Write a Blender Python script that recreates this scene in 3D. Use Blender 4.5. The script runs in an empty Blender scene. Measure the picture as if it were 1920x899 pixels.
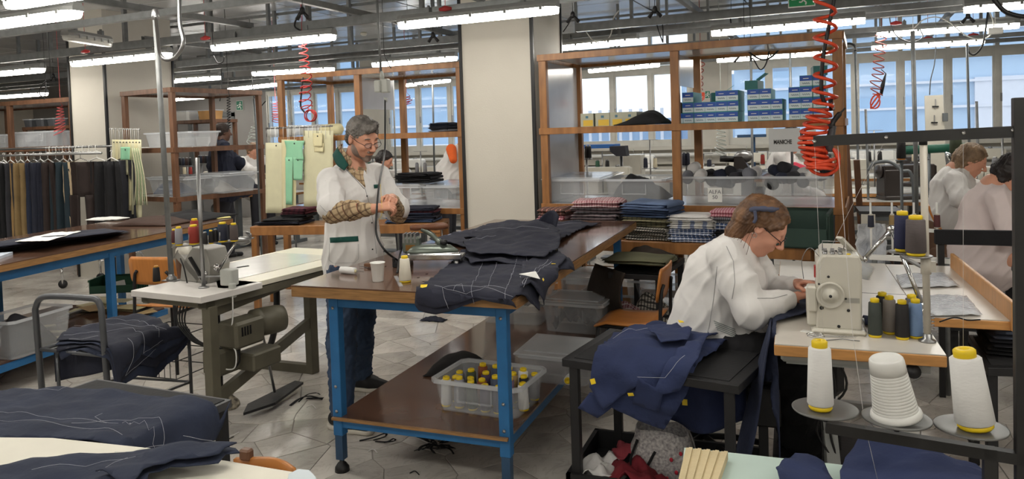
import bpy, math, random
import numpy as np
from mathutils import Vector, Matrix, noise, geometry
random.seed(7)
SC = bpy.context.scene
COL = SC.collection
PI = math.pi
R = math.radians
# ------------------------------------------------------------------ camera
FPX, CXP, CYP, HC = 1400.0, 960.0, 300.0, 1.61
ROLL, YAW = R(1.8), R(20.5)
PITCH = math.atan(51 * math.cos(ROLL) / FPX)
_f = Vector((-math.sin(YAW) * math.cos(PITCH), math.cos(YAW) * math.cos(PITCH), -math.sin(PITCH)))
_r = Vector((math.cos(YAW), math.sin(YAW), 0)); _u = _r.cross(_f)
_r2 = _r * math.cos(ROLL) - _u * math.sin(ROLL); _u2 = _r2.cross(_f)
CAM0 = Vector((0, 0, HC))
cd = bpy.data.cameras.new('camera'); cam = bpy.data.objects.new('camera', cd); COL.objects.link(cam)
cd.sensor_width = 36; cd.lens = 36 * FPX / 1920; cd.shift_y = -(449.5 - CYP) / 1920
cd.clip_start = 0.02; cd.clip_end = 200
cam.matrix_world = Matrix(((_r2.x, _u2.x, -_f.x, 0), (_r2.y, _u2.y, -_f.y, 0), (_r2.z, _u2.z, -_f.z, HC), (0, 0, 0, 1)))
SC.camera = cam
# ------------------------------------------------------------------ world and exposure
SC.view_settings.view_transform = 'Standard'; SC.view_settings.look = 'None'
SC.view_settings.exposure = 0.36; SC.view_settings.gamma = 1.0
w = bpy.data.worlds.new('sky'); SC.world = w; w.use_nodes = True
bg = w.node_tree.nodes['Background']
bg.inputs[0].default_value = (0.80, 0.90, 1.0, 1); bg.inputs[1].default_value = 1.45
LAMP_STRENGTH = 22.0
# measuring helpers: a point of the photograph on a known real plane
def ray(px, py): return (px - CXP) / FPX * _r2 + (CYP - py) / FPX * _u2 + _f
def PZ(px, py, z):
 d = ray(px, py); return CAM0 + d * ((z - HC) / d.z)
def PY(px, py, y):
 d = ray(px, py); return CAM0 + d * (y / d.y)
def PX(px, py, x):
 d = ray(px, py); return CAM0 + d * (x / d.x)
# ------------------------------------------------------------------ materials
MC = {}
def lin(c): return tuple(((x / 255) / 12.92 if x / 255 <= 0.04045 else ((x / 255 + 0.055) / 1.055) ** 2.4) for x in c)
def mat(name, rgb, rough=0.5, metal=0.0, var=0.12, scale=8.0, bump=0.0, bscale=60.0, stretch=None, rgb2=None, trans=0.0, ior=1.45, alpha=None, emit=None, sheen=0.0, coat=0.0, tint=False, coords='Object'):
 if name in MC: return MC[name]
 m = bpy.data.materials.new(name); m.use_nodes = True; MC[name] = m
 nt = m.node_tree; b = nt.nodes['Principled BSDF']; N = nt.nodes.new; L = nt.links.new
 c1 = lin(rgb); c2 = lin(rgb2) if rgb2 else tuple(max(0, x * (1 - var)) for x in c1)
 if not rgb2: c1 = tuple(min(1, x * (1 + var)) for x in c1)
 tc = N('ShaderNodeTexCoord'); mp = N('ShaderNodeMapping'); L(tc.outputs[coords], mp.inputs[0])
 if stretch: mp.inputs['Scale'].default_value = stretch
 no = N('ShaderNodeTexNoise'); no.inputs['Scale'].default_value = scale; no.inputs['Detail'].default_value = 4
 L(mp.outputs[0], no.inputs['Vector'])
 rp = N('ShaderNodeValToRGB'); rp.color_ramp.elements[0].position = .3; rp.color_ramp.elements[1].position = .7
 rp.color_ramp.elements[0].color = (*c2, 1); rp.color_ramp.elements[1].color = (*c1, 1)
 L(no.outputs['Fac'], rp.inputs[0]); out = rp.outputs[0]
 if tint:
  at = N('ShaderNodeAttribute'); at.attribute_name = 'shade'
  mx = N('ShaderNodeMix'); mx.data_type = 'RGBA'; mx.blend_type = 'MULTIPLY'; mx.inputs[0].default_value = 1
  L(out, mx.inputs[6]); L(at.outputs['Fac'], mx.inputs[7]); out = mx.outputs[2]
 L(out, b.inputs['Base Color'])
 b.inputs['Roughness'].default_value = rough; b.inputs['Metallic'].default_value = metal
 b.inputs['IOR'].default_value = ior
 if trans: b.inputs['Transmission Weight'].default_value = trans
 if sheen: b.inputs['Sheen Weight'].default_value = sheen
 if coat: b.inputs['Coat Weight'].default_value = coat; b.inputs['Coat Roughness'].default_value = .08
 if alpha is not None: b.inputs['Alpha'].default_value = alpha
 if emit:
  b.inputs['Emission Color'].default_value = (*emit[1], 1)
  b.inputs['Emission Strength'].default_value = emit[0]
 if bump:
  n2 = N('ShaderNodeTexNoise'); n2.inputs['Scale'].default_value = bscale; n2.inputs['Detail'].default_value = 3
  L(mp.outputs[0], n2.inputs['Vector'])
  bp = N('ShaderNodeBump'); bp.inputs['Strength'].default_value = bump; bp.inputs['Distance'].default_value = .01
  L(n2.outputs['Fac'], bp.inputs['Height']); L(bp.outputs[0], b.inputs['Normal'])
 return m
def fabric(name, rgb, var=.15, rough=.9, bump=.35, sheen=.0): return mat(name, rgb, rough, var=var, scale=5, bump=bump, bscale=35, sheen=sheen)
def clearplastic(name, rgb=(225, 230, 235), alpha=.28, rough=.18): return mat(name, rgb, rough, var=.03, alpha=alpha)
def stripes(name, base, lines, rot=0.0):
 """woven check or stripe: base colour crossed by (axis, spacing, width, colour, strength) bands"""
 if name in MC: return MC[name]
 m = mat(name, base, .9, var=.1, scale=6, bump=.3, bscale=40)
 nt = m.node_tree; b = nt.nodes['Principled BSDF']; N = nt.nodes.new; L = nt.links.new
 src = b.inputs['Base Color'].links[0].from_socket
 tc = N('ShaderNodeTexCoord'); mp = N('ShaderNodeMapping'); mp.inputs['Rotation'].default_value = (rot, rot, rot); L(tc.outputs['Object'], mp.inputs[0])
 sp = N('ShaderNodeSeparateXYZ'); L(mp.outputs[0], sp.inputs[0])
 for ax, spc, wd, colr, st in lines:
  a = N('ShaderNodeMath'); a.operation = 'MODULO'; ad = N('ShaderNodeMath'); ad.operation = 'ADD'; ad.inputs[1].default_value = 50 * spc + (hash(str(wd)) % 7) * 0
  L(sp.outputs[ax], ad.inputs[0]); L(ad.outputs[0], a.inputs[0]); a.inputs[1].default_value = spc
  lt = N('ShaderNodeMath'); lt.operation = 'LESS_THAN'; L(a.outputs[0], lt.inputs[0]); lt.inputs[1].default_value = wd
  ml = N('ShaderNodeMath'); ml.operation = 'MULTIPLY'; L(lt.outputs[0], ml.inputs[0]); ml.inputs[1].default_value = st
  mx = N('ShaderNodeMix'); mx.data_type = 'RGBA'; L(ml.outputs[0], mx.inputs[0]); L(src, mx.inputs[6]); mx.inputs[7].default_value = (*lin(colr), 1)
  src = mx.outputs[2]
 L(src, b.inputs['Base Color']); return m
WOODTOP = mat('brown_laminate', (98, 72, 58), .16, var=.25, scale=4, stretch=(1, 1, 1), coat=.3)
WOODEDGE = mat('oak_edge', (152, 114, 72), .4, var=.3, scale=5, stretch=(2, 2, 30))
SHELFW = mat('shelf_wood', (146, 100, 58), .38, var=.3, scale=3, stretch=(6, 6, 1.2))
DARKW = mat('shelf_dark_wood', (108, 76, 56), .4, var=.3, scale=3, stretch=(6, 6, 1.2))
PLYW = mat('birch_ply', (205, 150, 92), .35, var=.12, scale=4, stretch=(1, 10, 1))
CHAIRW = mat('chair_ply', (188, 122, 62), .3, var=.12, scale=4, stretch=(1, 10, 1))
BLUE = mat('blue_paint', (38, 104, 158), .42, var=.12, scale=10)
GREYST = mat('grey_paint_steel', (104, 109, 112), .4, metal=.3, var=.1)
STRUT = mat('galvanised_strut', (118, 120, 120), .5, metal=.3, var=.15, scale=15)
OLIVEST = mat('khaki_machine_steel', (98, 94, 80), .5, metal=.1, var=.15, scale=8)
BLACKP = mat('black_plastic', (22, 22, 24), .45, var=.2)
BLACKM = mat('black_steel', (40, 40, 42), .5, metal=.3, var=.15, bump=.1)
CHROME = mat('chrome', (205, 205, 205), .18, metal=1, var=.05)
STEEL = mat('brushed_steel', (150, 150, 150), .35, metal=.9, var=.08)
WHITEP = mat('white_plastic', (226, 226, 222), .4, var=.03)
WHITEL = mat('white_laminate', (222, 222, 218), .18, var=.04, coat=.3)
CREAMP = mat('cream_enamel', (198, 194, 182), .35, var=.06)
NAVY = fabric('navy_wool', (40, 47, 66)); NAVY2 = fabric('dark_navy_wool', (33, 36, 50)); NAVY3 = fabric('bright_navy_wool', (40, 50, 84))
BLACKF = fabric('black_cloth', (24, 24, 27)); CHARF = fabric('charcoal_cloth', (48, 48, 54)); BROWNF = fabric('brown_cloth', (66, 48, 40))
OLIVEF = fabric('olive_cloth', (92, 92, 70)); DKOLIVE = fabric('dark_brown_cloth', (52, 44, 38)); WHITEF = fabric('white_cotton', (222, 220, 218), var=.05, sheen=0)
WHITETH = mat('white_thread', (225, 225, 222), .7, var=.05, bump=.5, bscale=140, stretch=(.2, .2, 3))
YELLOWP = mat('yellow_plastic', (232, 200, 30), .4, var=.05)
STITCH = mat('basting_cotton', (168, 170, 180), .8, var=.05)
SKIN = mat('skin', (206, 150, 124), .5, var=.08, scale=14, bump=.08, bscale=90)
CLEAR = clearplastic('clear_bin_plastic', (226, 230, 234), .2)
CLEARLID = clearplastic('clear_lid_plastic', (232, 236, 240), .38, .12)
PAPER = mat('white_paper', (232, 232, 228), .7, var=.03)
CREAMPAPER = mat('cream_card', (208, 200, 160), .7, var=.06)
# ------------------------------------------------------------------ mesh builder
class MB:
 def __init__(s): s.v = []; s.f = []; s.sm = []
 def add(s, vs, fs, smooth=False, M=None):
  n = len(s.v)
  if M is not None: vs = [M @ Vector(p) for p in vs]
  s.v += [tuple(p) for p in vs]; s.f += [tuple(i + n for i in f) for f in fs]; s.sm += [smooth] * len(fs); return s
 def box(s, a, b, M=None, bev=0.0):
  x0, y0, z0 = a; x1, y1, z1 = b
  if bev <= 0:
   return s.add([(x0,y0,z0),(x1,y0,z0),(x1,y1,z0),(x0,y1,z0),(x0,y0,z1),(x1,y0,z1),(x1,y1,z1),(x0,y1,z1)],
     [(0,3,2,1),(4,5,6,7),(0,1,5,4),(1,2,6,5),(2,3,7,6),(3,0,4,7)], M=M)
  # chamfered box: three nested rings
  def ring(z, i): return [(x0+i,y0,z),(x1-i,y0,z),(x1,y0+i,z),(x1,y1-i,z),(x1-i,y1,z),(x0+i,y1,z),(x0,y1-i,z),(x0,y0+i,z)]
  def ins(z): q = bev; return [(x0+q,y0+q,z)]*0 + [(x0+2*q*.6,y0+q,z),(x1-2*q*.6,y0+q,z),(x1-q,y0+2*q*.6,z),(x1-q,y1-2*q*.6,z),(x1-2*q*.6,y1-q,z),(x0+2*q*.6,y1-q,z),(x0+q,y1-2*q*.6,z),(x0+q,y0+2*q*.6,z)]
  V = ins(z0) + ring(z0+bev, bev) + ring(z1-bev, bev) + ins(z1); F = [tuple(range(7,-1,-1)), tuple(range(24,32))]
  for k in range(3):
   for i in range(8): j = (i+1) % 8; F.append((k*8+i, k*8+j, k*8+8+j, k*8+8+i))
  return s.add(V, F, M=M)
 def cbox(s, c, d, M=None, bev=0.0): return s.box([c[i]-d[i]/2 for i in range(3)], [c[i]+d[i]/2 for i in range(3)], M, bev)
 def bar(s, a, b, w, h, up=(0,0,1)):
  """rectangular bar from a to b, w across, h along up"""
  a = Vector(a); b = Vector(b); t = (b-a).normalized(); u = Vector(up)
  if abs(t.dot(u)) > .99: u = Vector((1,0,0))
  sd = t.cross(u).normalized(); u = sd.cross(t)
  V = [p + sd*(i*w/2) + u*(j*h/2) for p in (a, b) for i, j in ((-1,-1),(1,-1),(1,1),(-1,1))]
  return s.add(V, [(0,3,2,1)[::-1],(4,5,6,7)[::-1],(0,1,5,4),(1,2,6,5),(2,3,7,6),(3,0,4,7)])
 def tube(s, pts, r, n=8, closed=False, cap=True, M=None):
  pts = [Vector(p) for p in pts]; rs = r if isinstance(r, (list, tuple)) else [r]*len(pts)
  V = []; F = []; N0 = None; m = len(pts)
  for i, p in enumerate(pts):
   q0 = pts[i-1] if i or closed else p; q1 = pts[(i+1) % m] if i < m-1 or closed else p
   t = (q1-q0); t = t.normalized() if t.length > 1e-9 else Vector((0,0,1))
   if N0 is None:
    N0 = t.orthogonal().normalized()
   N0 = (N0 - t*N0.dot(t)); N0 = N0.normalized() if N0.length > 1e-6 else t.orthogonal().normalized()
   B = t.cross(N0)
   V += [p + (N0*math.cos(2*PI*k/n) + B*math.sin(2*PI*k/n))*rs[i] for k in range(n)]
  for i in range(m if closed else m-1):
   for k in range(n):
    a = i*n+k; b = i*n+(k+1) % n; c = ((i+1) % m)*n
    F.append((a, b, c+(k+1) % n, c+k))
  if cap and not closed: F += [tuple(range(n-1,-1,-1)), tuple((m-1)*n+k for k in range(n))]
  return s.add(V, F, True, M)
 def lathe(s, prof, n=16, c=(0,0,0), M=None, sx=1.0, sy=1.0):
  """profile [(r,z)...] about z at c; ends closed when r>0"""
  V = [(c[0]+r*sx*math.cos(2*PI*k/n), c[1]+r*sy*math.sin(2*PI*k/n), c[2]+z) for r, z in prof for k in range(n)]
  F = [(i*n+k, i*n+(k+1) % n, (i+1)*n+(k+1) % n, (i+1)*n+k) for i in range(len(prof)-1) for k in range(n)]
  F += [tuple(range(n-1,-1,-1)), tuple((len(prof)-1)*n+k for k in range(n))]
  return s.add(V, F, True, M)
 def prism(s, poly, z0, z1, M=None):
  n = len(poly); V = [(p[0],p[1],z0) for p in poly] + [(p[0],p[1],z1) for p in poly]
  return s.add(V, [tuple(range(n-1,-1,-1)), tuple(range(n,2*n))] + [(i,(i+1) % n,n+(i+1) % n,n+i) for i in range(n)], M=M)
 def ell(s, c, r, n=12, m=8, M=None):
  V = [(c[0]+r[0]*math.sin(PI*j/m)*math.cos(2*PI*k/n), c[1]+r[1]*math.sin(PI*j/m)*math.sin(2*PI*k/n), c[2]-r[2]*math.cos(PI*j/m)) for j in range(m+1) for k in range(n)]
  return s.add(V, [(j*n+k, j*n+(k+1) % n, (j+1)*n+(k+1) % n, (j+1)*n+k) for j in range(m) for k in range(n)], True, M)
 def grid(s, fn, nu, nv, smooth=True):
  V = [fn(i/nu, j/nv) for j in range(nv+1) for i in range(nu+1)]
  return s.add(V, [(j*(nu+1)+i, j*(nu+1)+i+1, (j+1)*(nu+1)+i+1, (j+1)*(nu+1)+i) for j in range(nv) for i in range(nu)], smooth)
 def mesh(s, name, m, M=None, shade=None):
  me = bpy.data.meshes.new(name)
  vs = s.v if M is None else [tuple(M @ Vector(p)) for p in s.v]
  me.from_pydata(vs, [], s.f); me.polygons.foreach_set('use_smooth', s.sm)
  if shade is not None:
   a = me.attributes.new('shade', 'FLOAT', 'FACE'); a.data.foreach_set('value', shade)
  if m: me.materials.append(m)
  me.update(); return me
def T(x=0, y=0, z=0, rz=0, rx=0, ry=0): return Matrix.Translation((x, y, z)) @ Matrix.Rotation(rz, 4, 'Z') @ Matrix.Rotation(ry, 4, 'Y') @ Matrix.Rotation(rx, 4, 'X')
def tag(o, label, cat, group=None, kind=None):
 if label: o['label'] = label
 if cat: o['category'] = cat
 if group: o['group'] = group
 if kind: o['kind'] = kind
 return o
def thing(name, label, cat, loc=(0,0,0), rz=0, group=None):
 o = bpy.data.objects.new(name, None); COL.objects.link(o); o.empty_display_size = .05
 o.matrix_world = T(*loc, rz); o.location = loc; o.rotation_euler = (0, 0, rz)
 return tag(o, label, cat, group)
def part(name, mb, m, root, world=False, label=None, bev=0.0, solid=0.0, kind=None, subsurf=0):
 M = None
 if world:
  q = root; mw = Matrix.Identity(4)
  while q: mw = q.matrix_basis @ mw if False else (T(*q.location, q.rotation_euler.z) @ mw); q = q.parent
  M = mw.inverted()
 me = mb.mesh(name, m, M); o = bpy.data.objects.new(name, me); COL.objects.link(o); o.parent = root
 if label: o['label'] = label
 if kind: o['kind'] = kind
 mods(o, bev, solid, subsurf); return o
def mods(o, bev=0, solid=0, subsurf=0):
 if solid: q = o.modifiers.new('s', 'SOLIDIFY'); q.thickness = solid; q.offset = 0
 if bev: q = o.modifiers.new('b', 'BEVEL'); q.width = bev; q.segments = 2; q.limit_method = 'ANGLE'; q.angle_limit = R(50)
 if subsurf: q = o.modifiers.new('u', 'SUBSURF'); q.levels = subsurf; q.render_levels = subsurf
def single(name, mb, m, label, cat, group=None, kind=None, solid=0, bev=0, subsurf=0):
 vs = np.array(mb.v); lo = vs.min(0); hi = vs.max(0); c = ((lo[0]+hi[0])/2, (lo[1]+hi[1])/2, lo[2])
 me = mb.mesh(name, m, Matrix.Translation((-c[0], -c[1], -c[2]))); o = bpy.data.objects.new(name, me); COL.objects.link(o); o.location = c
 mods(o, bev, solid, subsurf); return tag(o, label, cat, group, kind)
def struct(name, mb, m, parent=None, **k):
 o = bpy.data.objects.new(name, mb.mesh(name, m)); COL.objects.link(o); mods(o, **k)
 if parent: o.parent = parent
 else: o['kind'] = 'structure'
 return o
def dup(root, loc, rz=None, label=None, group=None):
 r = root.copy(); COL.objects.link(r); r.location = loc
 if rz is not None: r.rotation_euler = (0, 0, rz)
 if label: r['label'] = label
 if group: r['group'] = group
 def rec(a, b):
  for ch in list(a.children):
   c = ch.copy(); COL.objects.link(c); c.parent = b; c.matrix_parent_inverse = ch.matrix_parent_inverse; rec(ch, c)
 rec(root, r); return r
def spline(pts, n=8):
 """Catmull-Rom through pts"""
 P = [Vector(p) for p in pts]; P = [P[0]*2-P[1]] + P + [P[-1]*2-P[-2]]; out = []
 for i in range(1, len(P)-2):
  for k in range(n):
   t = k/n; a, b, c, d = P[i-1], P[i], P[i+1], P[i+2]
   out.append(.5*((2*b)+(c-a)*t+(2*a-5*b+4*c-d)*t*t+(3*b-3*c+d-a)*t**3))
 return out + [P[-2]]
def nz(x, y, z, s=1.0): return noise.noise(Vector((x*s, y*s, z*s)))
# text as flat mesh lettering
def lettering(txt, size, m, M, root, depth=.0008, name='lettering', world=False, bold=0.0):
 cu = bpy.data.curves.new(name, 'FONT'); cu.body = txt; cu.size = size; cu.align_x = 'CENTER'; cu.align_y = 'CENTER'; cu.extrude = depth; cu.offset = bold; cu.resolution_u = 3
 o = bpy.data.objects.new(name, cu); COL.objects.link(o); cu.materials.append(m)
 dg = bpy.context.evaluated_depsgraph_get(); me = bpy.data.meshes.new_from_object(o.evaluated_get(dg))
 bpy.data.objects.remove(o); me.transform(M); o = bpy.data.objects.new(name, me); COL.objects.link(o); o.parent = root
 return o
# THE ROOM
XL, XR, YF, YB, ZC = -17.0, 5.5, -5.0, 12.8, 3.25
FLOORM = mat('marble_stone', (216, 211, 203), .2, scale=3.2, rgb2=(180, 175, 168), bump=.04, bscale=30, tint=True, coords='Generated' if False else 'Object')
# veins on the stones
nt = FLOORM.node_tree; b = nt.nodes['Principled BSDF']
wv = nt.nodes.new('ShaderNodeTexNoise'); wv.inputs['Scale'].default_value = 5; wv.inputs['Detail'].default_value = 8; wv.inputs['Distortion'].default_value = 2.2
rp = nt.nodes.new('ShaderNodeValToRGB'); rp.color_ramp.elements[0].position = .47; rp.color_ramp.elements[0].color = (1,1,1,1); rp.color_ramp.elements[1].position = .53; rp.color_ramp.elements[1].color = (1,1,1,1)
e = rp.color_ramp.elements.new(.5); e.color = (.74,.72,.7,1)
tc = nt.nodes.new('ShaderNodeTexCoord'); nt.links.new(tc.outputs['Object'], wv.inputs['Vector']); nt.links.new(wv.outputs['Fac'], rp.inputs[0])
mx = nt.nodes.new('ShaderNodeMix'); mx.data_type = 'RGBA'; mx.blend_type = 'MULTIPLY'; mx.inputs[0].default_value = .55
src = b.inputs['Base Color'].links[0].from_socket; nt.links.new(src, mx.inputs[6]); nt.links.new(rp.outputs[0], mx.inputs[7]); nt.links.new(mx.outputs[2], b.inputs['Base Color'])
GROUT = mat('dark_grout', (138, 133, 127), .8, var=.1)
fl = MB().box((XL, YF, -.12), (XR, YB+.2, -.003)); floor = struct('floor', fl, GROUT)
def clip(poly, n, d):
 out = []
 for i in range(len(poly)):
  a = poly[i]; b = poly[(i+1) % len(poly)]; da = a[0]*n[0]+a[1]*n[1]-d; db = b[0]*n[0]+b[1]*n[1]-d
  if da <= 0: out.append(a)
  if (da < 0) != (db < 0) and abs(da-db) > 1e-12:
   t = da/(da-db); out.append((a[0]+(b[0]-a[0])*t, a[1]+(b[1]-a[1])*t))
 return out
rs = random.Random(11); CELL = .25; sites = {}
STR = 1.0
ix0, ix1, iy0, iy1 = int(-12/CELL), int(5.4/CELL), int(.9/CELL), int(12.6/CELL)
for i in range(ix0-1, ix1+2):
 for j in range(iy0-1, iy1+2):
  a_ = (i*37+j*91) % 7
  if rs.random() < .16: continue
  sites[(i, j)] = ((i+.5+rs.uniform(-.75,.75))*CELL, (j+.5+rs.uniform(-.75,.75))*CELL)
def inview(x, y, e=0):
 v = Vector((x, y, 0)) - CAM0; dpt = v.dot(_f)
 if dpt < .5: return False
 return -150-e < CXP + FPX*v.dot(_r2)/dpt < 2070+e and CYP - FPX*v.dot(_u2)/dpt < 1100+e
cells = []
for i in range(ix0, ix1+1):
 for j in range(iy0, iy1+1):
  if (i, j) not in sites: continue
  x, y = sites[(i, j)]
  if not inview(x, y, 900): continue
  poly = [(x-.6,y-.6),(x+.6,y-.6),(x+.6,y+.6),(x-.6,y+.6)]
  for di in range(-4, 5):
   for dj in range(-4, 5):
    q = sites.get((i+di, j+dj))
    if q is None or (di == 0 and dj == 0): continue
    nx, ny = q[0]-x, q[1]-y; l = math.hypot(nx, ny)
    if l < 1e-6 or not poly: continue
    nx /= l; ny /= l; mid = (q[0]+x)/2*nx+(q[1]+y)/2*ny
    poly = clip(poly, (nx, ny), mid-(.0015+.0025*(((i*7+j*13+di*5) % 5)/5 if (i+di, j+dj) > (i, j) else ((((i+di)*7+(j+dj)*13-di*5) % 5)/5))))
  if len(poly) >= 3: cells.append((math.hypot(x, y)+(0 if inview(x, y) else 100), poly))
cells.sort(key=lambda c: c[0])
far = MB(); fsh = []
for k, (d, poly) in enumerate(cells):
 sh = rs.uniform(.8, 1.1); n = len(poly)
 cx = sum(p[0] for p in poly)/n; cy = sum(p[1] for p in poly)/n
 if k < 300:
  m = MB(); ins = [(cx+(p[0]-cx)*.985, cy+(p[1]-cy)*.985) for p in poly]
  V = [(p[0]-cx,p[1]-cy,-.0028) for p in poly]+[(p[0]-cx,p[1]-cy,-.0008) for p in poly]+[(p[0]-cx,p[1]-cy,0) for p in ins]
  F = [tuple(range(2*n,3*n))]+[(a*n+q,a*n+(q+1)%n,(a+1)*n+(q+1)%n,(a+1)*n+q) for a in (0,1) for q in range(n)]
  m.add(V, F); me = m.mesh('stone', FLOORM, shade=[sh]*len(F)); o = bpy.data.objects.new('stone', me); COL.objects.link(o); o.parent = floor; o.location = (cx, cy, 0)
 else:
  far.add([(p[0],p[1],-.0028) for p in poly]+[(p[0],p[1],0) for p in poly], [tuple(range(n,2*n))]+[(q,(q+1)%n,n+(q+1)%n,n+q) for q in range(n)]); fsh += [sh]*(n+1)
o = bpy.data.objects.new('far_stones', far.mesh('far_stones', FLOORM, shade=fsh)); COL.objects.link(o); o.parent = floor; o['kind'] = 'stuff'
# ---- walls
WALLW = mat('white_plaster', (214, 206, 192), .75, var=.05, scale=3, bump=.12, bscale=80)
WALLG = mat('grey_partition', (150, 147, 144), .55, var=.08, scale=2)
SILLM = mat('pale_radiator_casing', (200, 196, 186), .6, var=.06, scale=3)
ALU = mat('window_aluminium', (206, 204, 196), .4, metal=.2, var=.06)
struct('wall_left', MB().box((XL-.2, YF, 0), (XL, YB+.2, ZC)), WALLW)
struct('wall_right', MB().box((XR, YF, 0), (XR+.2, YB+.2, ZC)), WALLW)
struct('wall_front', MB().box((XL, YF-.2, 0), (XR, YF, ZC)), WALLW)
# back wall: low parapet, columns between the window bays, windows up to the ceiling
SILLZ, HEADZ = 1.34, 2.60
wb = MB().box((-10.6, YB, 0), (XR, YB+.2, SILLZ-.04))
for a, b2 in ((-1.56, -.95), (-3.98, -3.55), (-7.9, -7.35)): wb.box((a, YB-.04, 0), (b2, YB+.2, ZC))
struct('wall_back', wb, SILLM)
wl = MB().box((XL, YB, 0), (-12.25, YB+.2, ZC)).box((-11.05, YB, 2.18), (-10.2, YB+.2, ZC)).box((-12.25, YB, 2.18), (-11.05, YB+.2, ZC)).box((-11.05+.0, YB, 0), (-10.2, YB+.2, 2.18))
struct('wall_corner', wl, WALLG)
dr = struct('door_1', MB().box((-12.2, YB+.02, 0), (-11.1, YB+.1, 2.14)), mat('door_grey', (140, 138, 138), .45, var=.06))
struct('door_handle', MB().box((-11.25, YB-.04, 1.0), (-11.15, YB+.02, 1.03)), STEEL, dr)
struct('trim_4', MB().box((-12.28, YB-.02, 0), (-12.2, YB+.02, 2.22)).box((-11.1, YB-.02, 0), (-11.02, YB+.02, 2.22)).box((-12.28, YB-.02, 2.14), (-11.02, YB+.02, 2.24)), STRUT)
GLASS = mat('window_glass', (215, 230, 250), .05, var=.02, alpha=.12)
bays = [(-10.2, -7.9, 4), (-7.35, -3.98, 5), (-3.55, -1.56, 3), (-.95, 5.4, 10)]
for wi, (x0, x1, n) in enumerate(bays):
 fr = MB(); w_ = (x1-x0)/n
 fr.box((x0, YB+.0, SILLZ-.04), (x1, YB+.12, SILLZ+.04)).box((x0, YB, HEADZ-.05), (x1, YB+.12, HEADZ+.07)).box((x0, YB, ZC-.06), (x1, YB+.12, ZC))
 for i in range(n+1):
  xx = x0+i*w_; fr.box((max(x0, xx-.028), YB-.006, SILLZ-.035), (min(x1, xx+.028), YB+.116, ZC-.004))
 W = struct('window_%d' % (wi+1), fr, ALU); W['kind'] = 'structure'
 for i in range(n):
  a = x0+i*w_; sf = MB(); i0, i1 = a+.028, a+w_-.028
  for (z0, z1) in ((SILLZ+.04, HEADZ-.05),):
   t = .032
   sf.box((i0, YB+.01, z0), (i0+t, YB+.06, z1)).box((i1-t, YB+.01, z0), (i1, YB+.06, z1)).box((i0+t, YB+.01, z0), (i1-t, YB+.06, z0+t)).box((i0+t, YB+.01, z1-t), (i1-t, YB+.06, z1))
  s_ = struct('sash', sf, ALU, W)
  struct('sash_handle', MB().box((i0+.01, YB-.01, 1.85), (i0+.03, YB+.01, 1.97)), STEEL, s_)
  struct('pane', MB().box((i0+.045, YB+.03, SILLZ+.085), (i1-.045, YB+.036, HEADZ-.095)), GLASS, W)
  struct('pane', MB().box((i0, YB+.05, HEADZ+.07), (i1, YB+.056, ZC-.06)), GLASS, W)
# sill shelf and radiator duct below the windows
sl = MB().box((-10.2, YB-.22, 1.24), (XR, YB, 1.29)).box((-10.2, YB-.16, 1.0), (XR, YB-.02, 1.1)).box((-10.2, YB-.1, .1), (XR, YB, .96))
for k in range(14): sl.box((-10.2+k*1.12, YB-.18, .98), (-10.18+k*1.12, YB-.16, 1.24))
struct('trim_1', sl, SILLM)
struct('trim_2', MB().tube([(-10.2, YB-.3, 1.16), (XR, YB-.3, 1.16)], .03).tube([(-10.2, YB-.3, .9), (XR, YB-.3, .9)], .022), WHITEP)
# ---- outside
FAC = mat('pale_blue_facade', (178, 200, 222), .8, var=.04, scale=1.2)
FAC2 = mat('facade_panel', (154, 184, 214), .7, var=.05, scale=1.5); FAC3 = mat('facade_pink_panel', (216, 218, 226), .8, var=.03)
ex = struct('exterior_building', MB().box((-1.4, 21, -4), (16, 30, 12)), FAC)
for k in range(9): struct('ledge', MB().box((-1.4, 20.86, -.6+k*.62), (16, 21, -.54+k*.62)), FAC3, ex)
for x, z0, z1, wd, m_ in ((-1.0, .8, 3.0, 1.0, FAC2), (1.3, .2, 2.2, 1.6, FAC2), (4.2, .9, 2.6, 2.0, FAC3), (6.8, .2, 3.2, 1.3, FAC2), (9.6, .9, 2.6, 1.4, FAC3)):
 struct('facade_panel', MB().box((x, 20.9, z0), (x+wd, 21, z1)), m_, ex)
ex2 = struct('exterior_building', MB().box((-24, 24, -4), (-9.3, 32, 7)), FAC2)
for k in range(6): struct('ledge', MB().box((-24, 23.9, -.2+k*.7), (-9.3, 24, -.12+k*.7)), FAC3, ex2)
ex3 = struct('exterior_building', MB().box((-9.3, 26, -4), (-3.6, 32, 1.95)), FAC2)
for k in range(16): struct('railing_post', MB().box((-9.2+k*.36, 25.7, 1.2), (-9.1+k*.36, 25.8, 2.3)), FAC3, ex3)
ex4 = struct('exterior_building', MB().box((-3.6, 27, -4), (-1.2, 32, 3.4)), FAC)
struct('ground', MB().box((-40, 13.2, -4.2), (40, 60, -4)), mat('yard_concrete', (190, 190, 190), .9))
# ---- columns
COLW = mat('column_plaster', (196, 191, 180), .7, var=.04, scale=2, bump=.15, bscale=70)
COLS = mat('column_side', (176, 172, 166), .6, var=.05, scale=2)
def column(x0, x1, y0, y1, n):
 o = struct('column_%d' % n, MB().box((x0, y0, 0), (x1, y1, ZC)), COLW)
 tr = MB()
 for x, y in ((x0, y0), (x1, y0), (x1, y1)): tr.box((x-.014, y-.014, 0), (x+.014, y+.014, 2.9 if n == 2 else ZC))
 struct('corner_strip', tr, BLACKP, o); return o
column(-2.78, -2.10, 6.2, 7.08, 1)
c2x0 = PY(137, 275, 6.7).x; c2x1 = PY(203, 275, 6.7).x
column(c2x0, c2x1, 6.7, 7.75, 2)
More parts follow.
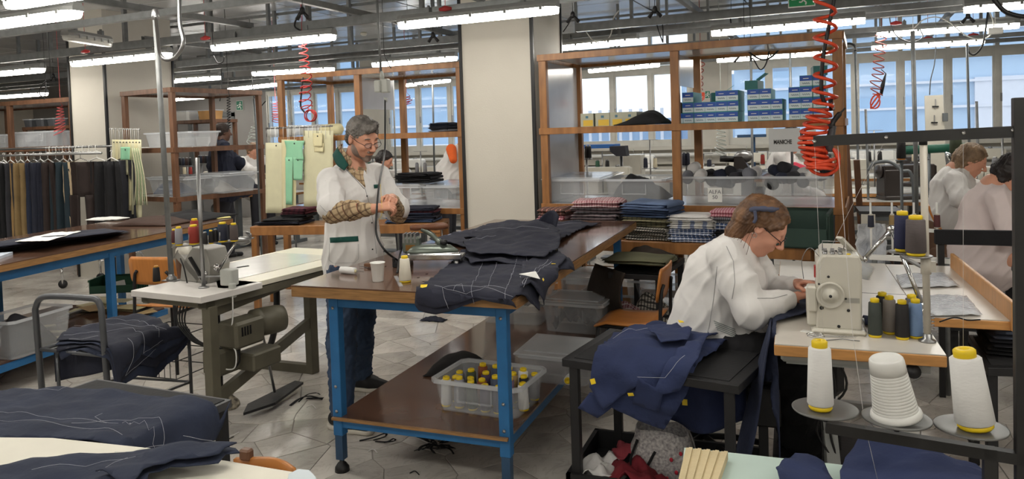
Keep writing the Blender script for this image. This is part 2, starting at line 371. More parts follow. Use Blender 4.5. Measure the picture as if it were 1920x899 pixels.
# CEILING, GRID AND LAMPS
CEILM = mat('glossy_ceiling_metal', (200, 201, 203), .24, metal=.35, var=.07, scale=1.5, tint=True)
ceiling = struct('ceiling', MB().box((XL, YF, ZC), (XR, YB+.2, ZC+.1)), mat('ceiling_shadow_gap', (24, 25, 27), .6))
CA = R(-4)
def CF(x, y, z): return Vector((x*math.cos(CA)-y*math.sin(CA), y*math.cos(CA)+x*math.sin(CA), z))
PWX, PWY = 1.25, .62; pan = []; base = MB().box((.011, .011, -.012), (PWX-.011, PWY-.011, -.001), bev=.004)
pm = base.mesh('panel', CEILM, shade=[1.0]*len(base.f))
meshes = []
for k in range(5):
 q = base.mesh('panel', CEILM, shade=[.8+.09*k]*len(base.f)); meshes.append(q)
cells = []
for i in range(-14, 6):
 for j in range(-8, 21):
  p = CF(i*PWX, j*PWY, ZC); q = CF((i+1)*PWX, (j+1)*PWY, ZC)
  if min(p.x, q.x) < XL or max(p.x, q.x) > XR or min(p.y,q.y) < YF or CF((i+1)*PWX, j*PWY, 0).y < YF or CF(i*PWX, (j+1)*PWY, 0).y > YB-.02: continue
  c = CF((i+.5)*PWX, (j+.5)*PWY, ZC); v = c-CAM0; d = v.dot(_f)
  vis = d > 1 and -60 < CXP+FPX*v.dot(_r2)/d < 1980 and CYP-FPX*v.dot(_u2)/d > -60
  cells.append((not vis, d, p))
cells.sort(key=lambda c: (c[0], c[1]))
rest = MB()
for k, (nv, d, p) in enumerate(cells):
 if k < 300 and not nv:
  o = bpy.data.objects.new('panel', meshes[rs.randrange(5)]); COL.objects.link(o); o.parent = ceiling; o.location = p; o.rotation_euler = (0, 0, CA)
 else: rest.add(base.v, base.f, M=T(p.x, p.y, p.z, CA))
o = bpy.data.objects.new('rear_panels', rest.mesh('rear_panels', CEILM, shade=[1.0]*len(rest.f))); COL.objects.link(o); o.parent = ceiling; o['kind'] = 'stuff'
# round ceiling diffuser and smoke detector
p = PZ(497, 33, ZC-.012); single('air_diffuser', MB().lathe([(.17, 0), (.17, -.01), (.15, -.02), (.1, -.012), (.0, -.012)], 24, p), WHITEP, 'round white air diffuser set in the shiny ceiling panels', 'vent')
p = PZ(682, 61, ZC-.012); single('smoke_detector', MB().lathe([(.05, 0), (.055, -.03), (.03, -.05), (.0, -.05)], 16, p), CREAMP, 'small cream smoke detector on the ceiling', 'detector')
# strut channel grid, 25 cm below the ceiling; each run is a thing with its rail and hangers
def cbeam(a, b, z, h=.045, w=.045, name='strut_channel'):
 r = thing(name, None, None, tuple(a)); r['kind'] = 'structure'
 A = Vector((a.x, a.y, z)); B = Vector((b.x, b.y, z)); m = MB(); t = (B-A).normalized(); s = Vector((-t.y, t.x, 0))
 m.bar(A+s*(w/2), B+s*(w/2), .004, h); m.bar(A-s*(w/2), B-s*(w/2), .004, h); m.bar(A+Vector((0,0,-h/2)), B+Vector((0,0,-h/2)), w, .004)
 part('rail', m, STRUT, r, True); return r, A, B
PERF = mat('perforated_dark', (30, 30, 32), .8)
def hanger(r, P, ztop=ZC-.012, w=.045):
 m = MB().bar(P, (P.x, P.y, ztop), w, .03, (1, 0, 0)); h = part('hanger', m, STRUT, r, True)
 d = MB(); z = P.z+.04
 while z < ztop-.04: d.cbox((P.x, P.y-.016, z), (.016, .004, .022)); z += .05
 part('slot', d, PERF, h, True, kind='stuff')
hx = [(-13.5, 4.8), (-13.5, 4.8), (-13, 4.8), (-13, 4.8), (-13, 4.8), (-12.5, 4.8), (-12, 4.8), (-12, 4.6), (-12, 4.6)]
BY = [4.1, 5.25, 6.85, 7.4, 7.8, 9.0, 9.5, 10.7, 11.4]
for (x0, x1), y in zip(hx, BY):
 segs = [(x0, x1)]
 if 6.0 < y < 7.35: segs = [(x0, -9.0), (-7.7, -3.3), (-2.4, x1)]
 for s0, s1 in segs:
  r, A, B = cbeam(CF(s0, y, 2.6), CF(s1, y, 2.6), 2.6, .075 if y in (5.25, 6.85) else .05)
  if y in (5.25, 6.85, 7.4, 9.0, 9.5, 10.7):
   x = math.ceil(s0/1.15)*1.15+.3+(.4 if y in (6.85, 9.5) else 0)
   while x < s1: hanger(r, CF(x, y, 2.63)); x += 1.15
for x, y0, y1 in ((-4.95, 2.2, 5.25), (-6.35, 5.25, 6.85), (-3.75, 4.1, 7.4), (-1.25, 4.1, 9.5), (-9.2, 4.1, 9.0), (-5.4, 7.4, 10.7), (.9, 6.85, 11.4), (2.2, 7.4, 11.4), (-2.6, 2.2, 5.25)):
 cbeam(CF(x, y0, 2.66), CF(x, y1, 2.66), 2.655, .045)
for y, x0, x1 in ((7.45, -9.5, -1), (10.25, -11, 0), (4.2, -6.5, -1)): # thin rails right under the ceiling
 cbeam(CF(x0, y, 3.15), CF(x1, y, 3.15), 3.2, .03, .03)
# ---- sealed fluorescent fixtures
TUBE = mat('lit_tube_cover', (255, 248, 228), .4, var=0, emit=(LAMP_STRENGTH, (1.0, .955, .87)))
TUBEOFF = mat('unlit_tube_cover', (205, 205, 198), .25, var=.03, alpha=.7)
LGREY = mat('lamp_housing_grey', (150, 152, 150), .5, var=.06)
def fixture(A, B, label, lit=True):
 A = Vector(A); B = Vector(B); L = (B-A).length; c = (A+B)/2; rz = math.atan2(B.y-A.y, B.x-A.x)
 t = thing('ceiling_lamp', label, 'lamp', (c.x, c.y, c.z), rz, 'sealed tube lamps under the grid')
 def sec(x, w, z0, z1): return [(x, -w/2, z1), (x, -w/2*.96, (z0+z1)/2), (x, -w*.3, z0), (x, w*.3, z0), (x, w/2*.96, (z0+z1)/2), (x, w/2, z1)]
 def shell(z0, z1, w0):
  m = MB(); xs = [(-L/2, .5), (-L/2+.05, .92), (-L/2+.09, 1), (L/2-.09, 1), (L/2-.05, .92), (L/2, .5)]; V = []
  for x, k in xs: V += sec(x, w0*k, z0 if z0 > z1*2 or True else z0, z1)
  F = [tuple(range(5, -1, -1)), tuple(range(30, 36))] + [(i*6+k, i*6+(k+1) % 6, (i+1)*6+(k+1) % 6, (i+1)*6+k) for i in range(5) for k in range(6)]
  return m.add(V, F)
 part('diffuser', shell(-.045, -.0, .135), TUBE if lit else TUBEOFF, t)
 hb = MB(); V = []
 for x, k in [(-L/2-.005, .55), (-L/2+.05, .95), (L/2-.05, .95), (L/2+.005, .55)]:
  w0 = .15*k; V += [(x, -w0/2, 0), (x, -w0/2, .025), (x, -w0*.3, .055), (x, w0*.3, .055), (x, w0/2, .025), (x, w0/2, 0)]
 hb.add(V, [tuple(range(5, -1, -1)), tuple(range(18, 24))] + [(i*6+k, i*6+(k+1) % 6, (i+1)*6+(k+1) % 6, (i+1)*6+k) for i in range(3) for k in range(6)])
 part('housing', hb, LGREY, t)
 for k in range(5):
  x = -L/2+.1+k*(L-.2)/4
  for sgn in (-1, 1): part('clip', MB().cbox((x, sgn*.075, -.004), (.022, .012, .03)), LGREY, t)
 for x in (-L*.3, L*.3): part('bracket', MB().cbox((x, 0, .075), (.03, .05, .05)).cbox((x, 0, .1), (.012, .02, .03)), STRUT, t)
 return t
LMP = [((750,44),(1045,13),'bright tube lamp across the top of the white column'), ((400,87),(626,65),'tube lamp above and left of the grey-haired man'), ((137,117),(318,99),'tube lamp in front of the left pillar behind the grey pipe'),
 ((-95,53),(146,20),'large tube lamp at the top left corner'), ((305,151),(412,143),'tube lamp over the left shelf unit just right of the grey pipe'), ((475,136),(625,127),'tube lamp above the shelf with the hanging red hose'),
 ((700,119),(855,106),'tube lamp ending at the left edge of the white column'), ((1335,59),(1622,34),'long bright tube lamp above the shelf of blue boxes'), ((1040,88),(1195,73),'tube lamp just right of the white column'),
 ((1645,62),(1910,44),'upper of the two long lamps before the right windows'), ((1635,87),(1845,75),'lower of the two long lamps before the right windows'), ((1105,131),(1235,119),'small far lamp seen through the shelf over yellow boxes'),
 ((1345,111),(1555,96),'lamp seen through the shelf above the blue boxes'), ((760,158),(842,149),'far lamp seen inside the middle shelf beside the column'), ((320,186),(405,179),'far lamp seen inside the left shelf unit'),
 ((430,166),(520,156),'far lamp over the grey door with the exit sign'), ((-60,141),(80,128),'middle lamp at the left edge'), ((-40,183),(87,174),'lowest lamp at the left edge over the brown shelf'), ((1808,14),(2020,-3),'lamp in the top right corner')]
for a, b2, lb in LMP:
 A = PZ(*a, 2.5); B = PZ(*b2, 2.5)
 fixture(A, B, lb)
fixture(PZ(122, 66, 2.62), PZ(205, 80, 2.62), 'unlit tube lamp crossing the beams before the left pillar', False)
k = 0
for y in (2.9, .6, -1.8):      # unseen lamps continuing the rows overhead and behind the camera, added for illumination
 for x in (-11.5, -9, -6.5, -4, -1.5, 1.0, 3.5):
  if y == .6 and abs(x) < .2: continue
  fixture(CF(x-.64, y, 2.5), CF(x+.64, y, 2.5), 'unseen tube lamp continuing the rows overhead, added to brighten the room')
  k += 1
# CLOTH HELPERS
class Cloth:
 """flat cut pieces laid over a box-shaped support: they run over its edges and hang"""
 def __init__(s, rect, top, r=.018, wr=.006, flare=.08, seed=0, rz=0.0, org=(0, 0), bend=None):
  s.x0, s.x1, s.y0, s.y1 = rect; s.top = top; s.r = r; s.wr = wr*1.35; s.flare = flare; s.seed = seed; s.rz = rz; s.org = org; s.bend = bend; s.edge = None
 def loc(s, p):
  dx, dy = p[0]-s.org[0], p[1]-s.org[1]; c, q = math.cos(-s.rz), math.sin(-s.rz); return dx*c-dy*q, dx*q+dy*c
 def glo(s, x, y, z): c, q = math.cos(s.rz), math.sin(s.rz); return Vector((x*c-y*q+s.org[0], x*q+y*c+s.org[1], z))
 def flat(s, px, py, k='t', h=.02):
  if s.edge: k = s.edge(px, py, k)
  if k == 't': return s.loc(PZ(px, py, s.top+h))
  # intersect the ray with the vertical plane of an edge, unfold downwards
  d = ray(px, py)
  ax, v, sg = {'f': (1, s.y0, -1), 'b': (1, s.y1, 1), 'r': (0, s.x1, 1), 'l': (0, s.x0, -1)}[k]
  o = s.loc(CAM0); e = s.loc(CAM0+d); dd = (e[0]-o[0], e[1]-o[1]); t = (v+sg*.025-o[ax])/dd[ax]
  P = CAM0+d*t; q = list(s.loc(P)); q[ax] = v+sg*max(0, s.top-P.z); return tuple(q)
 def map(s, x, y, lift=0.0):
  ox = x-s.x1 if x > s.x1 else (x-s.x0 if x < s.x0 else 0); oy = y-s.y1 if y > s.y1 else (y-s.y0 if y < s.y0 else 0)
  d = math.hypot(ox, oy); cx = min(max(x, s.x0), s.x1); cy = min(max(y, s.y0), s.y1); z = s.top
  w = nz(x+s.seed*3.1, y-s.seed*1.7, .3, 5)*s.wr*1.6 + nz(x*1.0+s.seed, y*2.3, 1.3, 9)*s.wr*.8
  if d > 0:
   ux, uy = ox/d, oy/d; r = s.r+lift; al = d/max(r, .001)
   if al < PI/2: hx = r*math.sin(al); dz = r*(1-math.cos(al)); nx, nzv = math.sin(al), math.cos(al)
   else:
    e = d-PI/2*r; rf = math.sin((x+y*1.3)*17+s.seed)*min(e*.12, .018); hx = r+e*s.flare+rf; dz = r+e*.985; nx, nzv = 1, 0
   if al < PI/2: cx2, cy2 = cx+ux*hx, cy+uy*hx
   else: cx2, cy2 = cx+ux*hx, cy+uy*hx
   x2 = cx2+ux*nx*w; y2 = cy2+uy*nx*w; z2 = s.top+lift-dz+nzv*abs(w)
   P = (x2, y2, z2)
  else: P = (x, y, z+lift+abs(w)+ (s.bend(x, y) if s.bend else 0))
  return s.glo(*P)
 def sheet(s, poly, lift=0.0, step=.025, th=.004, extra=None):
  """poly: flat local points -> solid MB"""
  pts = []; n = len(poly)
  for i in range(n):
   a = Vector(poly[i]); b = Vector(poly[(i+1) % n]); k = max(1, int((b-a).length/step))
   pts += [a+(b-a)*(j/k) for j in range(k)]
  ne = len(pts); xs = [p.x for p in pts]; ys = [p.y for p in pts]; q = []
  y = min(ys)+step/2; row = 0
  while y < max(ys):
   x = min(xs)+step/2+(row % 2)*step/2
   while x < max(xs):
    if inpoly(x, y, pts): q.append(Vector((x, y)))
    x += step
   y += step*.87; row += 1
  V, E_, F, *_ = geometry.delaunay_2d_cdt(pts+q, [(i, (i+1) % ne) for i in range(ne)], [], 1, 1e-5)
  V3 = [s.map(v.x, v.y, lift+(extra(v.x, v.y) if extra else 0)) for v in V]
  m = MB(); m.add(V3, [tuple(f) for f in F], True); m.th = th; return m
 def thread(s, mb, pts, lift=.004, r=.0011, dash=None):
  P = []
  for i in range(len(pts)-1):
   a = Vector(pts[i]); b = Vector(pts[i+1]); k = max(1, int((b-a).length/.02))
   P += [a+(b-a)*(j/k) for j in range(k)]
  P.append(Vector(pts[-1])); Q = [s.map(p.x, p.y, lift) for p in P]
  if len(Q) > 1: mb.tube(Q, r, 4)
def inpoly(x, y, P):
 c = False; n = len(P); j = n-1
 for i in range(n):
  a, b = P[i], P[j]
  if (a[1] > y) != (b[1] > y) and x < (b[0]-a[0])*(y-a[1])/(b[1]-a[1])+a[0]: c = not c
  j = i
 return c
def garment(name, cl, pieces, m, label, cat='garment', group=None, threads=(), tabs=(), base=None, th=.004, tr=.0008):
 """pieces: list of (part name, [(px,py,kind)...], lift); first becomes a part too"""
 first = cl.map(*cl.flat(*pieces[0][1][0]))
 root = thing(name, label, cat, (first.x, first.y, cl.top), 0, group)
 for nm, pts, lift in pieces:
  poly = [cl.flat(*p) for p in pts]; mb = cl.sheet(poly, lift)
  part(nm, mb, m if not isinstance(m, dict) else m[nm], root, True, solid=th)
 if threads:
  for tl in threads:
   lf, pts = tl if isinstance(tl, tuple) and isinstance(tl[0], float) else (.006, tl)
   mb = MB(); cl.thread(mb, [cl.flat(*p) for p in pts], lf, tr); part('basting_thread', mb, STITCH, root, True)
 for (px, py, k, w, h, a, lf, colr) in tabs:
  c = cl.flat(px, py, k); mb = MB(); ca, sa = math.cos(a), math.sin(a)
  mb.add([cl.map(c[0]+(i*w*ca-j*h*sa), c[1]+(i*w*sa+j*h*ca), lf) for i, j in ((-.5,-.5),(.5,-.5),(.5,.5),(-.5,.5))], [(0,1,2,3)])
  part('size_tab' if colr is YELLOWP else 'cloth_tag', mb, colr, root, True, label='yellow tab' if colr is YELLOWP else 'white tag', solid=.0015)
 return root
def slab(w, d, h, seed=0, nx=16, ny=12, wr=.6, lean=0.0, round_=.5):
 """soft folded cloth layer centred at the origin, bottom at 0"""
 m = MB(); V = []; F = []
 def pt(u, v, side):
  # side: 1 top, 0 bottom ; rounded edges
  x = (u-.5)*w; y = (v-.5)*d; e = min(u, 1-u)*w; f = min(v, 1-v)*d; k = min(e, f)/(h*round_+1e-6)
  g = math.sqrt(max(0, 1-(1-min(1, k))**2)); wob = nz(x*6+seed, y*6, seed*.7)*h*wr
  x += nz(seed, y*5, 1.1)*.012; y += nz(x*5, seed+4, 2.1)*.012
  z = h/2+(h/2*g+wob*g*.5)*(1 if side else -1)+(wob*.5); return (x+lean*z, y, z)
 top = lambda u, v: pt(u, v, 1); bot = lambda u, v: pt(1-u, v, 0)
 m.grid(top, nx, ny); m.grid(bot, nx, ny); return m
def add_mb(dst, src, M): dst.add(src.v, src.f, M=M); dst.sm[-len(src.f):] = src.sm; return dst
def folded(name, M_, dims, m, label, cat='folded garment', group=None, seed=0, layers=3, m2=None, extras=None):
 """one folded garment: several plies joined by a rounded front fold, slightly askew"""
 rz = math.atan2(M_[1][0], M_[0][0]); root = thing(name, label, cat, tuple(M_.translation), rz, group)
 w_, d_, h_ = dims; hh = h_/layers; rr = random.Random(seed)
 for k in range(layers):
  sl_ = slab(w_*rr.uniform(.96, 1.02), d_*rr.uniform(.95, 1.02), hh*1.15, seed+k*2.3)
  mb = MB(); add_mb(mb, sl_, T(rr.uniform(-.012, .012), rr.uniform(-.01, .01), k*hh, rr.uniform(-.06, .06)))
  part('ply', mb, m if (m2 is None or k % 2 == 0) else m2, root)
 if layers > 1 and w_ > .15:
  mb = MB(); n = 10  # the rounded fold that joins the plies on one side
  mb.grid(lambda u, v: (w_/2-.004+math.sin(PI*v)*hh*.7*(1+.2*nz(u*4, seed, 1)), (u-.5)*d_*.97, hh*.2+(h_-hh*.4)*(1-math.cos(PI*v))/2), n, 8)
  part('fold', mb, m, root)
 return root
# MAIN WORK TABLE
TX0, TX1, TY0, TY1, TZ = -2.23, -1.09, 2.92, 5.53, .92
t = thing('work_table', 'long brown-topped work table with blue steel legs in the middle of the workshop', 'table', ((TX0+TX1)/2, (TY0+TY1)/2, 0))
part('tabletop', MB().box((TX0, TY0, TZ-.006), (TX1, TY1, TZ), bev=.001), WOODTOP, t, True)
m = MB().box((TX0, TY0, TZ-.055), (TX1, TY1, TZ-.0065), bev=.002); part('edge_band', m, WOODEDGE, t, True, label='oak-coloured edge')
m = MB(); fz = TZ-.055-.03
fx0, fx1, fy0, fy1 = -2.06, -1.2, 3.03, 5.35
for y in (fy0, fy1): m.bar((fx0, y, fz), (fx1, y, fz), .04, .06)
for x in (fx0, fx1): m.bar((x, fy0, fz), (x, fy1, fz), .04, .06)
part('apron_frame', m, BLUE, t, True)
m = MB(); sz = .27
for y in (fy0, fy1): m.bar((fx0, y, sz-.03), (fx1, y, sz-.03), .035, .04)
for x in (fx0, fx1): m.bar((x, fy0, sz-.03), (x, fy1, sz-.03), .035, .04)
part('lower_rail_frame', m, BLUE, t, True)
BLUED = mat('dark_blue_steel', (44, 74, 104), .45, var=.15)
for x in (fx0, fx1):
 for y in (fy0, fy1):
  lg = part('leg', MB().cbox((x, y, (sz+fz)/2-.03), (.05, .05, fz-sz+.12), bev=.003), BLUE, t, True)
  part('leg_extension', MB().cbox((x, y, .16), (.04, .04, .2)), BLUED, lg, True, label='darker blue leg extension')
  part('levelling_foot', MB().lathe([(.012, .09), (.012, .045), (.02, .04), (.034, .02), (.036, 0), (0, 0)][::-1], 16, (x, y, 0)), BLACKP, lg, True)
  m = MB()
  for z in (.3, .42, .8): m.lathe([(.004, 0), (.008, .001), (.008, .003), (0, .005)], 8, M=T(x, y-.026, z, rx=R(90))); part('bolt', m, STEEL, lg, True); m = MB()
part('lower_shelf', MB().box((fx0-.02, fy0-.03, sz-.008), (fx1+.02, fy1, sz+.004), bev=.001), WOODTOP, t, True)
part('shelf_edge_strip', MB().box((fx0-.02, fy0-.045, sz-.008), (fx1+.02, fy0-.0305, sz+.004)), WOODEDGE, t, True)
# SHELF UNITS
LAMI = mat('grey_laminate', (186, 184, 184), .16, var=.03, coat=.2)
def shelf_unit(name_label, org, rz, bays, H, levels, depth=.9, wood=SHELFW, endpanels=(True, False), half=()):
 """bays: list of widths; levels: z of boards (top included)"""
 t = thing('shelf_unit', name_label, 'shelf', (org[0], org[1], 0), rz); W = sum(bays); pw = .068
 xs = [0]; [xs.append(xs[-1]+b_) for b_ in bays]
 for i, x in enumerate(xs):
  for y in (0, depth-.05): part('post', MB().box((x-(pw/2 if 0 < i < len(xs)-1 else (0 if i == 0 else pw)), y, 0), (x+(pw/2 if 0 < i < len(xs)-1 else (pw if i == 0 else 0)), y+.05, H), bev=.003), wood, t)
 for z in levels:
  m = MB().box((.05, .03, z-.03), (W-.05, depth-.03, z-.004)); b_ = part('shelf_board', m, LAMI, t)
  part('front_rail', MB().box((.0, -.012, z-.055), (W, .0, z), bev=.002), wood, b_)
  part('rear_rail', MB().box((.0, depth, z-.055), (W, depth+.012, z)), wood, b_)
  part('side_rail', MB().box((-.012, 0, z-.055), (0, depth, z)), wood, b_); part('side_rail', MB().box((W, 0, z-.055), (W+.012, depth, z)), wood, b_)
 for i in range(len(xs)):
  ok = endpanels[0] if i == 0 else (endpanels[1] if i == len(xs)-1 else False)
  if ok: part('side_panel', MB().box((xs[i]-.01+(.02 if i == 0 else -.02), .05, levels[-1] if False else .05), (xs[i]+.01+(.02 if i == 0 else -.02), depth-.05, H-.06)), LAMI, t)
 for (i, z0, z1) in half: part('side_panel', MB().box((xs[i]-.01, .05, z0), (xs[i]+.01, depth*.75, z1)), LAMI, t)
 return t
RS_O, RS_R = (-2.02, 6.12), R(-5)
shelf_unit('tall two-bay wooden shelf with blue boxes right of the white column', RS_O, RS_R, [1.17, 1.22], 2.27, [2.27, 1.64, .99, .3], endpanels=(True, False), half=((1, 1.95, 2.2),))
def RS(x, y, z): c, s_ = math.cos(RS_R), math.sin(RS_R); return Vector((RS_O[0]+x*c-y*s_, RS_O[1]+x*s_+y*c, z))
def rs_x(px, y=0.0):
 """local x on the right shelf's plane y for an image column"""
 d = ray(px, 240); o = RS(0, y, 0); dx, dy = math.cos(RS_R), math.sin(RS_R)
 # CAM + t d = o + s (dx,dy)
 det = d.x*(-dy)-d.y*(-dx); bx, by = o.x, o.y; t_ = (bx*(-dy)-by*(-dx))/det; return ((t_*d.x-bx)*dx+(t_*d.y-by)*dy)
MS_O, MS_R = (-5.13, 6.62), R(-3)
shelf_unit('middle wooden shelf unit left of the white column with hanging cream patterns', MS_O, MS_R, [1.02, 1.2], 2.3, [2.3, 1.64, .9], wood=SHELFW, endpanels=(False, False), half=((1, 1.9, 2.22),))
def MS(x, y, z): c, s_ = math.cos(MS_R), math.sin(MS_R); return Vector((MS_O[0]+x*c-y*s_, MS_O[1]+x*s_+y*c, z))
p0 = PY(203, 170, 6.55)
LS_R = R(-11)
shelf_unit('left wooden shelf unit with clear bins beside the left pillar', (p0.x, 6.72), LS_R, [.98], 2.24, [2.24, 1.56, 1.0], depth=1.25, wood=DARKW, endpanels=(False, False))
def LS(x, y, z): c, s_ = math.cos(LS_R), math.sin(LS_R); return Vector((p0.x+x*c-y*s_, 6.72+x*s_+y*c, z))
q1 = PY(134, 185, 6.75)
shelf_unit('far left wooden shelf unit behind the clothes rail', (q1.x-2.65, 6.9), R(-3), [1.42, 1.22], 2.22, [2.22, 1.62, 1.0], wood=DARKW, endpanels=(False, False))
LS2 = lambda x, y, z: Vector((q1.x-2.65+x*math.cos(R(-3))-y*math.sin(R(-3)), 6.9+x*math.sin(R(-3))+y*math.cos(R(-3)), z))
# BENCHES
def wood_bench(label, o, rz, w_, d_, h, wood=SHELFW, legx=(.03,)):
 t = thing('wooden_bench', label, 'bench', (o[0], o[1], 0), rz)
 part('seat_board', MB().box((0, 0, h-.03), (w_, d_, h), bev=.003), wood, t); part('front_rail', MB().box((.0, -.012, h-.085), (w_, .0, h-.004), bev=.002), wood, t)
 part('rear_rail', MB().box((0, d_, h-.085), (w_, d_+.012, h-.004)), wood, t)
 for x in (0.0, w_-.055):
  for y in (0.0, d_-.055): part('leg', MB().box((x, y, 0), (x+.055, y+.055, h-.03), bev=.003), wood, t)
 return t
BN_O, BN_R = (-1.93, 5.695), R(-7)
wood_bench('wooden bench stacked with folded checked shirts in front of the right shelf', BN_O, BN_R, 2.06, .42, .76)
def BN(x, y, z): c, s_ = math.cos(BN_R), math.sin(BN_R); return Vector((BN_O[0]+x*c-y*s_, BN_O[1]+x*s_+y*c, z))
BM_O, BM_R = (-4.8, 5.72), R(13.5)
wood_bench('wooden bench with dark folded trousers behind the standing man', BM_O, BM_R, 1.83, .4, .8)
def BMp(x, y, z): c, s_ = math.cos(BM_R), math.sin(BM_R); return Vector((BM_O[0]+x*c-y*s_, BM_O[1]+x*s_+y*c, z))
# BLUE CUTTING TABLE ON THE LEFT
A_ = PZ(0, 497, .87); B_ = PZ(437, 410, .87); dv = (B_-A_); dv.z = 0; L_ = dv.length; lrz = math.atan2(dv.y, dv.x)-PI/2; A_ -= dv.normalized()*1.6; L_ += 1.6
# local frame: y along the right edge, x to the left is negative
t = thing('cutting_table', 'long brown-topped cutting table with blue frame in front of the clothes rail', 'table', (A_.x, A_.y, 0), lrz)
part('tabletop', MB().box((-1.25, 0, .864), (0, L_, .87)), WOODTOP, t)
part('edge_band', MB().box((-1.25, 0, .82), (0, L_, .8635), bev=.002), WOODEDGE, t, label='oak-coloured edge')
m = MB()
for x in (-1.17, -.08): m.bar((x, .1, .785), (x, L_-.1, .785), .04, .07)
for y in (.1, L_-.1): m.bar((-1.17, y, .785), (-.08, y, .785), .04, .07)
part('apron_frame', m, BLUE, t)
for x in (-1.17, -.08):
 for y in (.1, 2.6, L_-.15):
  lg = part('leg', MB().cbox((x, y, .4), (.05, .05, .76)), BLUE, t); part('levelling_foot', MB().lathe([(0, 0), (.034, 0), (.03, .03), (.012, .04)], 12, (x, y, 0)), BLACKP, lg)
part('lower_shelf', MB().box((-1.17, .1, .2), (-.1, 3.2, .215)), WOODTOP, t)
m = MB(); [m.bar((x, .1, .18), (x, 3.2, .18), .035, .04) for x in (-1.17, -.08)]; m.bar((-1.17, 3.2, .18), (-.08, 3.2, .18), .035, .04); part('lower_rail_frame', m, BLUE, t)
LT_O, LT_R = (A_.x, A_.y), lrz
def LT(x, y, z): c, s_ = math.cos(LT_R), math.sin(LT_R); return Vector((LT_O[0]+x*c-y*s_, LT_O[1]+x*s_+y*c, z))
# REUSABLE SMALL THINGS
TH = {}
def thm(name, rgb):
 return mat('thread_'+name, rgb, .7, var=.05, bump=.12, bscale=60, scale=6, stretch=(1, 1, 3))
def spool(label, loc, rgbname, h=.155, r=.034, cap=YELLOWP, group=None, taper=.8, tilt=(0, 0), base=True, cat='thread spool'):
 colr = thm(*rgbname); t = thing('thread_cone', label, cat, tuple(loc), 0, group); t.rotation_euler = (tilt[0], tilt[1], 0)
 b = h*.07
 part('winding', MB().lathe([(r*.92, b), (r, b+.004), (r*(1+taper)/2, h*.5), (r*taper, h*.88), (r*taper*.85, h*.9)], 18), colr, t)
 part('core_cap', MB().lathe([(r*taper*.35, h*.86), (r*taper*.7, h*.87), (r*taper*.72, h*.98), (r*taper*.6, h), (r*taper*.32, h), (r*taper*.3, h*.95)], 16), cap, t)
 if base: part('base_ring', MB().lathe([(0, 0), (r*.8, 0), (r*.9, b*.4), (r*.86, b)], 16), cap, t)
 return t
def bin_(label, loc, rz, w_, d_, h_, name='plastic_bin', lid=None, m=None, group=None, handle=True, cat='plastic bin', lidtilt=0):
 m = m or CLEAR; t = thing(name, label, cat, tuple(loc), rz, group); tp = .04
 def ring(z, k, g=0): a = w_/2*(1-tp*k)-g; b = d_/2*(1-tp*k)-g; c = .03; return [(-a+c,-b,z),(a-c,-b,z),(a,-b+c,z),(a,b-c,z),(a-c,b,z),(-a+c,b,z),(-a,b-c,z),(-a,-b+c,z)]
 V = ring(0, 2.6) + ring(h_, 0) + ring(h_, 0, .004) + ring(.004, 2.6, .004)
 F = [tuple(range(7,-1,-1)), tuple(range(24,32))] + [(i*8+k, i*8+(k+1)%8, (i+1)*8+(k+1)%8, (i+1)*8+k) for i in range(3) for k in range(8)]
 part('tub', MB().add(V, F), m, t)
 V = ring(h_-.018, 0, -.012)+ring(h_, 0, -.012)+ring(h_, 0, 0)+ring(h_-.018, 0, 0)
 F = [(i*8+k, i*8+(k+1)%8, ((i+1)%4)*8+(k+1)%8, ((i+1)%4)*8+k) for i in range(4) for k in range(8)]
 part('rim', MB().add(V, F), CLEARLID, t)
 if handle:
  r_ = MB().box((-w_*.2, -d_/2*.99-.004, h_*.35), (w_*.2, -d_/2*.97, h_*.4)).box((-w_*.2, -d_/2*.99-.004, h_*.4), (-w_*.2+.006, -d_/2*.97, h_*.8)).box((w_*.2-.006, -d_/2*.99-.004, h_*.4), (w_*.2, -d_/2*.97, h_*.8))
  part('front_rib', r_, m, t)
 if lid:
  L_ = MB().box((-w_/2-.014, -d_/2-.014, 0), (w_/2+.014, d_/2+.014, .012), bev=.004).box((-w_/2+.03, -d_/2+.03, .012), (w_/2-.03, d_/2-.03, .02))
  o = part('lid', L_, CLEARLID, t); o.location = (0, 0, h_+.002); o.rotation_euler = (lidtilt, 0, 0)
 return t
def coilhose(label, top, bot, n, r0, r1, m, th=.006, name='coil_hose', seed=1, tangle=0):
 """spiral air hose hanging from top to bot (radius grows towards the bottom)"""
 top = Vector(top); bot = Vector(bot); P = []; K = n*14
 for i in range(K+1):
  t_ = i/K; a = 2*PI*n*t_; s_ = t_**1.0
  zf = (1-(1-t_)**1.0) if tangle == 0 else 1-(1-t_)**1.9 if False else t_**.62
  c = top.lerp(bot, zf); r = r0+(r1-r0)*t_
  c = c+Vector((nz(t_*3, seed, 0)*r*1.2*t_, 0, nz(t_*6, seed, 5)*r*.4*t_))
  tl = .25*t_
  P.append(c+Vector((math.cos(a)*r, math.sin(a)*r, math.sin(a+seed)*r*tl*2)))
 t = thing(name, label, 'air hose', tuple(top)); part('coil', MB().tube(P, th, 6), m, t, True)
 part('lead', MB().tube([Vector((top.x, top.y, 3.235)), top+Vector((.004, 0, .05)), P[0]], th*.6, 6), m, t, True); return t, P[-1]
def cable(label, pts, r=.004, m=None, name='cable', cat='cable', up=False):
 g = MB().tube(spline(pts, 8), r, 6); p_ = Vector(pts[0])
 if up and p_.z < 3.1: g.tube([p_, (p_.x, p_.y, 3.236)], .0025, 5)
 return single(name, g, m or BLACKP, label, cat)
REDH = mat('orange_red_hose', (214, 72, 40), .35, var=.1)
DKRED = mat('red_hose', (190, 52, 50), .4, var=.1)
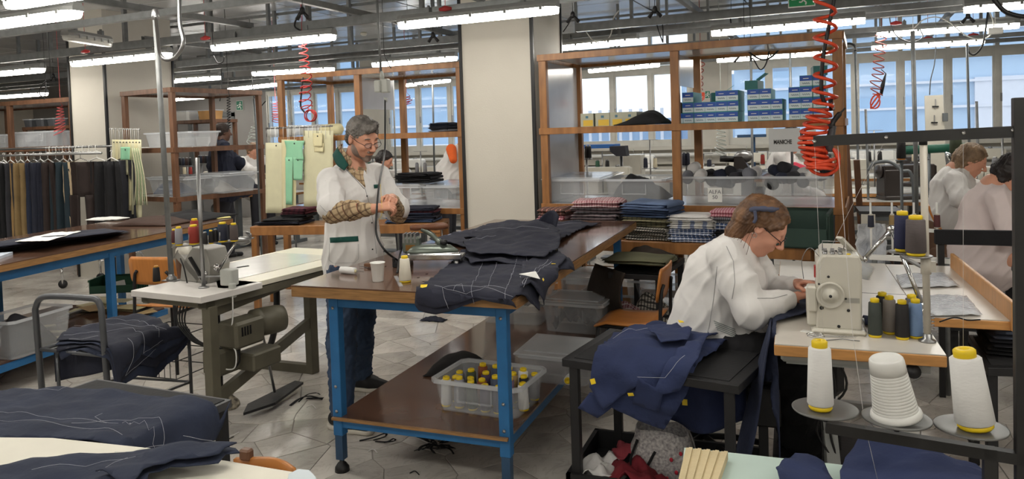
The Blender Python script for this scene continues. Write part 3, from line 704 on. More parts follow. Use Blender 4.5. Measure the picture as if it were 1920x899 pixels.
CLRH = mat('clear_hose', (190, 196, 190), .25, var=.05, alpha=.7)
# a generic lockstitch / overlock machine, long axis along local y, wheel at -y; origin at the base centre
def sewing_machine(label, loc, rz, body=CREAMP, s=1.0, group=None):
 t = thing('sewing_machine', label, 'sewing machine', tuple(loc), rz, group)
 def B(a, b, bev=.008): return MB().box([q*s for q in a], [q*s for q in b], bev=bev*s)
 part('bed', B((-.09, -.2, 0), (.09, .26, .035)), body, t)
 part('pillar', B((-.08, -.2, .03), (.08, -.06, .26)), body, t)
 part('arm', B((-.07, -.2, .19), (.07, .24, .3)), body, t)
 part('needle_head', B((-.06, .15, .1), (.06, .26, .29)), body, t)
 part('hand_wheel', MB().lathe([(0, 0), (.055*s, 0), (.06*s, .008*s), (.06*s, .022*s), (.045*s, .03*s), (.02*s, .032*s), (.015*s, .04*s), (0, .04*s)], 20, M=T(0, -.2*s, .245*s, rx=R(90))), body, t)
 part('needle_bar', MB().tube([(0, .21*s, .1*s), (0, .21*s, .04*s)], .005*s, 6), STEEL, t)
 part('presser_foot', MB().cbox((0, .21*s, .04*s), (.02*s, .03*s, .008*s)), STEEL, t)
 for k in range(3): part('tension_dial', MB().lathe([(.014*s, 0), (.014*s, .012*s), (.008*s, .02*s)], 10, ((-.03+.03*k)*s, .12*s, .3*s)), STEEL, t)
 part('thread_pin', MB().tube([(0, 0, .3*s), (0, 0, .38*s)], .003*s, 6), STEEL, t)
 return t
def machine_table(label, o, rz, w_, d_, h=.78, topm=None, edge=None, label2=None, group=None, legm=None, name='sewing_table'):
 legm = legm or GREYST; t = thing(name, label, 'sewing table', (o[0], o[1], 0), rz, group)
 part('tabletop', MB().box((0, 0, h-.004), (w_, d_, h)), topm or WHITEL, t); part('edge_band', MB().box((0, 0, h-.04), (w_, d_, h-.0045), bev=.002), edge or PLYW, t)
 for x in (.1, w_-.16):
  part('leg', MB().box((x, d_/2-.05, .05), (x+.06, d_/2+.03, h-.04)), legm, t); part('foot_rail', MB().box((x, .05, 0), (x+.06, d_-.05, .05), bev=.004), legm, t)
 part('cross_bar', MB().box((.16, d_/2-.02, .25), (w_-.16, d_/2+.02, .3)), legm, t)
 part('motor', MB().lathe([(0, 0), (.07, 0), (.08, .02), (.08, .2), (.07, .22), (0, .22)], 14, M=T(w_*.5, d_*.35, h-.2, ry=R(90))), legm, t)
 part('treadle', MB().box((w_*.3, d_*.2, .06), (w_*.65, d_*.55, .08)), legm, t)
 return t
def thread_stand(label, loc, rz, hgt, arms=2, group=None, r=.01, m=None, spread=.12, platez=None):
 """pole with a cross tray and pins; spools are separate things"""
 t = thing('thread_stand', label, 'thread stand', tuple(loc), rz, group); m = m or STEEL
 part('pole', MB().tube([(0, 0, 0), (0, 0, hgt)], r, 10), m, t); part('base_flange', MB().lathe([(0, 0), (.03, 0), (.028, .006), (.012, .01), (.012, .02)], 14), m, t)
 if platez:
  part('spool_tray', MB().box((-spread*1.1, -.02, platez-.004), (spread*1.1, .02, platez)), m, t)
  for k in range(arms): x = (-1+2*k/(max(1, arms-1)))*spread; part('spool_pin', MB().tube([(x, 0, platez), (x, 0, platez+.09)], .003, 6), m, t)
 part('thread_guide', MB().box((-spread, -.008, hgt-.01), (spread, .008, hgt-.006)), m, t)
 return t
def office_chair(label, loc, rz, seatm=None, sh=.5, backm=None, back=True):
 t = thing('swivel_chair', label, 'chair', tuple(loc), rz); seatm = seatm or BLACKF
 part('seat', MB().box((-.21, -.21, sh-.05), (.21, .21, sh), bev=.02), seatm, t)
 part('column', MB().tube([(0, 0, .1), (0, 0, sh-.05)], .025, 10), BLACKP, t)
 for k in range(5):
  a = 2*PI*k/5+.3; c, q = math.cos(a), math.sin(a)
  lg = part('leg', MB().tube([(0, 0, .11), (c*.15, q*.15, .095), (c*.29, q*.29, .06)], .016, 8), BLACKP, t)
  part('castor', MB().lathe([(0, -.01), (.025, -.01), (.025, .01), (0, .01)], 12, M=T(c*.29, q*.29, .026, a, rx=R(90))), BLACKP, lg)
 if not back: return t
 part('back_stem', MB().bar((-.2, 0, sh-.03), (-.26, 0, sh+.3), .05, .012, (1, 0, 0)), BLACKP, t)
 part('backrest', MB().grid(lambda u, v: (-.25-.02*math.sin(PI*v)-.03*(1-math.cos((u-.5)*1.6))*-1, (u-.5)*.38, sh+.18+v*.24), 8, 6), backm or seatm, t, solid=.02)
 return t
def ply_chair(label, loc, rz, sh=.45, bh=.8):
 """stacking chair, curved plywood seat and back on a black tube frame; faces local +x"""
 t = thing('plywood_chair', label, 'chair', tuple(loc), rz)
 part('seat', MB().grid(lambda u, v: (-.19+u*.38, (v-.5)*.38, sh-.012*math.sin(PI*u)+(.015*(1-u) if u < .2 else 0)-(.03*(u-.8)/.2 if u > .8 else 0)), 10, 6), CHAIRW, t, solid=.011)
 def bk(u, v):
  w_ = .19*(1-max(0, abs(v-.5)*2-.6)**2*.9); return (-.2-.03*v+.035*(1-math.cos((u-.5)*1.4))*1.2, (u-.5)*2*w_, bh-.2+v*.2)
 part('backrest', MB().grid(bk, 10, 8), CHAIRW, t, solid=.011)
 for s_ in (-1, 1):
  part('rear_leg', MB().tube(spline([(-.24, s_*.19, 0), (-.21, s_*.17, sh-.06), (-.215, s_*.15, bh-.16), (-.225, s_*.12, bh-.1)], 5), .011, 8), BLACKM, t)
  part('front_leg', MB().tube([(.2, s_*.19, 0), (.17, s_*.17, sh-.03)], .011, 8), BLACKM, t)
  part('side_rail', MB().tube([(-.21, s_*.17, sh-.03), (.17, s_*.17, sh-.03)], .011, 8), BLACKM, t)
 return t
# RIGHT SEWING STATION
GREYT = mat('pale_grey_laminate', (206, 200, 190), .3, var=.05, coat=.15)
BEECH = mat('beech_edge', (196, 142, 84), .4, var=.15, scale=5, stretch=(2, 12, 12))
t = thing('sewing_table', 'pale-topped sewing table with beech edge carrying the cream overlock machine', 'sewing table', (.2, 3.6, 0))
part('tabletop', MB().box((-.07, 2.96, .776), (.5, 4.8, .78)), GREYT, t, True)
part('edge_band', MB().box((-.072, 2.958, .735), (.502, 4.802, .7755), bev=.003), BEECH, t, True, label='beech edge')
part('tabletop_extension', MB().box((.503, 3.53, .776), (.83, 4.78, .78)), GREYT, t, True)
part('extension_edge', MB().box((.503, 3.527, .738), (.835, 4.782, .7755), bev=.003), BEECH, t, True)
m = MB()
for a in ((.0, 3.72), (.0, 3.735)): m.box((-.05, a[1], .7801), (.5, a[1]+.003, .7806))
part('access_panel_joint', MB().box((-.03, 3.95, .7798), (.5, 3.957, .7806)), BLACKP, t, True, kind='stuff')
ULG = mat('pale_grey_enamel', (150, 152, 150), .45, var=.06)
part('under_tray', MB().box((-.05, 3.0, .70), (.42, 3.4, .735), bev=.01), ULG, t, True)
part('cross_beam', MB().box((-.03, 3.02, .69), (.46, 3.06, .735)), ULG, t, True)
for y in (3.3, 4.5):
 lg = part('leg', MB().bar((.16, y, .05), (.1, y, .72), .07, .05, (1, 0, 0)), ULG, t, True); part('foot_rail', MB().box((-.05, y-.03, 0), (.45, y+.03, .05), bev=.006), ULG, lg, True)
part('long_rail', MB().box((.11, 3.3, .2), (.16, 4.5, .25)), ULG, t, True)
part('barcode_sticker', MB().box((.085, 2.9555, .745), (.125, 2.9575, .768)), PAPER, t, True)
BAR = MB(); x = .088; rr = random.Random(3)
while x < .122: w_ = rr.choice((.0007, .0012, .002)); BAR.box((x, 2.955, .752), (x+w_, 2.956, .765)); x += w_+.0012
part('barcode_print', BAR, BLACKP, t, True, kind='stuff')
for p_ in ([(.33, 3.1, .72), (.335, 3.1, .6), (.36, 3.1, .56), (.385, 3.1, .6), (.39, 3.1, .7)],): part('cable_loop', MB().tube(spline(p_, 6), .006, 8), BLACKP, t, True)
part('castor_cap', MB().lathe([(0, 0), (.025, 0), (.025, .02), (0, .02)], 16, M=T(.4, 3.0, .705, rx=R(90))), BLACKP, t, True)
part('motor', MB().box((-.02, 3.45, .42), (.2, 3.75, .7), bev=.03), BLACKM, t, True)
for k, q in enumerate([(-.2, 0), (0, .03), (.1, -.02)]): part('mains_cable', MB().tube(spline([(.12+q[0]*.3, 3.15, .7), (.15+q[0]*.4, 3.2, .55), (.1+q[1], 3.25, .35), (.2+q[0]*.5, 3.3, .1)], 6), .005, 6), BLACKP, t, True)
# control box low on the stand and tilted treadle
part('control_box', MB().box((-.2, 3.35, .3), (-.06, 3.5, .48), bev=.01), BLACKM, t, True)
part('treadle', MB().box((-.1, 3.5, .09), (.3, 3.85, .115), M=T(0, 0, .0)), BLACKM, t, True)
# overlock machine
MX, MY = .165, 3.16
mc = mat('machine_cream', (206, 202, 190), .35, var=.03)
t = thing('overlock_machine', 'cream overlock sewing machine with round handwheel on the right sewing table', 'sewing machine', (MX, MY+.12, .78))
V = []
def pbox(mb, a, b, bev=.008, M=None): return mb.box(a, b, M, bev)
part('base_plate', pbox(MB(), (-.1+MX, MY-.02, .78), (.1+MX, MY+.32, .8)), mc, t, True)
part('body', MB().prism([(-.083, 0), (.083, 0), (.086, .26), (.078, .295), (-.058, .295), (-.078, .26)], 0, .12, M=T(MX, MY, .795) @ Matrix.Rotation(R(90), 4, 'X') @ Matrix.Translation((0, 0, -.12))), mc, t, True, bev=.008)
part('arm', pbox(MB(), (MX-.06, MY+.11, .96), (MX+.065, MY+.36, 1.085), .012), mc, t, True)
part('needle_head', pbox(MB(), (MX-.075, MY+.22, .86), (MX+.02, MY+.36, 1.06), .01), mc, t, True)
part('lower_front_cover', pbox(MB(), (MX-.115, MY+.02, .8), (MX-.07, MY+.3, .9), .008), mc, t, True)
part('side_box', pbox(MB(), (MX-.115, MY-.012, .865), (MX-.078, MY+.06, .965), .006), mc, t, True)
wM = T(MX-.03, MY-.004, .935, rx=R(90))
hw = part('hand_wheel', MB().lathe([(0, 0), (.048, 0), (.052, .006), (.052, .016), (.046, .02), (.042, .012), (.03, .01), (.028, .018), (.016, .02), (.014, .03), (0, .03)], 32, M=wM), CREAMP, t, True)
part('wheel_screw', MB().lathe([(0, .03), (.006, .03), (.006, .033), (0, .033)], 10, M=wM), BLACKP, hw, True)
for dx, dz, r_ in ((-.062, -.055, .0075), (.035, -.06, .006), (-.035, .07, .005), (.0, -.125, .006), (-.07, .04, .004)):
 part('screw_hole', MB().lathe([(0, 0), (r_, 0), (r_, .003), (0, .003)], 12, M=T(MX+dx, MY-.0005, .935+dz, rx=R(90))), BLACKP, t, True)
part('model_plate', MB().box((MX+.025, MY-.003, .905), (MX+.075, MY, .925)), mat('plate_silver', (176, 174, 166), .3, metal=.3), t, True)
part('cover_step', MB().box((MX+.012, MY-.004, .918), (MX+.03, MY, .924)), BLACKP, t, True)
for k in range(3):
 for j in range(2): part('tension_dial', MB().lathe([(.009, 0), (.009, .006), (.005, .008), (.005, .014), (.008, .015), (.008, .019), (0, .019)], 12, (MX-.045+k*.028, MY+.03+j*.035, 1.088)), STEEL, t, True)
for k in range(4): part('thread_slot', MB().box((MX-.04+k*.018, MY+.09, 1.0851), (MX-.034+k*.018, MY+.11, 1.094)), BLACKP, t, True)
part('thread_guide', MB().tube([(MX-.05, MY+.14, 1.085), (MX-.05, MY+.14, 1.125), (MX+.03, MY+.14, 1.125), (MX+.03, MY+.14, 1.085)], .0025, 6), STEEL, t, True)
part('guide_wire', MB().tube(spline([(MX-.06, MY+.05, 1.07), (MX-.1, MY+.05, 1.11), (MX-.13, MY+.06, 1.06), (MX-.125, MY+.07, .98)], 6), .0015, 5), STEEL, t, True)
part('chrome_plate', MB().bar((MX+.03, MY+.1, 1.1), (MX+.075, MY+.12, 1.02), .1, .003, (0, 0, 1)), CHROME, t, True)
part('thread_lever', MB().bar((MX+.01, MY+.08, 1.15), (MX+.09, MY+.16, 1.055), .03, .01, (0, 0, 1)), mc, t, True)
part('belt_guard', MB().lathe([(.05, 0), (.05, .05), (.047, .05), (.047, 0)], 20, M=T(MX+.075, MY+.09, 1.0, ry=R(20)), sy=1.2), clearplastic('guard_perspex', alpha=.35, rough=.08), t, True)
part('oil_sight', MB().lathe([(0, 0), (.008, 0), (.008, .004), (0, .006)], 10, (MX+.04, MY+.03, 1.089)), YELLOWP, t, True)
part('red_button', MB().box((MX-.085, MY+.08, .985), (MX-.078, MY+.12, 1.03)), mat('red_plastic', (180, 52, 52), .4), t, True)
# scissors, tweezers
t = thing('scissors', 'steel thread snips lying before the overlock machine', 'scissors', tuple(PZ(1555, 632, .78)), R(6))
part('blade', MB().prism([(-.02, -.006), (.1, -.002), (.1, 0), (-.02, .005)], .004, .006), CHROME, t); part('blade', MB().prism([(-.02, -.008), (.09, -.012), (.095, -.008), (-.02, .003)], .002, .004), CHROME, t)
for s_ in (-1, 1): part('handle', MB().tube([(-.05+.03*math.cos(a), s_*.014+.014*math.sin(a), .005) for a in [2*PI*k/14 for k in range(14)]], .003, 6, closed=True), CHROME, t)
single('tweezers', MB().tube([PZ(1535, 640, .784), PZ(1580, 636, .784), PZ(1612, 640, .784)], .0022, 5), STEEL, 'thin steel tweezers in front of the overlock machine', 'tweezers')
single('machine_plate', MB().box((0, 0, 0), (.07, .03, .0015), M=T(*PZ(1500, 622, .78), R(-25))), PAPER, 'small white card on the near left corner of the sewing table', 'card')
# cluster of spools by the pole
for (px, py, c, lb) in ((1641, 632, ('dkgreen', (60, 66, 62)), 'dark green-grey thread spool, front left of the cluster by the machine'), (1655, 618, ('black2', (40, 38, 40)), 'charcoal thread spool behind the dark green one'),
 (1668, 626, ('taupe', (140, 132, 126)), 'taupe thread spool second in the cluster by the machine'), (1692, 636, ('black', (34, 32, 33)), 'black thread spool in the front middle of the cluster'),
 (1710, 624, ('greymid', (104, 104, 108)), 'grey thread spool behind the light blue one'), (1717, 634, ('ltblue', (124, 152, 192)), 'light blue thread spool beside the chrome pole')):
 spool(lb, PZ(px, py, .78), c, .15, .026 if 'x' else .03, group='spools on the sewing table', taper=.86)
# tall cream pole with thread tray
bp = PZ(1739, 641, .78); tz = PY(1731, 272, bp.y).z
t = thing('thread_stand', 'tall cream thread pole standing on the corner of the sewing table', 'thread stand', tuple(bp))
tp = PY(1731, 272, bp.y); IV = mat('ivory_pole', (188, 182, 170), .4, var=.05)
part('pole', MB().tube([bp, tp], .0125, 14), IV, t, True); part('flange', MB().lathe([(0, 0), (.03, 0), (.03, .006), (.016, .012), (.016, .03)], 18, bp), STEEL, t, True)
part('pole_cap', MB().lathe([(.014, 0), (.014, .04), (.01, .045)], 12, tp), BLACKP, t, True)
cz = PY(1735, 500, bp.y).z
part('clamp', MB().lathe([(.0135, -.03), (.018, -.028), (.018, .028), (.0135, .03)], 14, (bp.lerp(tp, (cz-.78)/(tz-.78)))).cbox(bp.lerp(tp, (cz-.78)/(tz-.78))+Vector((.022, -.005, 0)), (.02, .012, .04)), IV, t, True)
tray = Vector((PY(1712, 482, bp.y+.03).x, bp.y+.03, PY(1712, 482, bp.y+.03).z))
part('tray_arm', MB().bar(bp.lerp(tp, (cz-.01-.78)/(tz-.78)), tray+Vector((-.03, .06, -.01)), .02, .006), STEEL, t, True)
pr = [(0, 0), (.045, .0), (.05, .004), (.047, .006), (0, .004)]
trA = Vector(PY(1690, 474, 3.2)); trB = Vector(PY(1722, 482, 3.12))
part('spool_dish', MB().lathe(pr, 24, trA), STEEL, t, True); part('spool_dish', MB().lathe(pr, 24, trB), STEEL, t, True)
part('tray_arm', MB().bar(trA+Vector((0, 0, -.004)), trB+Vector((0, 0, -.004)), .02, .005), STEEL, t, True)
spool('navy thread cone on the left dish of the tall thread pole', trA+Vector((.005, 0, .006)), ('navy', (38, 42, 74)), .155, .031, group='cones on the tall pole', taper=.9)
spool('grey-brown thread cone on the right dish of the tall thread pole', trB+Vector((-.008, 0, .006)), ('greybrown', (88, 80, 80)), .15, .036, group='cones on the tall pole', taper=.92)
# jointed lamp arm
J = [PY(1620, 487, 3.45), PY(1672, 430, 3.45), PY(1700, 500, 3.35), PY(1727, 568, 3.25)]
t = thing('lamp_arm', 'jointed chrome lamp arm bent over the sewing table', 'lamp arm', tuple(J[3]))
part('upper_arm', MB().tube([J[0], J[1]], .009, 10), CHROME, t, True); part('lower_arm', MB().tube([J[1], J[3]], .009, 10), CHROME, t, True)
part('joint', MB().ell(J[1], (.018, .014, .018)), CHROME, t, True); part('joint', MB().ell(J[0], (.014, .014, .014)), CHROME, t, True); part('cable', MB().tube(spline([J[1], J[1]+Vector((.04, 0, .06)), PY(1690, 395, 3.4)], 5), .004, 6), IV, t, True)
part('clamp', MB().tube([J[3], J[3]+Vector((.0, .0, -.08))], .014, 10), CHROME, t, True)
sp = PY(1740, 590, 3.3); part('spring', MB().tube([sp+Vector((math.cos(a)*.022, math.sin(a)*.022, -a*.0022)) for a in [k*.5 for k in range(60)]], .002, 5), CHROME, t, True)
# raised plywood side board
a = PZ(1857, 612, .74); b_ = PZ(1783, 484, .83)
single('side_board', MB().box((.825, 3.5, .74), (.845, 4.74, .86), bev=.004), PLYW, 'upright plywood board fixed along the right side of the sewing table', 'board')
# wrapped parcels on the extension
def parcel(label, pts, z, seed):
 c = [PZ(px, py, z) for px, py in pts]; cx = sum(c, Vector())/4; t = thing('wrapped_parcel', label, 'parcel', tuple(cx))
 m = MB()
 def f(u, v): p = c[0].lerp(c[1], u).lerp(c[3].lerp(c[2], u), v); return (p.x, p.y, z+.004+.016*math.sin(PI*min(1, max(0, u)))**.3*math.sin(PI*v)**.3+nz(u*7, v*7, seed)*.006)
 m.grid(f, 14, 10); part('plastic_wrap', m, mat('crinkled_film', (226, 230, 236), .1, var=.15, scale=16, alpha=.62, bump=1, bscale=60), t, True, solid=.001)
 m2 = MB(); m2.grid(lambda u, v: Vector(f(.06+u*.88, .06+v*.88))-Vector((0, 0, .006)), 8, 6); part('dark_cloth', m2, mat('dark_lace', (56, 58, 68), .8, rgb2=(140, 142, 150), scale=30), t, True, solid=.004)
 return t
parcel('clear film parcel of dark cloth, the one nearer the fan-like board end', [(1695, 560), (1845, 566), (1815, 600), (1755, 600)][:0] or [(1738, 594), (1842, 592), (1812, 556), (1720, 556)], .785, 1)
parcel('clear film parcel of dark cloth farther back on the sewing table', [(1690, 541), (1800, 538), (1770, 513), (1680, 517)], .785, 4)
single('black_strap', MB().tube(spline([PZ(1762, 604, .783), PZ(1790, 596, .785), PZ(1815, 601, .783), PZ(1838, 600, .783)], 6), .003, 5), BLACKF, 'black strap lying at the front edge of the sewing table extension', 'strap')
# ---- jacket being sewn: navy cloth falling from the table to the floor on the left
NV = mat('navy_sewing', (38, 45, 68), .9, var=.15, bump=.35, bscale=35)
cl = Cloth((-.06, .35, 3.12, 4.2), .785, wr=.012, flare=.03, seed=5)
garment('navy_jacket', cl, [('body', [(1515, 560, 't'), (1530, 580, 't'), (1455, 598, 't'), (1435, 690, 'l'), (1480, 720, 'l'), (1470, 600, 'l'), (1480, 560, 't'), (1500, 548, 't')], .01)], NV, 'navy jacket under the needle, falling off the left edge of the sewing table')
m = MB()
def fn(u, v):
 x = -.09-.1*v*(1-.5*u)+.02*math.sin(u*9+v*3)*v; y = 3.02+u*.55; z = .79-.55*v*(1-.25*u); return (x-.05*math.sin(PI*u)*v, y, z)
m.grid(fn, 16, 16); single('hanging_cloth', m, NV, 'dark navy jacket front hanging beside the seated woman at the sewing table', 'garment', solid=.006)
m = MB(); m.grid(lambda u, v: (.27+u*.13, 3.3+v*.12+.02*u, .785+.02*math.sin(PI*v)*(1-u)+.003), 8, 6); single('jacket_end', m, NV, 'navy cloth end coming out behind the overlock machine', 'garment', solid=.005)
# BLACK STAND WITH THE NAVY JACKET
def stand_table(label, pts, z, trayz=None, name='black_stand', legs=True, mt=None, cat='small table'):
 c = [PZ(px, py, z) if not isinstance(px, Vector) else px for px, py in pts]; cx = sum(c, Vector())/len(c); t = thing(name, label, cat, (cx.x, cx.y, 0)); mt = mt or BLACKM
 def ins(k): return [p.lerp(Vector((cx.x, cx.y, p.z)), k) for p in c]
 P = [(p.x, p.y) for p in c]
 part('top_frame', MB().prism(P, z-.035, z), mt, t, True, bev=.003); q = ins(.12); part('rubber_mat', MB().prism([(p.x, p.y) for p in q], z, z+.003), mat('matt_black_rubber', (30, 30, 32), .8, bump=.2), t, True)
 if legs:
  for p in ins(.12): part('leg', MB().cbox((p.x, p.y, (z-.035)/2), (.04, .04, z-.035), bev=.003), mt, t, True)
 return t, c
bt, bc = stand_table('black steel stand carrying the navy jacket with yellow tabs', [(Vector((-.95, 3.08, .62)), 0), (Vector((-.2, 2.92, .62)), 0), (Vector((-.08, 3.42, .62)), 0), (Vector((-.86, 3.62, .62)), 0)], .62)
m = MB().box((-.94, 3.06, .02), (-.12, 3.58, .03)).box((-.94, 3.06, .02), (-.92, 3.58, .12)).box((-.14, 3.06, .02), (-.12, 3.58, .12)).box((-.94, 3.06, .02), (-.12, 3.08, .12)).box((-.94, 3.56, .02), (-.12, 3.58, .12))
part('bottom_tray', m, BLACKM, bt, True)
cl = Cloth((-.90, -.26, 3.06, 3.58), .625, r=.03, wr=.02, flare=.12, seed=2, bend=lambda x, y: .035*max(0, math.sin((x+.9)*5)))
garment('navy_jacket', cl, [
 ('back', [(1105, 690, 't'), (1150, 630, 't'), (1230, 615, 't'), (1330, 617, 't'), (1368, 640, 't'), (1335, 668, 't'), (1298, 690, 't'), (1290, 745, 'f'), (1245, 818, 'f'), (1195, 800, 'f'), (1150, 772, 'f'), (1125, 790, 'f'), (1087, 772, 'f'), (1108, 745, 'f')], .004),
 ('front_panel', [(1105, 680, 't'), (1180, 632, 't'), (1300, 628, 't'), (1350, 640, 't'), (1300, 672, 't'), (1240, 700, 't'), (1205, 740, 'f'), (1138, 790, 'f'), (1110, 750, 'f')], .03),
 ('sleeve', [(1225, 700, 't'), (1290, 672, 't'), (1330, 655, 't'), (1310, 690, 't'), (1270, 705, 't'), (1250, 770, 'f'), (1240, 810, 'f'), (1190, 795, 'f'), (1205, 740, 'f')], .05),
 ('collar', [(1215, 655, 't'), (1270, 640, 't'), (1298, 655, 't'), (1290, 668, 't'), (1240, 675, 't')], .06)], NAVY3,
 'navy unlined jacket with yellow tabs heaped over the black stand', tabs=[(1119, 757, 'f', .02, .022, .3, .06, YELLOWP), (1278, 644, 't', .022, .02, .4, .085, YELLOWP), (1190, 791, 'f', .024, .014, .2, .075, YELLOWP)],
 threads=[(.05, [(1150, 660, 't'), (1200, 650, 't'), (1262, 648, 't')]), (.07, [(1205, 752, 'f'), (1245, 700, 't'), (1285, 690, 't')])])
m = MB(); m.grid(lambda u, v: (-.58+u*.38, 3.3+.05*math.sin(u*8), .6-.33*v*(1-.3*abs(u-.4))), 14, 10); single('jacket_sleeve', m, NAVY3, 'navy sleeve with a yellow tab hanging under the black stand', 'garment', solid=.01)
single('size_tab', MB().cbox(PY(1284, 755, 3.24), (.022, .003, .026)), YELLOWP, 'yellow tab on the sleeve hanging under the black stand', 'tab')
# things in the tray: bag and cloth scraps
t = thing('shopping_bag', 'white patterned shopping bag standing in the black tray', 'bag', (-.56, 3.32, .03))
BAGM = mat('speckled_bag', (196, 192, 190), .6, rgb2=(120, 116, 120), scale=90)
def bag(u, v):
 a = 2*PI*u; k = .8+.2*math.sin(PI*v)+.08*nz(u*6, v*4, 3); e = lambda q: math.copysign(abs(q)**.6, q); return (e(math.cos(a))*.14*k, e(math.sin(a))*.09*k, v*.24+.03*nz(u*5, v*3, 1))
part('sack', MB().grid(bag, 28, 10), BAGM, t, solid=.003); part('handle', MB().tube(spline([(-.1, -.08, .2), (-.13, -.09, .1), (-.08, -.1, .06), (-.02, -.09, .16)], 6), .006, 6), BLACKF, t)
for k in range(6): part('red_print', MB().ell((.03+.02*k, -.098+.004*k, .05+.028*(k*3 % 5)), (.008, .003, .01), 8, 6), mat('red_print', (178, 40, 58), .6), t)
def scrap(label, c, s_, m, seed, h=.05):
 g = MB(); g.grid(lambda u, v: (c[0]+(u-.5)*s_[0]+nz(v*3, seed, 0)*.03, c[1]+(v-.5)*s_[1]+nz(u*3, seed, 2)*.03, c[2]+h*(.5+.8*nz(u*4+seed, v*4, seed))*math.sin(PI*min(1,max(0,u)))**.5+.01), 14, 12)
 return single('cloth_scrap', g, m, label, 'cloth scrap', 'cloth scraps in the black tray', solid=.004)
MAROON = fabric('maroon_cloth', (120, 34, 44))
scrap('white crumpled cloth scrap at the left end of the black tray', (-.82, 3.2, .06), (.2, .2), WHITEF, 2.1, .08); scrap('maroon cloth scrap beside the shopping bag', (-.66, 3.17, .07), (.22, .16), MAROON, 4.7, .09)
scrap('dark red scrap lying along the tray front', (-.5, 3.14, .05), (.3, .12), MAROON, 7.7, .07); scrap('rose cloth scrap behind the maroon one', (-.72, 3.36, .09), (.16, .14), fabric('rose_cloth', (150, 60, 70)), 1.2, .07)
scrap('bright blue cloth scrap behind the shopping bag', (-.66, 3.42, .1), (.12, .1), fabric('royal_cloth', (50, 84, 160)), 3.3, .06); scrap('white paper-like scrap at the right of the shopping bag', (-.4, 3.14, .05), (.12, .12), WHITEF, 9.9, .06)
scrap('green cloth scrap at the right end of the tray', (-.34, 3.2, .05), (.1, .14), fabric('green_cloth', (20, 110, 88)), 5.5, .08)
# FOREGROUND RIGHT: thread stand with discs
FY = 2.3
t = thing('cone_stand', 'dark steel frame holding three grey thread discs in the right foreground', 'thread stand', (PY(1912, 700, FY).x, FY, 0))
DKST = mat('dark_steel', (60, 60, 60), .45, metal=.5, var=.15)
a, b_ = PY(1911, 218, FY), PY(1911, 895, FY)
part('post', MB().cbox(((a.x), FY, (1.66)/2), (.03, .03, 1.66), bev=.002), DKST, t, True)
part('top_bar', MB().bar(PY(1525, 265, FY), PY(1911, 243, FY)+Vector((.2, 0, 0)), .012, .03), DKST, t, True)
for px in (1527, 1661, 1806, 1898):
 q = PY(px, 265-(px-1525)*.057, FY); part('thread_eye', MB().lathe([(0, 0), (.006, 0), (.005, .004), (0, .005)], 10, M=T(q.x, FY-.006, q.z, rx=R(90))), CHROME, t, True)
la, lb_ = PY(1548, 800, FY), PY(1911, 853, FY)
part('lower_bar', MB().bar(la, lb_+Vector((.15, 0, -.02)), .03, .03), DKST, t, True)
part('lower_post', MB().cbox((PY(1855, 870, FY).x, FY, .36), (.03, .03, .72)), DKST, t, True)
discs = []
for px, py in ((1547, 771), (1681, 789), (1820, 806)):
 q = PY(px, py, FY-.02); discs.append(q)
 part('spool_disc', MB().lathe([(0, -.004), (.05, -.004), (.088, .004), (.09, .008), (.087, .009), (.05, .002), (0, .002)], 36, q), mat('disc_grey', (112, 112, 110), .35, metal=.4, var=.05), t, True); part('disc_stem', MB().tube([q+Vector((0, 0, -.03)), q], .008, 8), DKST, t, True)
spool('white thread cone, upright on the left grey disc', discs[0]+Vector((-.012, 0, .004)), ('white', (226, 226, 224)), .2, .036, group='big white cones', taper=.84)
spool('fatter white thread cone leaning left on the right grey disc', discs[2]+Vector((.012, 0, .006)), ('white', (226, 226, 224)), .215, .049, group='big white cones', taper=.8, tilt=(0, R(-7)))
t = thing('cup_stack', 'stack of upturned white plastic cups leaning on the middle disc', 'cups', tuple(discs[1]+Vector((.0, 0, .012)))); t.rotation_euler = (R(5), R(-9), 0)
part('rim', MB().lathe([(.058, .0), (.065, .0), (.067, .006), (.065, .014), (.059, .02)], 36), WHITEP, t)
for k in range(13): z = .018+k*.0085; r_ = .0585-.0009*k; part('cup', MB().lathe([(r_-.001, z), (r_, z+.001), (r_-.0006, z+.0078), (r_-.0014, z+.0085)], 36), WHITEP, t)
part('top_cup', MB().lathe([(.0475, .128), (.0455, .158), (.0435, .166), (.04, .17), (.036, .166), (0, .164)], 36), WHITEP, t)
single('dangling_thread', MB().tube([PY(1570, 262, FY), PY(1598, 620, FY), PY(1622, 800, FY), PY(1645, 899, FY)], .0009, 4), WHITEF, 'long slack white thread hanging across the sewing machine', 'thread')
for (u, v_, lb) in (((1527, 266), (1545, 655), 'fine white thread rising from the left white cone to the bar'), ((1806, 247), (1806, 682), 'fine white thread rising from the right white cone to the bar'), ((1660, 262), (1530, 520), 'fine slanting thread from the bar towards the machine')):
 single('taut_thread', MB().tube([PY(*u, FY), PY(*v_, FY)], .0005, 4), WHITEF, lb, 'thread')
# black table with folded garments at the right edge
t, c = stand_table('black table with folded dark garments at the right edge', [(1815, 628), (1852, 690), (1990, 694), (1950, 628)], .6)
for k, (w_, d_, m_, nm) in enumerate(((.3, .36, BLACKF, 'black'), (.28, .34, CHARF, 'charcoal'), (.26, .32, fabric('slate_cloth', (62, 68, 82)), 'slate'), (.2, .3, fabric('grey_brown_cloth', (98, 90, 84)), 'grey-brown'))):
 folded('folded_garment', T(.93-.01*k, 3.78, .604+k*.035, R(-6+5*k)), (w_, d_, .034), m_, nm+' folded garment, number %s from the bottom on the right black table' % ('one', 'two', 'three', 'four')[k], 'garment', 'garments on the right black table', seed=k, layers=2)
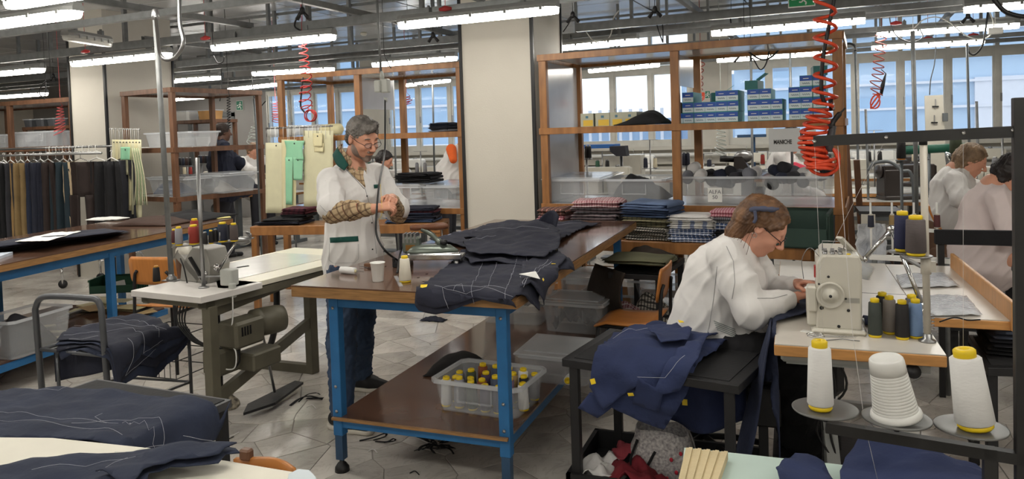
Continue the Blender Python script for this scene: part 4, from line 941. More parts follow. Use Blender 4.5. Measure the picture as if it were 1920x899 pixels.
# foreground garments and card bundle at the bottom right
FZ = .5
cl = Cloth((-.6, .95, 1.7, 2.2), FZ, wr=.01, seed=8)
t = thing('low_table', 'pale green-topped low table at the bottom right edge', 'table', (0, 2.0, 0)); a, b_, c_, d_ = PZ(1283, 840, FZ), PZ(1560, 870, FZ), PZ(1900, 1000, FZ), PZ(1270, 960, FZ)
part('top', MB().prism([(p.x, p.y) for p in (d_, c_, b_+Vector((.3, 0, 0)), b_, a)], FZ-.03, FZ), mat('pale_mint_board', (196, 216, 208), .5, var=.03), t, True)
for p in (a+Vector((.05, -.05, 0)), b_+Vector((.1, -.06, 0)), d_+Vector((.05, .03, 0)), c_+Vector((-.1, .05, 0))): part('leg', MB().cbox((p.x, p.y, (FZ-.03)/2), (.04, .04, FZ-.03)), BLACKM, t, True)
CR = fabric('cream_cloth', (206, 190, 152), var=.08)
t = thing('lining_bundle', 'bundle of cream lining strips fanned on the low table', 'fabric bundle', tuple(PZ(1320, 870, FZ)))
for k in range(14):
 a = PZ(1290+k*5.5, 846+k*.6, FZ+.02); b_ = PZ(1276+k*4.5, 905+k*2, FZ+.01); part('strip', MB().bar(a, b_, .012, .022+.006*math.sin(k*2.1)), CR, t, True)
garment('black_garment', cl, [('body', [(1365, 862, 't'), (1395, 848, 't'), (1440, 858, 't'), (1500, 880, 't'), (1560, 960, 't'), (1330, 960, 't'), (1310, 900, 't')], .03)], BLACKF, 'black cloth over the low table between cream strips and navy jacket')
cl2 = Cloth((-.6, 1.2, 1.5, 2.6), FZ+.03, wr=.022, seed=3, bend=lambda x, y: .05*max(0, math.sin((x+.1)*9+y*4)))
garment('navy_jacket', cl2, [('sleeve', [(1482, 862, 't'), (1500, 852, 't'), (1545, 870, 't'), (1600, 960, 't'), (1480, 960, 't'), (1455, 890, 't')], .0),
 ('body', [(1585, 868, 't'), (1640, 838, 't'), (1680, 842, 't'), (1720, 872, 't'), (1830, 905, 't'), (1950, 960, 't'), (1580, 960, 't'), (1575, 895, 't')], .03)], NAVY3, 'bright navy jacket at the bottom edge below the white cones', threads=[(.06, [(1720, 882, 't'), (1750, 890, 't'), (1745, 897, 't')])])
single('white_label', MB().prism([(PZ(x_, y_, .6).x, PZ(x_, y_, .6).y) for x_, y_ in ((1551, 893), (1583, 883), (1586, 905), (1550, 905))], .56, .565), PAPER, 'white paper label on the bright navy jacket', 'label')
# ON AND UNDER THE MAIN TABLE
DENIMN = mat('dark_striped_wool', (36, 38, 52), .9, var=.12, bump=.3, bscale=35)
cl = Cloth((TX0, TX1, TY0, TY1), TZ+.004, r=.022, wr=.013, flare=.06, seed=1)
edge_kind = lambda px, py, k: 'f' if k == 't' and px <= 968 and py > 538+.052*(px-547) else ('r' if k == 't' and px > 968 and py > 555-.637*(px-970) else k)
cl.edge = edge_kind
garment('navy_garment', cl, [('back_panel', [(805, 446, 't'), (870, 432, 't'), (925, 416, 't'), (1010, 412, 't'), (1128, 416, 't'), (1085, 428, 't'), (1048, 452, 't'), (960, 470, 't'), (880, 462, 't')], .006)], DENIMN,
 'flat dark navy cut piece at the far end of the work table under the heap', threads=[(.014, [(890, 432, 't'), (990, 424, 't'), (1090, 420, 't')]), (.014, [(985, 432, 't'), (1040, 436, 't')])])
garment('navy_garment', cl, [
 ('body', [(870, 468, 't'), (960, 462, 't'), (1045, 474, 't'), (1052, 500, 't'), (1030, 530, 'r'), (1012, 565, 'r'), (1002, 596, 'r'), (985, 570, 'r'), (960, 578, 'f'), (905, 576, 'f'), (868, 588, 'f'), (845, 597, 'f'), (822, 602, 'f'), (800, 600, 'f'), (786, 596, 'f'), (780, 585, 'f'), (780, 552, 't'), (808, 522, 't'), (845, 492, 't')], .012),
 ('lower_hem', [(782, 560, 't'), (850, 546, 't'), (920, 552, 't'), (966, 556, 't'), (960, 585, 'f'), (900, 582, 'f'), (860, 594, 'f'), (822, 601, 'f'), (790, 594, 'f')], .03),
 ('side_panel', [(980, 500, 't'), (1050, 480, 't'), (1062, 492, 't'), (1048, 520, 'r'), (1025, 560, 'r'), (1008, 600, 'r'), (996, 560, 'r'), (975, 545, 't')], .034)], DENIMN,
 'dark navy jacket with white chalk and basting lines hanging over the table corner',
 threads=[(.02, [(906, 492, 't'), (895, 520, 't'), (880, 550, 't')]), (.02, [(944, 462, 't'), (930, 500, 't'), (915, 540, 't')]), (.02, [(975, 478, 't'), (955, 530, 't'), (945, 552, 't')]), (.036, [(815, 560, 't'), (835, 545, 't'), (870, 548, 't'), (910, 546, 't'), (960, 552, 't')]),
 (.036, [(828, 552, 't'), (832, 570, 'f'), (870, 562, 'f'), (910, 562, 'f'), (950, 568, 'f')]), (.02, [(850, 568, 't'), (866, 536, 't'), (868, 545, 't')]), (.02, [(885, 484, 't'), (898, 488, 't'), (897, 470, 't')]),
 (.042, [(1035, 500, 't'), (1010, 520, 't'), (990, 548, 't'), (985, 560, 't')]), (.042, [(1028, 498, 't'), (1000, 522, 't'), (982, 546, 't')]), (.02, [(985, 478, 't'), (990, 505, 't'), (975, 520, 't'), (985, 528, 't')])],
 tabs=[(794, 557, 't', .03, .026, .3, .03, YELLOWP), (1004, 541, 'r', .08, .07, .7, .055, PAPER), (1009, 567, 'r', .01, .018, .1, .055, YELLOWP)])
cl3 = Cloth((TX0, TX1, TY0, TY1), TZ+.05, r=.04, wr=.02, flare=.05, seed=4, bend=lambda x, y: .03*max(0, math.sin((y-4.0)*3)))
garment('navy_garment', cl3, [
 ('folded_front', [(868, 456, 't'), (900, 446, 't'), (960, 436, 't'), (1030, 430, 't'), (1052, 444, 't'), (1048, 462, 't'), (1020, 480, 't'), (1000, 478, 't'), (930, 474, 't'), (880, 474, 't')], .01),
 ('under_fold', [(862, 462, 't'), (930, 452, 't'), (1000, 456, 't'), (1046, 456, 't'), (1046, 474, 't'), (1005, 484, 't'), (930, 480, 't'), (882, 480, 't')], -.02),
 ('back_part', [(870, 446, 't'), (905, 430, 't'), (950, 420, 't'), (1030, 422, 't'), (1050, 436, 't'), (1000, 450, 't')], .0)], DENIMN,
 'rolled dark navy jacket part folded across the top of the heap', threads=[(.016, [(905, 440, 't'), (960, 438, 't'), (1030, 436, 't')]), (.016, [(880, 452, 't'), (930, 446, 't')])])
m = MB(); c0 = PZ(1030, 428, .98)
m.grid(lambda u, v: (c0.x-.09+u*.13+v*.02, c0.y+.05*math.sin(PI*u)+v*.02, .97+v*(.07+.05*math.sin(PI*u*.9))), 10, 6); single('raised_collar', m, DENIMN, 'upright navy collar point at the back of the heap on the work table', 'garment piece', solid=.008)
garment('navy_garment', cl, [('flap', [(1038, 478, 't'), (1060, 484, 't'), (1070, 505, 'r'), (1066, 524, 'r'), (1042, 520, 'r'), (1036, 500, 't')], .02)], NAVY2, 'small navy flap with a yellow tab hanging off the right table edge',
 tabs=[(1047, 496, 'r', .02, .012, .3, .04, YELLOWP), (1042, 478, 't', .012, .02, .2, .04, YELLOWP)])
garment('white_lining', Cloth((TX0, TX1, TY0, TY1), TZ+.002, r=.02, wr=.004, seed=9), [('piece', [(868, 470, 't'), (890, 468, 't'), (905, 476, 't'), (870, 486, 't'), (840, 482, 't')], .003)], NAVY2, 'flat dark cloth strip between the iron and the heap', 'cloth')
# small things
t = thing('plastic_cup', 'white plastic cup on the near left part of the work table', 'cup', tuple(PZ(709, 528, TZ)))
part('wall', MB().lathe([(0, 0), (.024, 0), (.026, .004), (.034, .088), (.037, .09), (.036, .092), (.033, .089), (.025, .006), (0, .005)], 28), WHITEP, t)
spool('white cotton cone with a yellow cap beside the iron', PZ(760, 529, TZ), ('cotton', (216, 210, 194)), .125, .031, taper=.72)
t = thing('thread_bobbin', 'white thread roll lying on its side near the table corner', 'thread roll', tuple(PZ(653, 514, TZ)), R(-12)); part('winding', MB().lathe([(.01, -.05), (.017, -.048), (.018, 0), (.017, .048), (.01, .05)], 18, M=T(0, 0, .018, ry=R(90))), thm('white', (226, 226, 224)), t)
part('tube_core', MB().lathe([(0, .05), (.009, .05), (.009, .052), (0, .052)], 14, M=T(0, 0, .018, ry=R(90))), CREAMPAPER, t)
t = thing('scissors', 'small wooden-handled scissors behind the white cup', 'scissors', tuple(PZ(688, 503, TZ)), R(-20)); part('blade', MB().prism([(-.06, -.004), (.03, -.008), (.03, .004)], .003, .006), STEEL, t)
for s_ in (-1, 1): part('handle', MB().tube([(.045+.02*math.cos(a), s_*.01+.012*math.sin(a), .006) for a in [2*PI*k/12 for k in range(12)]], .003, 6, closed=True), BROWNF, t)
single('wooden_block', MB().box((0, 0, 0), (.05, .035, .02), M=T(*PZ(682, 502, TZ), R(10)), bev=.003), DARKW, 'little dark wooden block next to the scissors', 'block')
single('clear_ruler', MB().bar(PZ(742, 518, TZ+.003), PZ(752, 537, TZ+.003), .018, .003), clearplastic('ruler_plastic'), 'short clear plastic ruler beside the cotton cone', 'ruler')
single('thread_snip', MB().prism([(0, 0), (.05, .004), (.06, .0), (.01, -.005)], 0, .002, M=T(*PZ(668, 508, TZ), R(-18))), STEEL, 'small steel blade in front of the wooden-handled scissors', 'snip')
for k, (px, py) in enumerate(((782, 521), (798, 514), (720, 500), (748, 498), (792, 528))):
 q = PZ(px, py, TZ+.001); single('thread_end', MB().tube(spline([q, q+Vector((.008, .004, 0)), q+Vector((.006, .012, 0))], 4), .0012, 4), BLACKF, 'tiny dark thread end on the brown table top', 'thread end', 'thread ends on the work table')
# iron: steel rest, green-grey old iron with turned wooden handle
ic = PZ(800, 500, TZ); t = thing('steam_iron', 'old heavy grey-green iron with turned wooden handle on a steel rest', 'iron', (ic.x, ic.y, TZ), R(14))
IRG = mat('iron_green', (110, 118, 110), .3, metal=.5, var=.1)
part('rest_plate', MB().box((-.12, -.06, .045), (.2, .08, .06), bev=.006), STEEL, t)
part('rest_rim', MB().box((-.1, -.075, .045), (.2, -.06, .075), bev=.004), CHROME, t)
for x, y in ((-.1, -.05), (.17, -.05), (-.1, .06), (.17, .06)): part('rest_foot', MB().lathe([(0, 0), (.014, 0), (.012, .02), (.012, .046)], 10, (x, y, 0)), STEEL, t)
def sole(u, v):
 x = -.11+.29*u; w_ = .055*(1-max(0, (u-.25)/.75)**2.2); return (x, (v-.5)*2*w_, 0)
def ironbody(mb, z0, z1, k0, k1):
 n = 24; V = []
 for z, k in ((z0, k0), (z0+.3*(z1-z0), k0*.99), (z1, k1)):
  for i in range(n):
   a = 2*PI*i/n; u = .5+.5*math.cos(a); x = -.11+.29*u; w_ = .058*(max(.0, 1-max(0, (u-.2)/.8)**2))**.8; y = math.copysign(1, math.sin(a))*w_*min(1, abs(math.sin(a))*1.6); V.append(((x-.0)*k, y*k, z))
 F = [tuple(range(n-1, -1, -1)), tuple(range(2*n, 3*n))] + [(r*n+i, r*n+(i+1) % n, (r+1)*n+(i+1) % n, (r+1)*n+i) for r in (0, 1) for i in range(n)]
 return mb.add(V, F, True)
part('soleplate', ironbody(MB(), .062, .075, 1, 1), CHROME, t); part('body', ironbody(MB(), .075, .115, .97, .72), IRG, t)
part('rear_housing', MB().box((-.12, -.035, .075), (-.03, .035, .16), bev=.01), IRG, t); part('badge', MB().box((-.1, -.0365, .09), (-.05, -.035, .12)), mat('brass_badge', (150, 110, 60), .35, metal=.8), t)
for k in range(4): part('cooling_rib', MB().box((-.115+k*.02, -.037, .13), (-.105+k*.02, .037, .178)), STEEL, t)
part('front_neck', MB().tube(spline([(.1, 0, .1), (.06, 0, .14), (.03, 0, .17), (-.02, 0, .2)], 6), [.018]*6+[.014]*13, 10), IRG, t)
part('handle', MB().lathe([(0, 0), (.012, 0), (.014, .01), (.018, .03), (.013, .06), (.016, .1), (.02, .14), (.018, .18), (.012, .2), (0, .205)], 16, M=T(-.08, 0, .205, ry=R(88))), mat('turned_wood', (104, 66, 46), .3, var=.25, scale=14), t)
part('side_knob', MB().lathe([(0, 0), (.02, 0), (.02, .02), (0, .025)], 14, M=T(.1, -.02, .12)), BLACKP, t)
h0 = PZ(786, 500, TZ+.08)
# power box on the conduit and the cable down to the iron
ptop = PY(706, -20, 4.3); pbx = PY(716, 150, 4.3); pend = PY(722, 185, 4.3)
t = thing('hanging_socket_box', 'grey double socket box hanging on a conduit over the man', 'socket box', tuple(pbx))
part('conduit', MB().tube([ptop, PY(714, 135, 4.3)], .0085, 8), STRUT, t, True); PG = mat('pale_grey_plastic', (176, 178, 172), .45, var=.04)
part('box', MB().cbox(PY(722, 161, 4.3), (.06, .045, .09), bev=.006), PG, t, True); part('socket', MB().cbox(PY(709, 162, 4.28), (.045, .035, .08), bev=.006), PG, t, True)
part('gland', MB().lathe([(.008, .03), (.014, .0), (.016, -.02), (.0, -.02)][::-1], 12, PY(716, 142, 4.3)), PG, t, True); part('plug', MB().lathe([(0, -.03), (.009, -.03), (.012, 0), (0, 0)], 12, PY(723, 183, 4.3)), PG, t, True)
cable('black iron cable falling from the socket box past the man to the iron', [pend, PY(722, 240, 4.2), PY(721, 290, 4.1), PY(712, 340, 3.7), PY(706, 400, 3.45), PY(706, 440, 3.4), PY(722, 470, 3.38), PZ(750, 492, TZ+.02), PZ(770, 508, TZ+.02)], .006)
cable('short black cable looping into the back of the iron', [PZ(745, 512, TZ+.02), PZ(750, 478, TZ+.05), PZ(760, 448, TZ+.14), PZ(770, 452, TZ+.14)], .0055)
t = thing('cable_plug', 'black plug joint on the table in front of the iron', 'plug', tuple(PZ(742, 502, TZ))); part('body', MB().box((-.015, -.012, 0), (.015, .03, .03), bev=.004).box((-.012, -.012, .03), (.0, .0, .05)), BLACKP, t); part('screw', MB().lathe([(0, 0), (.003, 0), (.003, .002), (0, .002)], 8, (0, 0, .03)), STEEL, t)
# ---- lower shelf
SZ = .275
bx = bin_('clear plastic box full of yellow-capped spools on the lower shelf', (-1.41, 3.36, SZ), R(-4), .46, .34, .155)
rr = random.Random(5); cols = [('white', (226, 226, 224)), ('grey', (140, 140, 146)), ('dgreen', (60, 70, 50)), ('violet', (70, 56, 84)), ('navy', (38, 42, 74)), ('tan', (150, 126, 84)), ('black', (34, 32, 33)), ('rust', (130, 70, 40)), ('slate', (70, 80, 100)), ('mauve', (110, 90, 110))]
rows = ('front', 'second', 'third', 'back'); k = 0
for j in range(4):
 for i in range(6):
  if (i, j) in ((0, 3), (5, 0)): continue
  x = -.185+i*.072+(.02 if j % 2 else 0)+rr.uniform(-.005, .005); y = -.115+j*.074; c = cols[k % len(cols)]; a = R(-4)
  spool('%s yellow-capped spool, %s from left, %s row of the clear box' % ({'dgreen': 'dark green', 'violet': 'dark violet'}.get(c[0], c[0]), ORD[i] if 'ORD' in globals() else ('first', 'second', 'third', 'fourth', 'fifth', 'sixth')[i], rows[j]),
   (-1.41+x*math.cos(a)-y*math.sin(a), 3.36+x*math.sin(a)+y*math.cos(a), SZ+.008), c, .135+rr.uniform(-.01, .02), .026, group='spools in the clear box', taper=.92, tilt=(rr.uniform(-.05, .05), rr.uniform(-.05, .05))); k += 1
bin_('lidded clear plastic box overhanging the lower shelf, one cone inside', (-1.19, 3.86, SZ), R(-3), .4, .32, .15, lid=True, lidtilt=R(3))
spool('white cone lying at the front of the lidded clear box', (-1.1, 3.78, SZ+.035), ('white', (226, 226, 224)), .13, .028, taper=.85, tilt=(R(85), R(5)))
BLKBAG = fabric('black_bag_cloth', (26, 25, 26))
m = MB(); q = PZ(862, 700, SZ); m.grid(lambda u, v: (q.x-.17+.38*u, q.y-.12+.26*v+.03*math.sin(u*5), SZ+.006+.1*(math.sin(PI*u)**.6*math.sin(PI*v)**.6)+.012*nz(u*5, v*5, 2)), 18, 12); single('black_pouch', m, BLKBAG, 'crumpled black cloth pouch on the lower shelf beside the spool box', 'pouch', solid=.004)
single('paper_tag', MB().bar(PZ(897, 672, SZ+.03), PZ(908, 668, SZ+.05), .03, .002), PAPER, 'white paper tag on the black pouch', 'tag')
bn = bin_('big clear bin with grey cloth at the far end of the lower shelf', (-1.85, 5.0, SZ), R(2), .46, .4, .27)
m = MB(); m.grid(lambda u, v: (-2.02+.36*u, 4.85+.3*v, SZ+.1+.09*nz(u*5, v*5, 4)+.06*math.sin(PI*u)), 16, 12); single('stored_cloth', m, fabric('grey_white_cloth', (150, 148, 142)), 'crumpled grey-white cloth inside the big clear bin under the table', 'cloth', solid=.004)
bin_('clear plastic box of bundled thread right of the big bin under the table', (-1.36, 4.85, SZ), R(-4), .42, .34, .2, lid=True)
m = MB(); m.grid(lambda u, v: (-1.52+.3*u, 4.74+.22*v, SZ+.05+.09*nz(u*6, v*5, 9)+.05*math.sin(PI*u)), 14, 10); single('stored_cloth', m, CHARF, 'dark crumpled cloth inside the lidded box under the table', 'cloth', solid=.004)
bin_('clear plastic box with pale folded cloth behind, under the table', (-1.36, 5.15, SZ), R(3), .4, .2, .3)
# ---- scraps on the floor
def ribbon(label, pts, w_=.012, m=None, group='black ribbon scraps on the floor'):
 P = spline([PZ(x, y, z) for x, y, z in pts], 6); g = MB(); V = []
 for i, p in enumerate(P):
  t_ = (P[min(i+1, len(P)-1)]-P[max(i-1, 0)]); t_.z = 0; t_ = t_.normalized() if t_.length > 1e-6 else Vector((1, 0, 0)); s_ = Vector((-t_.y, t_.x, 0))*w_/2
  V += [tuple(p-s_+Vector((0, 0, .002))), tuple(p+s_+Vector((0, 0, .003)))]
 g.add(V, [(2*i, 2*i+1, 2*i+3, 2*i+2) for i in range(len(P)-1)], True)
 return single('ribbon_scrap', g, m or BLACKF, label, 'fabric scrap', group, solid=.0025)
ribbon('curved black ribbon scrap on the floor left of the man, lower strand', [(544, 762, 0), (560, 750, .01), (580, 744, .02), (605, 750, 0)], .016)
ribbon('curled black ribbon scrap on the floor left of the man, upper strand', [(560, 755, 0), (575, 742, .02), (592, 738, .03), (600, 741, 0)], .008); ribbon('short straight end of the ribbon left of the man', [(575, 748, .0), (606, 748, .01)], .02)
ribbon('black ribbon loop in front of the left table leg', [(674, 828, 0), (700, 822, .01), (722, 814, .03), (722, 820, 0), (700, 827, 0)], .012); ribbon('small loose loop of ribbon right of the table leg', [(704, 829, 0), (725, 830, .01), (738, 824, .02), (740, 828, 0), (720, 831, 0)], .01)
ribbon('single flat black snippet under the shelf edge', [(866, 824, 0), (892, 825, 0)], .025)
rr = random.Random(9)
hm = MB()
for k in range(16):
 x, y = 812+rr.uniform(-22, 32), 832+rr.uniform(-12, 12); a = rr.uniform(0, 6.3); L_ = rr.uniform(12, 28)
 ribbon('black ribbon strip in the tangled heap under the work table', [(x-L_*math.cos(a), y-L_*.4*math.sin(a), rr.uniform(0, .01)), (x, y, rr.uniform(.01, .04)), (x+L_*math.cos(a+.5), y+L_*.4*math.sin(a+.5), rr.uniform(0, .02))], rr.choice((.008, .014, .02)), group='ribbon strips in the heap under the table')
for k in range(5):
 x, y = 800+k*16, 828+rr.uniform(-6, 8); ribbon('white selvedge strip in the ribbon heap under the work table', [(x-14, y-6, .01), (x, y, .05), (x+12, y+3, .01)], .006, WHITEF, 'white strips in the heap under the table')
for k, (x, y) in enumerate(((410, 822), (420, 828), (430, 820), (690, 848), (768, 889), (575, 765))): ribbon(('thread snippet by the black board, upper', 'thread snippet by the black board, lower', 'pale thread snippet beside the black board corner', 'pale thread curl on the floor behind the white board end', 'dark speck of cloth on the floor near the bottom edge', 'short pale snippet under the ribbon left of the man')[k], [(x, y, 0), (x+10, y-4, .005), (x+18, y-(8 if k < 3 else -3), 0)], .004, [BLACKF, BLACKF, WHITEF, WHITEF, BLACKF, WHITEF][k], None)
single('string_end', MB().tube(spline([PY(713, 345, 3.5), PY(716, 400, 3.5), PY(706, 415, 3.5)], 6), .001, 4), YELLOWP, 'pale yellow thread hanging from the man\'s hands', 'thread')
# blue rag behind on the floor
scrapm = MB(); q = PZ(810, 602, 0); scrapm.grid(lambda u, v: (q.x-.1+.22*u, q.y-.04+.1*v, .006+.03*math.sin(PI*u)*math.sin(PI*v)+.015*nz(u*6, v*5, 2)), 12, 8); single('floor_rag', scrapm, NAVY2, 'small navy rag on the floor far behind the table', 'rag', solid=.003)
# LEFT SEWING STATION
LZ = .79
a0, a1 = PZ(245, 545, LZ), PZ(376, 558, LZ)
LW = (a1-a0).length; LR = math.atan2(a1.y-a0.y, a1.x-a0.x); LO = (a0.x, a0.y)
def LS_(x, y, z): c, s_ = math.cos(LR), math.sin(LR); return Vector((LO[0]+x*c-y*s_, LO[1]+x*s_+y*c, z))
def lsx(px, py, z=LZ):
 p = PZ(px, py, z); dx, dy = p.x-LO[0], p.y-LO[1]; c, s_ = math.cos(-LR), math.sin(-LR); return dx*c-dy*s_, dx*s_+dy*c
t = thing('sewing_table', 'white-topped sewing table with khaki steel frame left of the man', 'sewing table', (LO[0], LO[1], 0), LR)
WT = mat('worn_white_top', (216, 212, 208), .3, var=.06)
near = [(0, 0), (LW, 0), (LW+.02, .2), (LW+.02, .42), (0, .42)]
part('near_top', MB().prism(near, LZ-.035, LZ), WT, t, bev=.003); 
e0 = lsx(446, 533); e1 = lsx(600, 505); e2 = lsx(528, 463); e3 = lsx(400, 500)
part('long_top', MB().prism([(e3[0]-.02, e3[1]), (e0[0]-.03, e0[1]-.12), (e0[0]+.02, e0[1]-.12), (e0[0]+.06, e0[1]-.06), (e0[0]+.1, e2[1]), (e3[0]-.05, e2[1])], LZ-.03, LZ), mat('cream_top', (226, 222, 204), .3, var=.03), t, bev=.003)
part('glass_inset', MB().prism([(e3[0]+.02, e3[1]+.03), (e0[0]-.12, e0[1]+.08), (e0[0]-.08, e2[1]-.25), (e3[0]+.0, e2[1]-.25)], LZ, LZ+.003), WHITEL, t)
part('under_rail', MB().box((.02, .05, LZ-.075), (LW-.02, .11, LZ-.036)), OLIVEST, t); part('side_rail', MB().box((LW-.08, .05, LZ-.08), (LW-.02, 1.5, LZ-.036)), OLIVEST, t); part('side_rail', MB().box((.03, .05, LZ-.08), (.08, 1.5, LZ-.036)), OLIVEST, t)
nl = lsx(388, 800, 0)
def LB(mb, *a, **k): return mb
q = PZ(586, 700, 0); r_ = lsx(586, 700, 0); q2 = lsx(488, 690, 0)
part('leg', MB().box((LW-.07, .06, 0), (LW-.01, .12, LZ-.07), bev=.004), OLIVEST, t); part('leg', MB().box((r_[0]-.03, r_[1]-.03, 0), (r_[0]+.03, r_[1]+.04, LZ-.05), bev=.004), OLIVEST, t)
part('foot_rail', MB().bar((r_[0], r_[1], .03), (q2[0], q2[1], .03), .05, .06), OLIVEST, t)
part('leg', MB().tube(spline([(q2[0], q2[1], .04), (q2[0]+.12, q2[1]+.0, .2), (q2[0]+.18, q2[1], .45), (q2[0]+.18, q2[1], LZ-.05)], 6), .022, 8), BLACKM, t, label='curved black leg')
part('long_rail', MB().bar((LW-.05, .12, .2), (r_[0], r_[1], .36), .03, .07), OLIVEST, t); part('leg', MB().box((.12, .4, 0), (.18, .46, LZ-.05), bev=.004), BLACKM, t)
part('upper_rail', MB().bar((LW-.05, .12, LZ-.1), (r_[0], r_[1], LZ-.1), .03, .07), OLIVEST, t)
part('treadle', MB().prism([(LW-.05, .3), (LW-.0, .5), (LW-.1, .85), (LW-.17, .85), (LW-.14, .42)], .04, .055), BLACKM, t); part('treadle_rod', MB().tube([(LW-.1, .6, .07), (LW-.14, .55, .5)], .008, 6), STEEL, t)
part('motor', MB().lathe([(0, 0), (.045, 0), (.08, .02), (.083, .06), (.078, .065), (.083, .07), (.083, .17), (.075, .21), (.04, .22), (0, .22)], 20, M=T(LW-.08, .4, .54, R(70), ry=R(90))), OLIVEST, t)
part('gear_box', MB().box((LW-.12, .2, .45), (LW+.03, .42, .6), bev=.015), OLIVEST, t); part('junction_box', MB().box((LW-.1, .3, .3), (LW+.05, .52, .4), bev=.01), OLIVEST, t); part('clutch_box', MB().box((LW-.2, .15, .3), (LW-.06, .33, .45), bev=.02), OLIVEST, t)
for k in range(4): part('vent_slot', MB().box((LW+.03, .24+k*.02, .52), (LW+.033, .25+k*.02, .57)), BLACKP, t)
part('hose', MB().tube(spline([(LW-.2, .1, .2), (LW-.1, .05, .12), (LW-.25, .2, .08), (LW-.1, .3, .1), (LW-.2, .2, .22)], 8), .022, 8), mat('striped_hose', (190, 180, 160), .6, rgb2=(70, 64, 58), scale=40), t)
for k in range(4): part('wire', MB().tube(spline([(.2+.03*k, .15, LZ-.05), (.22+.02*k, .12, .6), (.3+.02*k, .14, .5), (.35+.04*k, .2, .45)], 6), .005, 5), BLACKP, t)
cable('white cable curling down beside the left sewing table', [PY(436, 545, 3.3), PY(436, 600, 3.3), PY(430, 640, 3.3), PY(442, 660, 3.3), PY(440, 690, 3.3), PY(420, 692, 3.3), PY(404, 680, 3.3)], .004, WHITEP)
cable('dark loop of cable under the left sewing table', [PY(400, 640, 3.35), PY(405, 680, 3.35), PY(425, 698, 3.35), PY(448, 680, 3.35), PY(446, 650, 3.35)], .006)
# tilted-back machine head
c0 = LS_(*lsx(368, 530), LZ); t = thing('tipped_sewing_machine', 'grey machine head tipped back on the left sewing table', 'sewing machine', tuple(c0), LR)
MG = mat('machine_grey', (150, 148, 142), .4, metal=.2, var=.06)
part('body', MB().prism([(-.14, .0), (.1, .0), (.12, .1), (.09, .2), (-.02, .21), (-.12, .1)], -.05, .1, M=T(0, .1, 0, rx=R(90))), MG, t, bev=.008)
part('arm', MB().bar((-.16, .05, .16), (.02, .05, .02), .1, .05, (1, 0, 1)), MG, t, bev=.006); part('belt_cover', MB().lathe([(0, 0), (.045, 0), (.05, .01), (.05, .05), (0, .055)], 18, M=T(-.17, .05, .15, ry=R(60))), CREAMP, t)
part('black_guard', MB().bar((-.02, -.02, .15), (.1, -.02, .0), .012, .02, (0, 1, 0)), BLACKP, t); part('round_lock', MB().lathe([(0, 0), (.012, 0), (.01, .008), (0, .01)], 12, M=T(.09, -.003, .06, rx=R(90))), CHROME, t)
part('cable', MB().tube(spline([(-.1, -.02, .14), (-.06, -.03, .08), (-.04, -.03, 0), (-.03, -.03, -.01)], 6), .004, 6), BLACKP, t)
part('plate', MB().box((.04, -.052+.05, .13), (.08, .0, .15)), STEEL, t)
# tall pipe from the floor-standing table to the ceiling grid, and hooked cable
pb = PZ(322, 527, LZ); pt = PY(291, 28, pb.y+.0)
t = thing('conduit_pipe', 'tall grey pipe rising from the left sewing table to the ceiling grid', 'pipe', tuple(pb))
part('pipe', MB().tube([pb, pt], .0155, 12), STRUT, t, True); part('base_plate', MB().cbox(pb+Vector((0, 0, .003)), (.1, .06, .006)).lathe([(.03, 0), (.03, .02), (.017, .03), (.016, .04)], 14, pb), STEEL, t, True)
part('top_gland', MB().lathe([(.02, -.03), (.022, .0), (.016, .03), (.012, .035)], 12, pt), STEEL, t, True)
cable('grey cable hanging in a wide hook beside the top of the grey pipe', [PY(336, -30, 3.4), PY(337, 40, 3.35), PY(344, 80, 3.3), PY(330, 106, 3.3), PY(312, 112, 3.3), PY(300, 100, 3.3), PY(295, 60, 3.25), PY(292, 30, 3.2)], .011, STEEL)
# thread stand with tray of cones
sb = PZ(382, 540, LZ); st = PY(370, 296, sb.y)
t = thing('thread_stand', 'steel thread stand with a long spool tray on the left sewing table', 'thread stand', tuple(sb))
part('pole', MB().tube([sb, st], .011, 10), STEEL, t, True); part('base_flange', MB().lathe([(0, 0), (.03, 0), (.028, .006), (.012, .012)], 14, sb), STEEL, t, True)
tA, tB = PY(328, 462, sb.y-.02), PY(472, 448, sb.y+.14)
part('spool_tray', MB().bar(tA, tB, .09, .006), STEEL, t, True)
for px, py in ((354, 456), (412, 452)): part('spool_pin', MB().tube([PY(px, py, sb.y-.03), PY(px, py-16, sb.y-.03)], .003, 6), STEEL, t, True)
part('end_hook', MB().tube(spline([tB, PY(462, 436, sb.y+.13), PY(470, 440, sb.y+.13), PY(468, 450, sb.y+.13)], 5), .006, 6), STEEL, t, True)
for (px, py, c, h, r, dy, lb) in ((328, 457, ('maroon', (84, 44, 46)), .1, .019, .04, 'small maroon spool at the left end of the tray'), (336, 459, ('grey', (110, 110, 118)), .125, .022, -.02, 'grey cone at the left of the tray on the left sewing table'),
 (364, 455, ('red', (140, 48, 38)), .13, .031, 0, 'big brick-red cone on the tray'), (385, 456, ('black', (34, 32, 33)), .085, .014, -.03, 'short black spool right of the stand pole'), (396, 452, ('black', (34, 32, 33)), .09, .014, .0, 'black spool, second right of the stand pole'),
 (404, 449, ('black', (34, 32, 33)), .09, .014, .03, 'black spool, third right of the stand pole'), (418, 446, ('ink', (36, 40, 56)), .13, .029, .05, 'big ink-blue cone on the tray'), (439, 450, ('brown', (84, 74, 72)), .12, .023, .05, 'brown-grey cone at the right end of the tray')):
 p = PY(px, py, sb.y+dy); p.z = (tA.z+(tB.z-tA.z)*(px-328)/144)+.004
 spool(lb, p, c, h*.86, r, group='cones on the left thread tray', taper=.88, cap=YELLOWP if 'spool right' not in lb and 'third' not in lb else STEEL)
